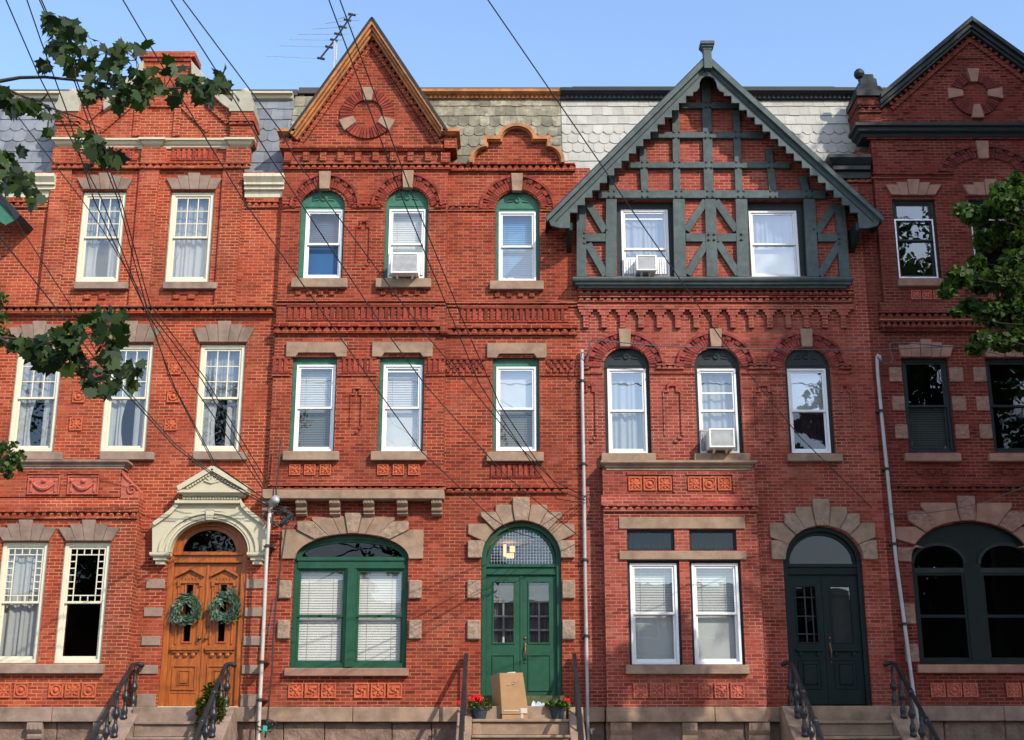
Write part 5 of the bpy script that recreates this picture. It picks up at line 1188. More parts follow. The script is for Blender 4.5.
# ================================================================ HOUSE 4: dark trim, double arched window
def build_house4():
    R = house('dark red brick row house with black trim, broad gable and twin arched window', S3, S4)
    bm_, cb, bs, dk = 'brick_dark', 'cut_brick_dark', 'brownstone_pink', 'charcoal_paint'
    H = []; G = []; Yb = -.16
    kw = dict(trim='charcoal_paint', fr='charcoal_paint', fw=.045, sw=.045, rec=.13)
    for x in (916.5, 993.5, 1071):
        window(R, G, (x - 21.5, 199, x + 22, 278.5), (x - 20, 200, x + 20.5, 277.5), Yb, back=(None, None), g=('glass_soft', 'glass_soft'), **kw)
        a, b, c, d = rect(x - 19, 218, x + 20, 277, Yb); m = MB(); ringmb(m, a, b, c, d, .03, Yb + .06, Yb + .085); m.build('storm_sash', 'aluminium', R)
        sill(R, bs, x - 17.5 if x < 950 else x - 24, 278, x + 26, 285.5, Yb)
        c = x - 3
        fan_lintel(R, bs, c - 23, c + 21, c - 29, c + 27, 196, 186, 180.5, 0, Yb, .06, True)
        for k in range(3): tile(R, x - 6 + k * 11, 290, x + 4.5 + k * 11, 300, Yb, 'cross', 'terracotta_dull')
    for i, x in enumerate((928.5, 1013, 1098)):
        window(R, H, (x - 23.5, 358, x + 23.5, 452), (x - 22, 359, x + 22, 451.5), 0, back=(None, 'blind' if i == 0 else None), g=('glass_dark', 'glass_black'), **kw)
        sill(R, bs, x + 5 - 28, 453, x + 5 + 28, 461)
        fan_lintel(R, bs, x - 28, x + 21, x - 31, x + 24, 357.5, 346, 340, 0, 0, .06, True)
        for y0, y1, sh in ((367, 381.5, -3), (396, 410.5, 0), (424, 438.5, 3)):
            block(R, 'rough_quoin', 'rock_face_pink', x - 38 + sh + 2, y0, x - 25.5 + sh + 2, y1, -.05, .02, .012); block(R, 'rough_quoin', 'rock_face_pink', x + 22.5 + sh + 2, y0, x + 36 + sh + 2, y1, -.05, .02, .012)
        notches(R, cb, x - 12, x + 25, 465, 474, 0, 3)
    saw(R, cb, 890, 1190, 486, 491, 0, .06, .16); band(R, cb, 888, 1190, 480, 486, 0, .05)
    # big twin-arched window
    a0, a1 = PX(915.5, 610), PX(1041, 610); zb, zs, zt = PZ(664), PZ(562), PZ(522); cx = (a0 + a1) / 2
    H.append(arch(a0, a1, zb, zs, zt, 34))
    Yw = .13; hl = []
    w = (a1 - a0) / 2; xl0, xl1 = a0 + .08, cx - .17; xr0, xr1 = cx + .17, a1 - .08; zt2, zs2 = PZ(545), PZ(563); zbar1, zbar0 = PZ(567), PZ(572)
    for xa, xb in ((xl0, xl1), (xr0, xr1)): hl.append(arch(xa, xb, zb + .08, zs2, zt2, 20))
    m = MB(); m.prism(arch(a0 + .004, a1 - .004, zb, zs, zt - .004, 34), Yw - .02, Yw + .1, hl); WN = m.build('window', 'dark_green_paint', R, .004)
    for xa, xb in ((xl0, xl1), (xr0, xr1)):
        m = MB(); c_ = (xa + xb) / 2; hw = (xb - xa) / 2
        m.prism(ell(c_, zs2, hw + .06, zt2 - zs2 + .06, 0, 180, 20) + ell(c_, zs2, hw, zt2 - zs2, 180, 0, 20), Yw - .06, Yw)
        m.box(xa, xb, Yw - .02, Yw + .05, zbar0, zbar1); m.build('arch_moulding', 'charcoal_paint', WN)
        m = MB(); ringmb(m, xa, xb, zb + .08, zbar0, .05, Yw + .0, Yw + .05); zm = (zb + .08 + zbar0) / 2; m.box(xa + .05, xb - .05, Yw, Yw + .04, zm - .03, zm + .03); m.build('sash', 'dark_green_paint', WN)
        pane(WN, xa + .04, xb - .04, zb + .1, zbar0, Yw + .03, 'glass_black')
        m = MB(); m.add([(x, Yw + .03, z) for x, z in arch(xa + .03, xb - .03, zbar1, zs2, zt2 - .03, 20)], [tuple(range(23))]); m.build('fanlight', 'glass_dark', WN, recalc=False)
    sill(R, bs, 918, 664.5, 1056, 673)
    stones(R, (bs, 'rock_face_pink'), 971, 562, 60.5, 521, [(0, 17, 74, 548, 1), (17, 34, 74, 527, 0), (34, 50, 60, 512, 1), (50, 80, 46, 503, 0), (80, 100, 8.7, 496.5, 1), (100, 130, 46, 503, 0), (130, 146, 60, 512, 1), (146, 163, 74, 527, 0), (163, 180, 74, 548, 1)], 0)
    for y0, y1 in ((603.5, 624), (644, 662)):
        sh = (y0 - 603) * .09; block(R, 'rough_quoin', 'rock_face_pink', 902 + sh, y0, 915.5 + sh, y1, -.05, .02, .015); block(R, 'rough_quoin', 'rock_face_pink', 1041 + sh, y0, 1055 + sh, y1, -.05, .02, .015)
    for i, x in enumerate((930, 946.3, 962.5, 1005.5, 1022, 1038)): tile(R, x, 682.5, x + 15.5, 697.5, 0, 'disc' if i % 3 == 1 else 'rosette', 'terracotta_dull')
    plain_door_set(R, H, 1088, 1166, 705, 562, 526.5, 'dark_green_paint', (564, 574), gz=(641.5, 586), pn=(689, 659), shelf=True, fan='glass_black', name_glass=('glass_black', 'glass_black'))
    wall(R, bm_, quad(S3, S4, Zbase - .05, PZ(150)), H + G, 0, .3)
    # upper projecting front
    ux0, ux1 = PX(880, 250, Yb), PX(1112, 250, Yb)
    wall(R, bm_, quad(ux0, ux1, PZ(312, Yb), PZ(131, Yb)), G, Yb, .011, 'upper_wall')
    m = MB(); z0, z1 = PZ(313, Yb), PZ(302, Yb); m.prism_x([(Yb - .08, z0), (Yb, z1), (.012, z1), (.012, z0)], ux0 - .1, ux1 + .1); m.build('sloped_bricks', cb, R)
    saw(R, cb, 878, 1122, 313, 319, Yb + .0, .07, .16); saw(R, cb, 879, 1120, 321, 328, Yb + .03, .05, .13, True); band(R, 'terracotta_dull', 879, 1121, 319.5, 321, Yb, .06); band(R, cb, 881, 1120, 329, 331.5, Yb + .08, .03)
    saw(R, cb, 866, 1074, 133.5, 140, Yb, .06, .14); band(R, cb, 871, 953, 173.5, 175, Yb, .04); band(R, cb, 871, 953, 177.5, 178.8, Yb, .03)
    # blind arch above the middle window
    hood(R, cb, 985, 172, 31, 47, 158, 146, Yb); keystone(R, bs, 977, 140.5, 989.5, 158, Yb, .09)
    block(R, 'sunk_panel', cb, 897, 148, 926, 150, Yb - .03, Yb + .01); block(R, 'sunk_panel', cb, 925, 150, 926.5, 164, Yb - .03, Yb + .01)
    # cornice and gable
    cornice(R, 'cornice', dk, 856, 1082, 122, 133.5, Yb, .25, prof=[(.3, 0), (.4, .25), (.7, .4), (.75, .65), (1, .75), (1, 1)], Yext=.4)
    Yg = Yb + .05
    ap = pt(967.5, 19, Yg); lf = pt(881, 96, Yg); hw = ap[0] - lf[0]
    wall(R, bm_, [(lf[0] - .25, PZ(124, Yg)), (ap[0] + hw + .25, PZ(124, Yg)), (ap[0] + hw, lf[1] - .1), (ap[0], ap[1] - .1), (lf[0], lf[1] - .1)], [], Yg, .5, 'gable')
    def mir(px_, py_, Y): p = pt(px_, py_, Y); return (2 * ap[0] - p[0], p[1])
    for s_ in (0, 1):
        f = pt if s_ == 0 else mir
        m = MB()
        for k, (o0, o1, yy) in enumerate(((0, .1, .0), (.1, .2, .07), (.2, .27, .12))):
            A, B_ = f(880.5, 93, Yg - .25), (ap[0], PZ(16, Yg - .25)); m.prism([(A[0], A[1] - o0 * 1.2), (B_[0], B_[1] - o0 * 1.2), (B_[0], B_[1] - o1 * 1.2), (A[0], A[1] - o1 * 1.2)], Yg - .27 + yy, 1.6 - k * .003)
        m.build('rake_board', dk, R, .008)
    def unmir(px_, py_):      # pixel of the mirrored point
        p = mir(px_, py_, Yg); k = pt(1000, py_, Yg)[0] / (1000 - CX); return (CX + p[0] / k, py_)
    rake_saw(R, cb, (884, 103), (967.5, 29), unmir(884, 103), .0, .26, Yg, .08)
    ring(R, cb, bs, (974.5, 94.5), 24, 13.5, (0, 90, 180, 270), Yg)
    for k in range(10):
        block(R, 'stepped_brick', cb, 897.5 + k * 6.1, 117 - k * 6.1, 903.5 + k * 6.1, 118.6 - k * 6.1, Yg - .03, Yg + .01, 0)
    for k in range(6): block(R, 'stepped_brick', cb, 986 + k * 7.3, 62.5 + k * 5.9, 992 + k * 7.3, 64 + k * 5.9, Yg - .03, Yg + .01, 0)
    block(R, 'stepped_brick', cb, 958, 56.5, 984, 58, Yg - .03, Yg + .01, 0)
    # corner pier with ball
    block(R, 'parapet_pier', bm_, 858.5, 96, 880, 124, Yg - .08, .6, 0); block(R, 'pier_course', cb, 857.5, 101, 881, 105, Yg - .12, .62); saw(R, cb, 858, 881, 107, 113, Yg - .08, .04)
    a, b, c, d = rect(856.5, 74, 881, 89, Yg - .12); h = d - c; x_ = (a + b) / 2; w_ = (b - a) / 2; m = MB()
    m.box(a - .03, b + .03, Yg - .15, .65, PZ(96, Yg - .12), PZ(89.5, Yg - .12))
    m.prism([(x_ - w_, c), (x_ + w_, c), (x_ + w_ * .95, c + h * .2), (x_ + w_ * .7, c + h * .25), (x_ + w_ * .65, c + h * .7), (x_ + w_ * .45, c + h * .75), (x_ + w_ * .4, d), (x_ - w_ * .4, d), (x_ - w_ * .45, c + h * .75), (x_ - w_ * .65, c + h * .7), (x_ - w_ * .7, c + h * .25), (x_ - w_ * .95, c + h * .2)], Yg - .12, .6)
    m.lathe([(.03, 0), (.04, .03), (.03, .06), (.09, .1), (.12, .17), (.11, .24), (.06, .3), (.001, .31)], (x_ - .1, .1, d - .01), 14); m.build('pier_top', 'charcoal_paint', R, .006)
    slates(R, 'slates', 'slate_white', 1060, 1200, 99, 150, 1.0, .35, 6, {3: 'round'}, .3); cornice(R, 'ridge_cornice', dk, 1060, 1215, 88, 99, 1.0, .24, False, False)
    basement(R, S3, S4, 706, 721, 0, 'brownstone_grey')
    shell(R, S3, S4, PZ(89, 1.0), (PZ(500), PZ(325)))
    return R

# ================================================================ HOUSE 0: the next neighbour, of which only the eaves tip shows
def build_house0():
    X1 = S0; X0 = S0 - 5.6
    R = house('brick house beyond the left edge with only a green eaves tip showing among the leaves', X0, X1)
    H = []
    for zc, h_, in ((PZ(610), 2.2), (PZ(400), 2.0), (PZ(240), 1.8)):
        for xc in (X0 + 1.2, X0 + 2.9, X0 + 4.6):
            x0, x1, z0, z1 = xc - .45, xc + .45, zc - h_ / 2, zc + h_ / 2; H.append(quad(x0, x1, z0, z1)); Y = .12
            m = MB(); ringmb(m, x0 + .003, x1 - .003, z0, z1, .07, Y - .03, Y + .08); m.box(x0 + .07, x1 - .07, Y, Y + .05, zc - .03, zc + .03); w = m.build('window', 'green_paint', R)
            pane(w, x0 + .07, x1 - .07, z0 + .07, z1 - .07, Y + .03, 'glass_soft'); curtain(w, x0, x1, z0, z1, Y + .14)
            MB().box(x0 - .1, x1 + .1, -.1, .1, z0 - .17, z0 - .003).build('sill', 'brownstone', R, .01); MB().box(x0 - .12, x1 + .12, -.05, .05, z1 + .003, z1 + .28).build('lintel', 'brownstone', R, .01)
    wall(R, 'brick_red', quad(X0, X1, Zbase - .05, PZ(185)), H, 0, .3)
    basement(R, X0, X1, 707, 722, 0)
    tip = pt(22, 216, -.7); ax = (X0 + X1) / 2 - .05; run = tip[0] - ax; rise = run * 1.04
    for s_ in (-1, 1):
        e = (ax + s_ * run, tip[1]); m = MB(); m.prism([(ax, tip[1] + rise), e, (e[0] - s_ * .08, e[1] - .12), (ax, tip[1] + rise - .2)], -.78, 2.4); m.build('gable_roof', 'charcoal_paint', R, .01)
        m = MB(); m.prism([(ax, tip[1] + rise - .12), (e[0] - s_ * .05, e[1] - .06), (e[0] - s_ * .3, e[1] - .22), (e[0] - s_ * .5, e[1] - .1), (ax, tip[1] + rise - .7)], -.74, -.68); m.build('bargeboard', 'green_paint_light', R)
    zw = PZ(185); MB().prism([(X0 + .3, zw - .01), (X1 - .3, zw - .01), (X1 - .3, tip[1] + .3), (ax, tip[1] + rise - .2), (X0 + .3, tip[1] + .3)], -.02, .28).build('gable', 'brick_red', R)
    slates(R, 'slates', 'slate_blue', -200, -12, 99, 174, 1.0, .18, 7, {2: 'round'}, .3); cornice(R, 'ridge_cornice', 'charcoal_paint', -210, -14, 90, 99, 1.0, .2, False, False)
    shell(R, X0, X1, PZ(91, 1.0), (PZ(500), PZ(322)))
m_, nt_, p_ = newmat('lamp_glow'); p_.inputs['Base Color'].default_value = (1, .6, .3, 1); p_.inputs['Emission Color'].default_value = (1, .5, .2, 1); p_.inputs['Emission Strength'].default_value = 2.2
H0 = build_house0(); H1 = build_house1(); H2 = build_house2(); H3 = build_house3(); H4 = build_house4()
plain('leaf_trailing', (0.10, 0.13, 0.018), 0.6, bs=0, island=0.6, spec=0.2)
# ================================================================ stoops and railings
def stoop(label, xl, xr, Yw, ptop, first, mat='brownstone', xm=720, cheeks=True, rails=(None, None), slab=True, railkind='cast', cl=.32, group=None, moss=False):
    """steps from the threshold down to the pavement; xl, xr: px of the flight at row xm on the plane of the first nosing"""
    Yn = Yw - .75; xa, xb = PX(xl, first, Yn), PX(xr, first, Yn); zt = PZ(first, Yn); T = .44; m0 = zt
    n = 7; Rz = zt / n
    S = empty('stone_stoop', ((xa + xb) / 2, Yw, 0), label, 'steps', group)
    if slab: MB().box(xa - .1, xb + .1, Yw - .55, Yw - .002, 0.01, PZ(ptop, Yw) - .012).build('threshold_slab', 'brownstone_grey' if mat != 'brownstone' else mat, S, .012)
    for i in range(n):
        z = zt - i * Rz; y0 = Yn - i * T; m = MB()
        m.box(xa, xb, y0, y0 + (T + .05 if i else .75), z - .055, z)                     # tread with its nosing
        m.box(xa, xb, y0 + .05, y0 + T, max(0.0, z - Rz + .004), z - .056)
        m.box(xa, xa + .16, y0 + .035, y0 + .06, z - Rz + .004, z - .056); m.box(xb - .16, xb, y0 + .035, y0 + .06, z - Rz + .004, z - .056)
        m.build('step', mat, S, .01)
    for k, (u0, u1) in enumerate(((xa - cl, xa - .003), (xb + .003, xb + cl))):
        zc = PZ(ptop, Yw) - .01; sl_ = Rz / T; yb = Yn - n * T + .1
        MB().prism_x([(Yw - .003, 0), (Yw - .003, zc), (Yw - .35, zc), (yb, zc - (Yw - .35 - yb) * sl_), (yb, 0)], u0, u1).build('side_wall', mat, S, .015)
        if rails[k]: railing(rails[k], (u0 + u1) / 2, Yw - .12, zc, sl_, Yw - .35, yb, railkind, k)
    return S
def railing(label, x, y0, zc, sl_, ys, ye, kind, side):
    Rl = empty('iron_railing', (x, (y0 + ye) / 2, 0), label, 'railing', 'iron railings beside the front steps')
    h = .80; gz = lambda y: zc if y > ys else zc - (ys - y) * sl_
    rot = lambda y: Vector((x, y, gz(y) + h))
    if kind == 'cast':
        s_ = 1 if side else 1
        pts = [Vector((x + .12 * SIDE, y0 + .03, zc + h - .03)), Vector((x + .1 * SIDE, y0, zc + h)), Vector((x + .04 * SIDE, y0 - .03, zc + h + .015)), Vector((x, y0 - .12, zc + h))]
        yy = y0 - .3
        k = 10
        for i in range(k + 1): y = yy + (ye + .1 - yy) * i / k; pts.append(Vector((x, y, zc + h - .03 - max(0, yy - y) * sl_)))
        m = MB(); m.tube(pts, [.04, .05, .04, .042] + [.04] * (k + 1), 10)
        for t in (.25, .5, .75):
            y = yy + (ye - yy) * t; c = Vector((x, y, zc + h - .03 - (yy - y) * sl_)); d = Vector((0, -1, -sl_)).normalized()
            m.tube([c - d * .07, c - d * .05, c, c + d * .05, c + d * .07], [.042, .058, .05, .058, .042], 10)
        m.build('handrail', 'black_iron', Rl, smooth=True)
        ys_ = [y0 - .05 - i * .52 for i in range(7)]
        for y in ys_:
            if y < ye + .1: continue
            zb = gz(y) - .01; zt = (zc + h - .03 - max(0, yy - y) * sl_) - .02; H_ = zt - zb
            pr = [(.065, 0), (.065, .05), (.05, .07), (.06, .12), (.065, .2), (.045, .27), (.03, .31), (.04, .34), (.03, .36), (.045, .42), (.07, .48), (.072, .53), (.045, .6), (.03, .63), (.042, .65), (.03, .68), (.038, .8), (.026, .9), (.038, .93), (.028, 1)]
            MB().lathe([(r, q * H_) for r, q in pr], (x, y, zb), 10).build('baluster', 'black_iron', Rl, smooth=True)
    else:
        h = 1.02
        m = MB(); a = Vector((x, y0, zc + h)); yy = y0 - .15
        m.hexa([(x - .035, y0, zc + h - .16), (x + .035, y0, zc + h - .16), (x + .035, y0 + .03, zc + h - .16), (x - .035, y0 + .03, zc + h - .16), (x - .035, y0, zc + h), (x + .035, y0, zc + h), (x + .035, y0 + .03, zc + h), (x - .035, y0 + .03, zc + h)])
        z1 = zc + h - (y0 - ye) * sl_
        m.prism_x([(y0, zc + h - .05), (y0, zc + h), (ye, z1), (ye, z1 - .05)], x - .04, x + .04); m.build('handrail', 'black_iron', Rl, .005)
        for i in range(9):
            y = y0 - .04 - i * (y0 - ye - .1) / 8; MB().box(x - .015, x + .015, y - .015, y + .015, gz(y) - .02, zc + h - .04 - (y0 - y) * sl_).build('baluster', 'black_iron', Rl)
SIDE = 1
stoop('brown stone steps below the varnished double doors, trailing plant beside them', 134, 207, 0, 707, 721.5, 'brownstone_grey',
      rails=('cast iron baluster railing left of the varnished door steps', 'cast iron baluster railing between the trailing plant and the white pipe'), cl=.42)
stoop('mossy stone steps below the green door with a cardboard box on top', 472, 569, 0, 707, 719, 'brownstone', railkind='flat',
      rails=('plain flat iron railing left of the red geraniums', 'plain flat iron railing right of the green door steps'), cl=.28, slab=False)
SIDE = -1
stoop('pale stone steps below the dark green-black double door', 811, 893, 0, 706, 720.5, 'brownstone',
      rails=('cast iron baluster railing beside the half-timbered house basement', 'cast iron baluster railing nearest the twin arched window'), cl=.45)
stoop('stone steps of the last dark house behind the street tree', 1110, 1190, 0, 706, 720.5, 'brownstone_grey', cl=.4)
MB().box(PX(476, 713, -.6), PX(566, 713, -.6), -.60, -.26, .02, PZ(706, -.6)).build('upper_step', 'brownstone', bpy.data.objects['stone_stoop.001'], .012)

# ================================================================ air conditioners
def ac(label, x0, y0, x1, y1, Yw, out=.38, top=3, feet=False):
    a, b, c, d = rect(x0, y0, x1, y1, Yw - out)
    A = empty('air_conditioner', ((a + b) / 2, Yw, c), label, 'air conditioner', 'window air conditioners')
    MB().box(a, b, Yw - out + .03, Yw + .12, c, d).build('casing', 'ac_white', A, .012)
    m = MB(); ringmb(m, a - .004, b + .004, c - .004, d + .004, .03, Yw - out, Yw - out + .031); m.build('front_frame', 'ac_white', A, .005)
    m = MB(); n = 14
    for i in range(n): z = c + .035 + (d - c - .07) * i / n; m.box(a + .027, b - .027, Yw - out + .008, Yw - out + .028, z, z + (d - c - .07) / n * .6)
    m.build('grille', 'ac_grille', A)
    m = MB()
    for u in (a + .1, b - .15): m.prism_x([(Yw - .02, c - .001), (Yw - out + .12, c - .001), (Yw - .02, c - .1)], u, u + .04)
    m.build('support', 'ac_white', A)
    return A
ac('white air conditioner in the green arched window below the brick gable', 391, 253, 418, 272.5, -.13, .36)
ac('white air conditioner in the timbered gable window above two small feet', 636.5, 255, 656.5, 270, -.12, .3)
ac('grey grilled air conditioner in the middle arched window above the stone bay cornice', 709.5, 428.5, 734.5, 447, 0, .4)
for o in list(COL.objects):
    if o.name.startswith('support') and o.parent and 'timbered' in str(o.parent.get('label')): pass
# accordion panels and stored things either side of the units
a, b, c, d = rect(623, 255, 668, 275, -.12)
for (u0, u1, v0, v1, nm) in ((389, 423, 253, 276, 'air_conditioner'), (624, 667, 258, 275, 'air_conditioner.001'), (701, 736, 430, 451, 'air_conditioner.002')):
    Yq = {0: 0}.get(0); yy = -.13 if u0 == 389 else (-.12 if u0 == 624 else 0); a, b, c, d = rect(u0, v0, u1, v1, yy + .05)
    m = MB(); n = 18
    for i in range(n): m.box(a + (b - a) * i / n, a + (b - a) * (i + .7) / n, yy + .055, yy + .075, c + .03, d)
    m.box(a, b, yy + .05, yy + .08, d - .03, d + .01); m.build('side_panel', 'white_vinyl' if u0 != 701 else 'curtain_white', bpy.data.objects[nm])

# ================================================================ wreaths
def wreath(label, px, py, r, Y, seed):
    R_ = random.Random(seed); x, z = pt(px, py, Y); W_ = empty('wreath', (x, Y, z), label, 'wreath', 'leafy wreaths on the varnished doors')
    m = MB(); m.tube([(x + r * .72 * math.cos(t * pi / 12), Y, z + r * .72 * math.sin(t * pi / 12)) for t in range(25)], .022, 6, False); m.build('wire_ring', 'bark', W_)
    for nm, mt, cnt in (('leaves', 'leaf_wreath', 480), ('bright_leaves', 'leaf_wreath_bright', 110)):
        m = MB()
        for i in range(cnt):
            a = R_.uniform(0, 2 * pi); q = r * R_.uniform(.45, 1.02) * (1 + .09 * math.sin(a * 3 + seed) + .06 * math.sin(a * 7)); c = Vector((x + q * math.cos(a), Y - .02 - R_.uniform(0, .06), z + q * math.sin(a)))
            d = Vector((-math.sin(a) * R_.choice((1, 1, -.4)) + R_.uniform(-.5, .5), R_.uniform(-.6, .1), math.cos(a) + R_.uniform(-.5, .5))).normalized() * R_.uniform(.07, .15)
            s_ = d.cross(Vector((R_.uniform(-1, 1), -1, R_.uniform(-1, 1)))).normalized() * R_.uniform(.013, .025)
            m.add([c, c + d * .45 + s_, c + d, c + d * .45 - s_], [(0, 1, 2, 3)])
        m.build(nm, mt, W_, recalc=False)
wreath('silvery green wreath on the left varnished door leaf', 186.5, 610.5, .30, -.0, 3)
wreath('silvery green wreath on the right varnished door leaf, nearer the white pipe', 226, 607, .30, -.0, 4)

# ================================================================ potted plants, box and papers on the green door's landing
zl = PZ(719, -.75) + .001
def potted(name, label, cat, px, py_top, Y, zb, r, potmat, leafmat_, nleaf, spread, hgt, petals=0, petalx=0, seed=1, trail=0, group=None, offs=(0, 0)):
    R_ = random.Random(seed); x = PX(px, 712, Y); zt = PZ(py_top, Y); E = empty(name, (x, Y, zb), label, cat, group)
    MB().lathe([(r * .72, 0), (r * .97, (zt - zb) * .85), (r * 1.06, (zt - zb) * .85), (r * 1.08, zt - zb), (r * .9, zt - zb), (r * .88, (zt - zb) * .93)], (x, Y, zb), 18).build('pot', potmat, E, smooth=False)
    m = MB(); 
    for i in range(nleaf):
        a = R_.uniform(0, 2 * pi); q = spread * math.sqrt(R_.random()); h = hgt * R_.random() * (1 - .5 * q / spread) ; 
        c = Vector((x + offs[0] + q * math.cos(a), Y + q * math.sin(a) * .8, zt + h - (trail * R_.random() if q > spread * .5 else 0)))
        d = Vector((math.cos(a) + R_.uniform(-.6, .6), math.sin(a) - .3 + R_.uniform(-.6, .6), R_.uniform(-.2, .7))).normalized() * R_.uniform(.04, .075)
        s_ = d.cross(Vector((R_.uniform(-1, 1), R_.uniform(-1, 1), 1))).normalized() * R_.uniform(.022, .038)
        m.add([c, c + d * .3 + s_, c + d * .8 + s_ * .8, c + d, c + d * .8 - s_ * .8, c + d * .3 - s_], [(0, 1, 2, 3, 4, 5)])
    m.build('leaves', leafmat_, E, recalc=False)
    m = MB()
    for i in range(9): a = R_.uniform(0, 2 * pi); m.tube([(x, Y, zt - .03), (x + offs[0] + spread * .5 * math.cos(a), Y + spread * .4 * math.sin(a), zt + hgt * .7)], .005, 4)
    m.build('stems', leafmat_, E)
    if petals:
        m = MB()
        for i in range(petals):
            cx_, cz_ = x + petalx + R_.gauss(0, spread * .5), zt + hgt * R_.uniform(.45, 1.15); cy_ = Y + R_.uniform(-spread, spread * .3) * .7
            for k in range(26):
                c = Vector((cx_, cy_, cz_)) + Vector((R_.gauss(0, 1), R_.gauss(0, 1), R_.gauss(0, 1))).normalized() * .035
                u = Vector((R_.uniform(-1, 1), R_.uniform(-1, 1), R_.uniform(-1, 1))).normalized(); v = u.orthogonal().normalized()
                m.add([c + u * .018, c + v * .018, c - u * .018, c - v * .018], [(0, 1, 2, 3)])
        m.build('flowers', 'petal_red', E, recalc=False)
    return E
potted('flower_pot', 'blue pot of full red geraniums at the left end of the landing', 'flower pot', 480, 708.5, -.58, zl, .15, 'pot_blue', 'leaf_geranium', 230, .22, .2, 13, -.09, 5, group='geranium pots on the landing')
potted('flower_pot', 'blue pot of mostly green geranium right of the cardboard box', 'flower pot', 557.5, 708.5, -.58, zl, .15, 'pot_blue', 'leaf_geranium', 240, .22, .17, 2, .12, 6, group='geranium pots on the landing')
potted('trailing_plant', 'overgrown trailing plant spilling from a clay pot beside the varnished doors', 'plant', 211, 707, -.70, PZ(721.5, -.75), .17, 'pot_clay', 'leaf_trailing', 1500, .25, .48, 0, 0, 8, trail=.6)
# box
Bx = empty('cardboard_box', (PX(511, 700, -.62), -.55, zl), 'brown cardboard carton standing open on end before the green door', 'box')
x0, x1 = PX(501, 700, -.72), PX(526, 700, -.72); zb, zt = PZ(714, -.72), PZ(673, -.72); y0, y1 = -.71, -.36
def hx(name, mat, P8): return MB().hexa(P8).build(name, mat, Bx, .003)
xs = -.16
P8 = [(x0 + .02, y0, zb), (x1 + .05, y0, zb), (x1 + .02 + xs, y1, zb + .0), (x0 + xs + .0, y1, zb), (x0 - .03, y0 + .02, zt), (x1 - .06, y0 + .02, zt + .01), (x1 - .06 + xs, y1 + .02, zt + .02), (x0 - .04 + xs, y1 + .02, zt - .04)]
hx('carton', 'cardboard', P8)
MB().box(x0 + .02, x1 + .03, -.735, -.69, zl + .0, zb - .012).build('flap', 'cardboard', Bx, .002)
MB().prism_x([(-.712, zb + .012), (-.716, zb + .012), (-.706, zb + .12), (-.702, zb + .12)], x1 - .1, x1 + .02).build('tape', 'packing_tape', Bx)
MB().box(x1 - .1, x1 - .05, -.741, -.737, zl + .01, zb).build('tape', 'packing_tape', Bx)
MB().box(x0 + .05, x1 - .13, -.716, -.713, zb + .05, zb + .075).build('tape', 'packing_tape', Bx)
m = MB(); R_ = random.Random(2)
for i in range(4): u = x0 + .12 + R_.uniform(0, .14); v = zt - .2 + R_.uniform(-.03, .05); m.box(u, u + .04, -.7 - .012, -.7 + .004, v, v + .012)
m.build('torn_tape', 'packing_tape', Bx)
MB().prism([(x0 + .1, zt + .0), (x0 + .28, zt + .012), (x0 + .26, zt + .03), (x0 + .13, zt + .02)], -.6, -.5).build('top_label', 'paper', Bx)
# papers
m = MB(); R_ = random.Random(9); px0 = PX(531, 705, -.45); zp = PZ(706, -.6)
for i in range(9):
    u = px0 + R_.uniform(0, .3); w = R_.uniform(.06, .14); h = R_.uniform(.02, .06)
    m.add([(u, -.5 + R_.uniform(-.05, .1), zp + .002), (u + w, -.5 + R_.uniform(-.05, .1), zp + .004), (u + w * .9, -.45, zp + h * 1.3), (u + w * .4, -.42, zp + h * 1.9), (u + .01, -.44, zp + h)], [(0, 1, 2, 3, 4)])
m.build('crumpled_papers', 'paper', None, recalc=False, label='crumpled white papers on the step between the carton and a geranium pot', category='papers')

# ================================================================ pipes
def pipe(label, pts, r, mat, clamps=(), head=None, cat='conduit pipe', Y=-.1):
    P_ = [(pt(x, y, Y)[0], Y, pt(x, y, Y)[1]) for x, y in pts]; xm = P_[-1][0]
    E = empty('conduit_pipe', (xm, 0, 0), label, cat, 'conduit pipes running up the facades')
    full = [Vector(p) for p in P_]; full.append(Vector((full[-1][0] , Y, .05)))
    MB().tube(full, r, 10).build('tube', mat, E, smooth=True)
    for y in clamps:
        # x on the pipe at that row
        i = next((k for k in range(len(pts) - 1) if pts[k][1] <= y <= pts[k + 1][1]), len(pts) - 2)
        t = (y - pts[i][1]) / (pts[i + 1][1] - pts[i][1]); x = pts[i][0] + (pts[i + 1][0] - pts[i][0]) * t
        c = pt(x, y, Y); m = MB(); m.tube([(c[0], Y, c[1] - .03), (c[0], Y, c[1] + .03)], r * 1.3, 10); m.box(c[0] - r * 2.3, c[0] + r * 2.3, Y + .01, .0, c[1] - .012, c[1] + .012); m.build('clamp', 'bolt_iron', E)
    if head:
        c = pt(*head, Y); m = MB(); m.tube([(c[0] - .02, Y, c[1] - .1), (c[0], Y - .02, c[1]), (c[0] + .06, Y - .12, c[1] + .03), (c[0] + .1, Y - .2, c[1] - .03)], [.06, .08, .085, .05], 10); m.build('weather_head', 'galvanised', E, smooth=True)
    return E
pipe('white painted conduit right of the varnished door with a round weather head', [(270, 509), (268.5, 530), (266.5, 560), (263, 640), (260, 700), (258.5, 738)], .036, 'white_pipe', (546, 662, 700), (273.5, 502), Y=-.42)
pipe('thin weathered conduit between the green door and the stone bay', [(582, 350), (582.5, 400), (584, 480), (585, 560), (586.5, 640), (588, 738)], .034, 'galvanised', (381, 464, 560, 636), Y=-.09)
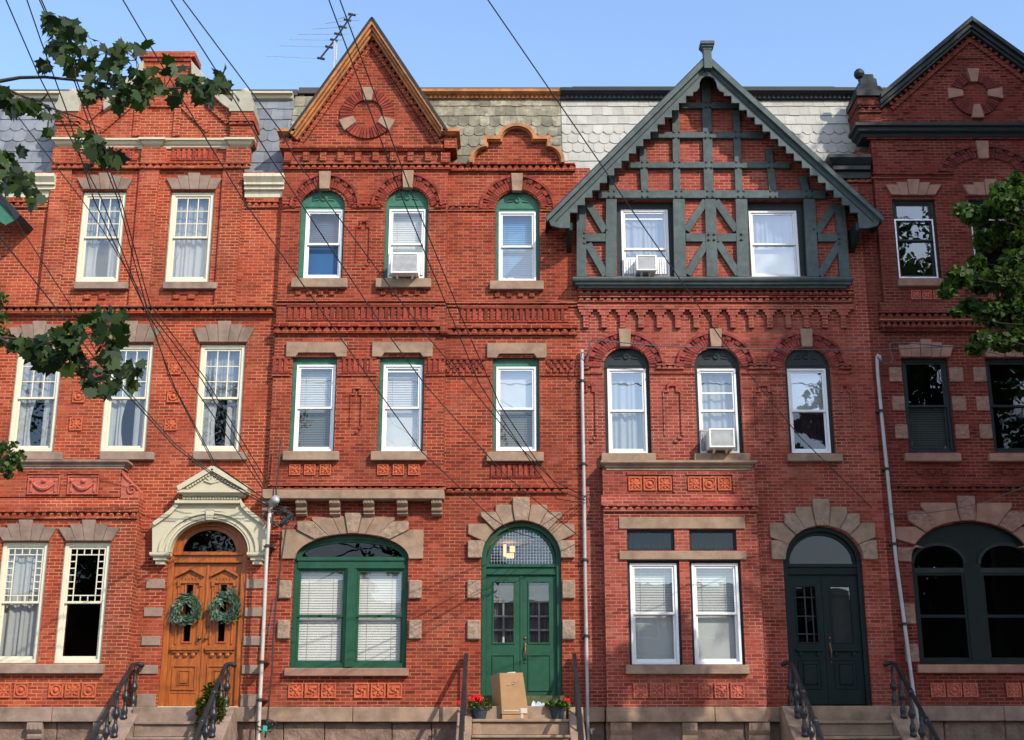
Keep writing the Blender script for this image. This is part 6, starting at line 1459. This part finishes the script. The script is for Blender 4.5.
pipe('bent grey conduit beside the twin arched window with a hooked top', [(880.5, 360), (879.5, 356), (878, 355), (877, 357), (877.5, 372), (882, 420), (888, 480), (896, 560), (904, 620), (913, 690), (920, 738)], .036, 'galvanised', (411, 469, 544, 624), None, Y=-.12)

# ================================================================ wires
def wire(label, pts, r=.0095, mat='cable_black', group='overhead service wires', sagk=0, cat='wire', name='overhead_wire'):
    return MB().tube(pts, r, 5).build(name, mat, None, smooth=True, label=label, category=cat, group=group) if group else MB().tube(pts, r, 5).build(name, mat, None, smooth=True, label=label, category=cat)
YS = -12.0; PYS = -130                          # the strand that feeds the houses hangs out of frame, over the street
def service(label, px, ends, Yend, r=.0095):
    """px: measured points on the photo, top first; the wire leaves the strand and lands on the facade"""
    (xa, ya), (xb, yb) = px[0], px[1]; sl_ = (xa - xb) / (ya - yb); x_s = xa + (PYS - ya) * sl_
    A = Vector((pt(x_s, PYS, YS)[0], YS, pt(x_s, PYS, YS)[1])); e = px[-1]; B_ = Vector((pt(*e, Yend)[0], Yend, pt(*e, Yend)[1]))
    pts = [A]
    for (x, y) in px[:-1]:
        # place each measured point where its sight line meets the vertical plane through both ends
        ray = Vector((pt(x, y, 0)[0], DIST, pt(x, y, 0)[1] - EYE)); o = Vector((0, -DIST, EYE))
        n = Vector((B_.y - A.y, -(B_.x - A.x), 0))
        den = ray.dot(n)
        t = (A - o).dot(n) / den; p = o + ray * t
        pts.append(p)
    pts.append(B_)
    ok = all(pts[i].y <= pts[i + 1].y + .01 for i in range(len(pts) - 1)) and pts[1].y > YS - .5
    if not ok:      # wires nearly in line with the view: keep a straight run in depth instead
        tot = [0]
        for i in range(len(px)): tot.append(tot[-1] + 1)
        q = [(x_s, PYS)] + list(px); L_ = [0]
        for i in range(1, len(q)): L_.append(L_[-1] + math.hypot(q[i][0] - q[i - 1][0], q[i][1] - q[i - 1][1]))
        pts = []
        for (x, y), l in zip(q, L_):
            s_ = l / L_[-1]
            # depth grows so that equal steps in the picture are perspective correct
            da, db = DIST + YS, DIST + Yend; dd = 1 / ((1 - s_) / da + s_ / db); Y = dd - DIST; p = pt(x, y, Y); pts.append(Vector((p[0], Y, p[1])))
    wire(label, [tuple(p) for p in pts], r)
    return A
A1 = service('leftmost overhead wire, slanting down past the first slate roof to the white conduit', [(6, 0), (39, 76), (102, 200), (145, 309), (175, 388), (216, 465), (262, 497)], None, -.45)
service('overhead wire second from the left edge at the top of the sky', [(27, 0), (41, 41), (66, 109), (94, 200), (145, 309), (189, 380), (262, 488)], None, -.5)
service('left strand of the twin overhead wires behind the maple leaves', [(39.5, 0), (47, 17), (70, 68), (87, 118), (118, 200), (147, 309), (202, 380), (263, 485)], None, -.55)
service('right strand of the twin overhead wires behind the maple leaves', [(41.5, 0), (49, 17), (74, 74), (91, 118), (121, 200), (150, 305), (205, 378), (267, 482)], None, -.6)
wire('thick twisted wire crossing the left windows under the low maple spray', [(-9.6, -9.0, 13.6)] + [(pt(x, y, Y)[0], Y, pt(x, y, Y)[1]) for x, y, Y in ((0, 237, -5.2), (67, 322, -3.6), (96, 360, -2.9), (175, 447, -1.4), (219, 480, -.9), (268, 506, -.45))], .013)
wire('thinner wire just above the twisted wire across the left windows', [(-9.6, -9.0, 15.2)] + [(pt(x, y, Y)[0], Y, pt(x, y, Y)[1]) for x, y, Y in ((0, 196, -5.4), (78, 317, -3.6), (98, 357, -2.9), (175, 444, -1.4), (219, 478, -.9), (268, 503, -.45))])
wire('wire rising from beneath the left roof spray down past the first cream window', [(-8.5, -9.5, 15.8)] + [(pt(x, y, Y)[0], Y, pt(x, y, Y)[1]) for x, y, Y in ((0, 92, -6.5), (19, 118, -6.1), (82, 200, -4.6), (104, 232, -4.1), (145, 300, -3.0), (170, 380, -2.0), (214, 465, -1.0), (268, 501, -.45))])
service('overhead wire from the top centre-left that runs over the brick pediment', [(123, 0), (140, 29), (243, 200), (260, 224), (376, 388), (422, 452), (491, 517), (511, 531), (535, 538)], None, -.1)
service('lower of two wires that cross the steep gable roof foot to the green doorway', [(171, 0), (219, 75), (272, 160), (385, 330), (426, 386), (505, 475), (541, 505), (583, 540)], None, -.1)
service('upper of two wires that cross the steep gable roof foot to the thin conduit', [(183, 0), (280, 130), (296, 160), (422, 330), (485, 405), (522, 449), (552, 480), (586, 497)], None, -.1)
service('left of the two steep wires passing in front of the brick ring gable', [(329, 0), (403, 200), (457, 330), (479, 383), (497, 411), (526, 455), (557, 499), (585, 503)], None, -.1)
service('right of the two steep wires passing in front of the brick ring gable', [(340, 0), (414, 200), (467, 330), (500, 405), (535, 458), (562, 492), (585, 500)], None, -.1)
service('lone overhead wire crossing the white slates and timbered gable', [(488, 0), (530, 61), (598, 160), (625, 200), (722, 340), (800, 437), (872, 508)], None, -.15)
# the feeding strand and its poles, out of the frame
zs_ = pt(512, PYS, YS)[1]
wire('thick feeder cable strung along the street between the poles', [(-26 + i * 4, YS, zs_ - .15 * 0) for i in range(14)], .02, group=None)
for i, x in enumerate((-26, 26)):
    P_ = empty('utility_pole', (x, -7.2, 0), ('wooden utility pole at the left end of the block', 'wooden utility pole at the right end of the block')[i], 'utility pole', 'utility poles along the kerb')
    MB().tube([(x, -7.2, 0), (x, -7.2, zs_ + .8)], [.17, .11], 12).build('pole', 'bark', P_); MB().box(x - .06, x + .06, -12.4, -6.6, zs_ - .2, zs_ - .05).build('cross_arm', 'bark', P_)
def flat(label, pts, Y=-.12, r=.011, mat='cable_grey', group='cables strung along the facades'):
    return wire(label, [(pt(x, y, Y)[0], Y, pt(x, y, Y)[1]) for x, y in pts], r, mat, group, name='facade_cable', cat='cable')
flat('grey cable slung across the arched windows of the half-timbered house', [(582, 352), (581, 358), (585, 362), (589, 355), (590, 341), (594, 339.5), (625, 343), (660, 346), (700, 347.5), (760, 349), (830, 350), (878, 349.5), (930, 347.5), (980, 345.5), (1024, 343.5), (1100, 340)], -.32, .013)
flat('short looped cable hanging over the bent grey conduit top', [(877, 357), (884, 364), (891, 363), (893, 358), (890, 350), (890, 344), (896, 342), (920, 344), (950, 347)], -.3, .012)
flat('drooping cable over the arch stones of the twin arched window', [(884, 514), (900, 514), (925, 513), (950, 510), (985, 502), (1024, 487), (1080, 462)], -.2, .009)
flat('black cable running down the wall beside the white conduit', [(281, 440), (279, 462), (276, 490), (277, 505), (287, 522), (281, 560), (276, 600), (273, 640), (272, 670), (269, 700), (267, 725), (265, 738)], -.38, .018, 'cable_black')
flat('thin cable between the left wall edge and the black cable', [(274, 600), (268, 640), (268, 665)], -.05, .007)
def tangle(label, x, y, rx, ry, Y, seed, n=7, r=.008):
    R_ = random.Random(seed); E = empty('cable_tangle', (pt(x, y, Y)[0], Y, pt(x, y, Y)[1]), label, 'cables')
    for k in range(n):
        a0 = R_.uniform(0, 6.28); pts = []
        ex, ey = rx * R_.uniform(.4, 1), ry * R_.uniform(.4, 1); ox, oy = R_.uniform(-.4, .4) * rx, R_.uniform(-.4, .4) * ry
        for i in range(12): a = a0 + i * .45; q = pt(x + ox + ex * math.cos(a), y + oy + ey * math.sin(a * R_.uniform(.98, 1.02)), Y); pts.append((q[0], Y - .05 * math.sin(i), q[1]))
        MB().tube(pts, r * R_.uniform(.8, 1.5), 5).build('cable_loop', 'cable_black', E, smooth=True)
    return E
t_ = tangle('knot of black cables at the white conduit weather head', 281, 517, 15, 10, -.4, 3, 9, .009)
c_ = pt(288, 519, -.4); MB().tube([(c_[0] - .12, -.42, c_[1] - .09), (c_[0] + .1, -.42, c_[1] + .1)], .05, 8).build('splice_case', 'cable_black', t_)
t2 = tangle('cable loops with a green connector near the foot of the white conduit', 266, 724, 8, 7, -.45, 5, 5, .008)
c_ = pt(265, 728.5, -.47); MB().box(c_[0] - .04, c_[0] + .04, -.5, -.44, c_[1] - .07, c_[1] + .05).build('connector', 'connector_green', t2, .008)
tp = pt(591, 731, -.2); mm = MB(); mm.lathe([(.05, 0), (.055, .04), (.035, .07), (.03, .2)], (tp[0], -.02, tp[1]), 12, 'y'); mm.tube([(tp[0], -.2, tp[1]), (tp[0], -.26, tp[1]), (tp[0] + .01, -.28, tp[1] - .06)], .02, 8); mm.tube([(tp[0] - .07, -.2, tp[1] + .03), (tp[0] + .07, -.2, tp[1] + .03)], .012, 6)
mm.build('water_tap', 'galvanised', None, smooth=True, label='small grey outdoor tap low on the wall beside the thin weathered conduit', category='tap')
tangle('small loose cable coil beside the thin weathered conduit', 591, 499, 6, 6, -.12, 8, 3, .006)

# ================================================================ aerial
An = empty('tv_aerial', (PX(333, 70, 2.0), 2.0, PZ(92, 2.0)), 'old television aerial on a mast behind the steep gable', 'aerial')
q = lambda x, y: (pt(x, y, 2.0)[0], 2.0, pt(x, y, 2.0)[1])
MB().tube([q(332, 100), q(334.5, 41)], .028, 6).build('mast', 'galvanised', An)
MB().tube([q(336, 60), q(337, 41)], .01, 5).build('stay', 'galvanised', An)
MB().tube([q(320.5, 58), q(334, 41), q(352, 14.5)], .024, 6).build('boom', 'black_iron', An)
for (x, y, l0, l1) in ((321, 58.5, 62, 3), (329, 47, 56, 5), (334, 40, 50, 10), (338, 34, 46, 12), (343, 27, 36, 14), (347.5, 20, 26, 14), (352, 14.5, 18, 8)):
    a = q(x, y); f = 1 / (FPX / (DIST + 2)) 
    MB().tube([(a[0] - l0 * f * 1.05, 2.35, a[2] + l0 * f * .2), a, (a[0] + l1 * f, 1.9, a[2] - l1 * f * .25)], .0075, 4).build('rod', 'aluminium', An)
    MB().tube([(a[0] - .09, 2.0, a[2] + .02), (a[0] + .09, 2.0, a[2] - .02)], .03, 6).build('rod_clamp', 'black_iron', An)

# ================================================================ trees
def leaf_mesh(centres, size, seed, shape='maple', droop=.6, face=None):
    """one leaf polygon per centre, numpy"""
    r = np.random.default_rng(seed); C = np.array(centres, float); n = len(C)
    if shape == 'maple':
        o = np.array([(0, 0), (.16, .06), (.42, .04), (.38, .2), (.56, .46), (.36, .48), (.34, .68), (.16, .68), (0, 1.0), (-.16, .68), (-.34, .68), (-.36, .48), (-.56, .46), (-.38, .2), (-.42, .04), (-.16, .06)])
    else: o = np.array([(0, 0), (.3, .3), (.28, .62), (0, 1), (-.28, .62), (-.3, .3)])
    k = len(o)
    d = r.normal(size=(n, 3)); d[:, 2] -= droop * 1.6; d /= np.linalg.norm(d, axis=1)[:, None]
    u = r.normal(size=(n, 3)); u -= (u * d).sum(1)[:, None] * d; u /= np.linalg.norm(u, axis=1)[:, None]
    w = np.cross(d, u); s = size * r.uniform(.6, 1.15, n)
    fold = r.uniform(.05, .3, n)
    V = C[:, None, :] + s[:, None, None] * (o[None, :, 1, None] * d[:, None, :] + o[None, :, 0, None] * u[:, None, :] + (np.abs(o[None, :, 0, None]) * fold[:, None, None] - .25 * o[None, :, 1, None] ** 2 * .6) * w[:, None, :])
    return V.reshape(-1, 3), n, k
def leaf_obj(name, centres, size, seed, mat, parent, shape='maple', droop=.6):
    V, n, k = leaf_mesh(centres, size, seed, shape, droop)
    org = Vector(V.mean(0)); me = bpy.data.meshes.new(name); V2 = V - np.array(org)
    me.vertices.add(n * k); me.vertices.foreach_set('co', V2.ravel())
    me.loops.add(n * k); me.loops.foreach_set('vertex_index', np.arange(n * k, dtype=np.int32))
    me.polygons.add(n); me.polygons.foreach_set('loop_start', np.arange(0, n * k, k, dtype=np.int32))
    try: me.polygons.foreach_set('loop_total', np.full(n, k, dtype=np.int32))
    except Exception: pass
    me.update(calc_edges=True); me.validate(); me.materials.append(M[mat])
    o = bpy.data.objects.new(name, me); COL.objects.link(o); ORG[o.name] = org; o.parent = parent; o.location = org - ORG[parent.name]
    return o
def grow(m, a, b, r0, r1, R_, wob=.15, n=7):
    a, b = Vector(a), Vector(b); L_ = (b - a).length; pts = []
    o1, o2 = R_.uniform(0, 6), R_.uniform(0, 6)
    for i in range(n + 1):
        t = i / n; p = a.lerp(b, t) + Vector((math.sin(o1 + t * 4), math.cos(o2 + t * 3.3), math.sin(o2 + t * 5))) * wob * L_ * .15 * math.sin(pi * t); pts.append(p)
    m.tube(pts, [r0 + (r1 - r0) * i / n for i in range(n + 1)], 7); return pts
def crown_points(R_, centres, per):
    out = []
    for (cx, cy, cz, r) in centres:
        for _ in range(per):
            v = Vector((R_.gauss(0, 1), R_.gauss(0, 1), R_.gauss(0, 1))).normalized() * r * R_.random() ** .4; out.append((cx + v.x, cy + v.y, cz + v.z * .75))
    return out
def tree(label, base, height, crown_c, crown_r, nclump, per, size, seed, mat='leaf_street', extra=None, group=None, lean=0, clump=(.8, 1.5)):
    R_ = random.Random(seed); T = empty('street_tree', base, label, 'tree', group); m = MB(); bx, by, bz = base
    top = Vector((bx + lean, by, bz + height * .8)); grow(m, (bx, by, bz - .1), (bx, by, bz + height * .3), .34 * height / 15, .26 * height / 15, R_, .05)
    grow(m, (bx, by, bz + height * .3), top, .26 * height / 15, .05, R_)
    cl = []
    for i in range(nclump):
        while True:
            v = Vector((R_.uniform(-1, 1), R_.uniform(-1, 1), R_.uniform(-1, 1)))
            if .25 < v.length < 1: break
        c = Vector((crown_c[0] + v.x * crown_r[0], crown_c[1] + v.y * crown_r[1], crown_c[2] + v.z * crown_r[2])); cl.append((c.x, c.y, c.z, R_.uniform(*clump)))
    for c in cl[::2]:
        t = R_.uniform(.3, .9); s_ = Vector((bx, by, bz + height * .3)).lerp(top, t) if c[2] > bz + height * .45 else Vector((bx, by, bz + height * .3)); grow(m, s_, c[:3], .07, .015, R_, .25, 5)
    if extra: extra(m, R_, T)
    m.build('trunk', 'bark', T, smooth=True)
    leaf_obj('crown', crown_points(R_, cl, per), size, seed, mat, T, 'oval', .2)
    return T
# right-hand tree, of which the left branches hang before the last house; its crown throws the shade there
def right_extra(m, R_, T):
    cl = []
    src = Vector((11.8, -7.4, 6.4))
    for x, y, r in ((1000, 205, 14), (975, 215, 11), (962, 210, 7), (1010, 232, 16), (985, 240, 11), (1018, 200, 14), (960, 276, 10), (950, 288, 7), (980, 282, 13), (1005, 280, 17), (975, 262, 8), (1018, 262, 14), (970, 305, 9), (990, 312, 14), (1012, 312, 17), (955, 312, 5), (985, 338, 9), (975, 349, 6), (1004, 340, 12), (1020, 338, 11), (1040, 250, 30), (1045, 300, 30), (1040, 200, 22), (1050, 345, 22), (1015, 180, 8), (945, 293, 4), (1000, 190, 8)):
        Y = -6.6 + R_.uniform(-.5, .5); p = pt(x, y, Y); cl.append((p[0], Y, p[1], r * .019))
    for c in cl: grow(m, src if c[2] < 8 else Vector((12.0, -7.4, 8)), c[:3], .02, .003, R_, .5, 8)
    pts = []
    for c in cl: pts += crown_points(R_, [c], int(22 + 5000 * c[3] ** 2))
    leaf_obj('leaf_sprays', pts, .105, 77, 'leaf_street', T, 'maple', .5)
tree('big leafy street tree whose left boughs hang before the last dark house', (13.2, -8.4, 0), 25, (22.6, -9, 17.2), (8.2, 5.4, 11), 760, 260, .23, 21, extra=right_extra, clump=(.9, 1.5))
# left maple: its sprays of big dark leaves hang into the picture near the camera
LT = empty('maple_tree', (-9.5, -18.6, 0), 'dark maple reaching its sprays of large leaves in from the left edge', 'tree')
R_ = random.Random(31); m = MB(); YB = -15.0
q = lambda x, y, Y=YB: Vector((pt(x, y, Y)[0], Y, pt(x, y, Y)[1]))
grow(m, (-9.5, -18.6, -.1), (-9.2, -18.2, 4.5), .3, .22, R_, .05); grow(m, (-9.2, -18.2, 4.5), (-8.8, -17.6, 12), .2, .05, R_)
m.tube([Vector((-8.9, -17.7, 8.2)), q(-120, 120), q(-40, 92), q(0, 81), q(20, 77.5), q(45, 77), q(90, 81.5), q(140, 88), q(185, 88), q(215, 84), q(233, 92)], [.07, .05, .03, .02, .017, .015, .012, .01, .008, .005, .003], 7)
m.tube([Vector((-8.9, -17.7, 7.9)), q(-110, 60), q(-40, 72), q(0, 86), q(40, 104), q(80, 118), q(100, 128)], [.06, .04, .022, .013, .01, .007, .004], 7)
m.tube([Vector((-9.1, -18, 5.5)), q(-120, 260), q(-50, 300), q(0, 338), q(26, 352), q(60, 368), q(90, 372)], [.06, .045, .03, .014, .01, .007, .004], 7)
m.tube([q(-50, 300), q(0, 337), q(40, 341), q(80, 336), q(110, 330)], [.02, .012, .009, .006, .004], 6)
m.tube([Vector((-9.1, -18, 5.5)), q(-90, 150), q(-30, 165), q(10, 180), q(30, 190)], [.05, .03, .015, .008, .004], 6)
m.tube([q(76, 80), q(74, 60), q(66, 40), q(58, 22)], [.008, .006, .004, .003], 5); m.tube([q(90, 82), q(92, 60), q(84, 40)], [.006, .004, .003], 5)
m.tube([q(140, 88), q(136, 60), q(132, 45)], [.006, .004, .003], 5); m.tube([q(0, 86), q(60, 112), q(95, 140), q(108, 160)], [.009, .007, .005, .003], 5)
spots = [(52, 19, 5, 3, 4), (68, 23, 5, 3, 4), (52, 29, 6, 3, 4), (60, 35, 7, 4, 5), (78, 33, 5, 4, 4), (61, 46, 6, 5, 4), (50, 51, 5, 6, 5), (77, 52, 5, 5, 4), (90, 41, 3, 2, 1), (47, 66, 4, 4, 3), (67, 66, 4, 4, 3), (59, 57, 4, 3, 2),
         (94, 52, 5, 4, 4), (109, 53, 4, 3, 2), (122, 49, 5, 4, 4), (92, 68, 5, 5, 4), (107, 68, 7, 5, 5), (122, 66, 6, 6, 5), (137, 50, 5, 5, 4), (95, 88, 6, 6, 6), (90, 100, 5, 5, 4), (112, 88, 8, 7, 8), (128, 92, 8, 8, 8), (118, 104, 6, 4, 4), (143, 90, 7, 8, 7), (140, 102, 6, 5, 4), (137, 74, 7, 6, 6),
         (161, 73, 4, 4, 3), (175, 71, 4, 4, 2), (168, 96, 4, 4, 3), (178, 97, 4, 4, 3), (155, 84, 5, 4, 4), (188, 84, 6, 6, 5), (199, 92, 5, 6, 5), (210, 84, 5, 5, 4), (224, 82, 4, 4, 4), (228, 94, 4, 4, 3), (207, 100, 4, 5, 3), (218, 90, 4, 4, 2),
         (6, 96, 7, 8, 7), (10, 108, 7, 6, 4), (27, 108, 7, 6, 5), (36, 115, 5, 5, 3), (41, 107, 4, 4, 2), (52, 120, 4, 5, 3), (52, 132, 3, 3, 1),
         (82, 142, 6, 5, 5), (92, 146, 6, 5, 5), (100, 156, 6, 6, 6), (110, 160, 5, 5, 4), (94, 165, 4, 4, 3), (86, 137, 5, 3, 2), (114, 165, 3, 3, 1),
         (8, 160, 8, 7, 8), (12, 172, 10, 8, 9), (4, 182, 8, 7, 6), (24, 178, 7, 7, 6), (29, 188, 5, 6, 4), (33, 203, 4, 4, 2), (20, 190, 6, 6, 3),
         (20, 342, 6, 5, 4), (30, 349, 6, 6, 6), (32, 356, 6, 5, 4), (40, 341, 6, 5, 5), (48, 352, 6, 7, 6), (50, 362, 6, 6, 5), (60, 338, 7, 6, 6), (64, 352, 7, 7, 6), (62, 368, 5, 5, 4), (75, 330, 7, 6, 6), (76, 345, 8, 7, 7), (82, 360, 7, 6, 5), (86, 372, 5, 6, 4), (90, 322, 6, 5, 4), (92, 318, 6, 5, 4), (104, 314, 5, 4, 3), (112, 322, 6, 5, 5), (122, 325, 5, 4, 3), (98, 336, 7, 6, 6), (108, 345, 8, 8, 7), (116, 352, 6, 6, 4), (92, 380, 4, 5, 3), (88, 390, 3, 4, 2), (104, 362, 6, 5, 3), (120, 372, 6, 4, 4), (134, 368, 5, 4, 3), (132, 380, 5, 5, 4), (112, 385, 6, 6, 5), (108, 394, 3, 3, 1), (14, 346, 4, 3, 2)]
boughs = [(0, 81), (20, 77.5), (45, 77), (70, 79), (90, 81.5), (115, 85), (140, 88), (165, 88), (185, 88), (215, 84), (0, 86), (20, 95), (40, 104), (60, 112), (80, 118), (95, 135), (0, 338), (26, 352), (45, 361), (60, 368), (90, 372), (20, 339), (40, 341), (60, 338), (80, 336), (110, 330), (10, 180), (0, 172), (74, 60), (66, 40), (92, 60), (136, 60)]
for (x, y, rx, ry, n) in spots:
    b = min(boughs, key=lambda q_: math.hypot(q_[0] - x, q_[1] - y)); mid = ((x + b[0]) / 2 + R_.uniform(-3, 3), (y + b[1]) / 2 - 2)
    m.tube([q(*b), q(*mid, YB + R_.uniform(-.1, .1)), q(x, y, YB + R_.uniform(-.2, .2))], [.006, .004, .002], 5)
m.build('trunk', 'bark', LT, smooth=True)
pts = []
for (x, y, rx, ry, n) in spots:
    for _ in range(int(n * 1.6) + 1):
        Y = YB + R_.uniform(-.35, .35); p = pt(x + R_.uniform(-rx, rx), y - 4 + R_.uniform(-ry, ry), Y); pts.append((p[0], Y, p[1]))
leaf_obj('leaf_sprays', pts, .15, 5, 'leaf_maple', LT, 'maple', .8)
cl = [(-9 + R_.uniform(-2.5, 1.2), -19 + R_.uniform(-2.5, 2), 9.5 + R_.uniform(-2, 4), R_.uniform(.6, 1.1)) for _ in range(34)]
cl = [c for c in cl if c[0] < -7.2]
leaf_obj('crown', crown_points(R_, cl, 120), .15, 8, 'leaf_maple', LT, 'maple', .5)
# a second tree on the house side at the left edge, small bright leaves
LS = empty('street_tree', (-13.2, -7.2, 0), 'small-leaved bright tree of which tips touch the left edge below the maple', 'tree')
m = MB(); grow(m, (-13.2, -7.2, -.1), (-13.0, -7.2, 4), .2, .15, R_); grow(m, (-13, -7.2, 4), (-13.3, -7.2, 12), .15, .03, R_)
cl = []
for x, y, r in ((2, 300, 7), (-4, 318, 12), (4, 332, 5), (3, 342, 4), (-10, 300, 14), (-12, 335, 14), (8, 446, 9), (12, 458, 9), (4, 466, 10), (18, 464, 6), (-8, 455, 16), (22, 454, 4), (8, 474, 4), (-20, 470, 16)):
    Y = -7.0 + R_.uniform(-.3, .3); p = pt(x, y, Y); cl.append((p[0], Y, p[1], r * .0145)); grow(m, (-13, -7.2, 4.5 if y > 400 else 6.5), (p[0], Y, p[1]), .03, .005, R_, .3)
m.build('trunk', 'bark', LS, smooth=True)
pts = []
for c in cl: pts += crown_points(R_, [c], int(10 + 1500 * c[3] ** 2))
leaf_obj('leaf_sprays', pts, .09, 15, 'leaf_street', LS, 'maple', .4)
cl = [(-14.5 + R_.uniform(-2, 1.6), -7.2 + R_.uniform(-2, 2), 9 + R_.uniform(-3, 4), R_.uniform(.7, 1.2)) for _ in range(30)]
leaf_obj('crown', crown_points(R_, cl, 110), .14, 16, 'leaf_street', LS, 'oval', .2)
# across the street, behind the camera: what the panes mirror
for i, (x, y, h, sd_, lb) in enumerate(((-16, -31, 13, 41, 'round tree across the street opposite the cream windowed house'), (-2.5, -33, 17.5, 42, 'slim tree across the street opposite the green door'), (19, -31, 27, 43, 'tall broad tree across the street opposite the dark house'), (27, -31, 17, 44, 'tree across the street beyond the dark house'), (20.5, -29.5, 13.5, 45, 'lower dense tree across the street in front of the tallest one'))):
    w = (3, 1.7, 5.2, 5, 4.5)[i]; tree(lb, (x, y, 0), h, (x, y, h * .68), (w, w, h * .3), (60, 34, 140, 110, 150)[i], 150, .34, sd_, group='trees across the street', clump=(.7, 1.3))
for i in range(5):
    x0 = -32 + i * 12.4; hgt = (8.5, 9.2, 8.2, 9.0, 8.6)[i]
    E = empty('brick_house', (x0 + 6, -42, 0), ('low brick house across the street, far left', 'taller brick house across the street, second from the left', 'lowest brick house across the street, in the middle', 'brick house across the street, second from the right', 'brick house across the street, far right')[i], 'house', 'houses across the street')
    Hh = []
    for fl in range(3):
        for k in range(4):
            a = x0 + 1.2 + k * 2.8; z = 1.4 + fl * 2.7; Hh.append(quad(a, a + 1.1, z, z + 1.7))
            if z + 1.7 > hgt - .3: Hh.pop(); continue
            m = MB(); ringmb(m, a + .004, a + 1.096, z, z + 1.7, .07, -42.15, -42.05); m.box(a + .07, a + 1.03, -42.12, -42.06, z + .82, z + .88); w = m.build('window', 'white_vinyl', E); pane(w, a + .07, a + 1.03, z + .07, z + 1.63, -42.1, 'glass_dark')
    wall(E, 'brick_dark', quad(x0, x0 + 12.3, 0, hgt), Hh, -42.3, -42.0); MB().box(x0 + .02, x0 + 12.28, -50, -42.31, 0, hgt - .2).build('body', 'interior_dark', E); MB().box(x0, x0 + 12.3, -42.31, -41.7, hgt, hgt + .5).build('cornice', 'cream_paint', E)
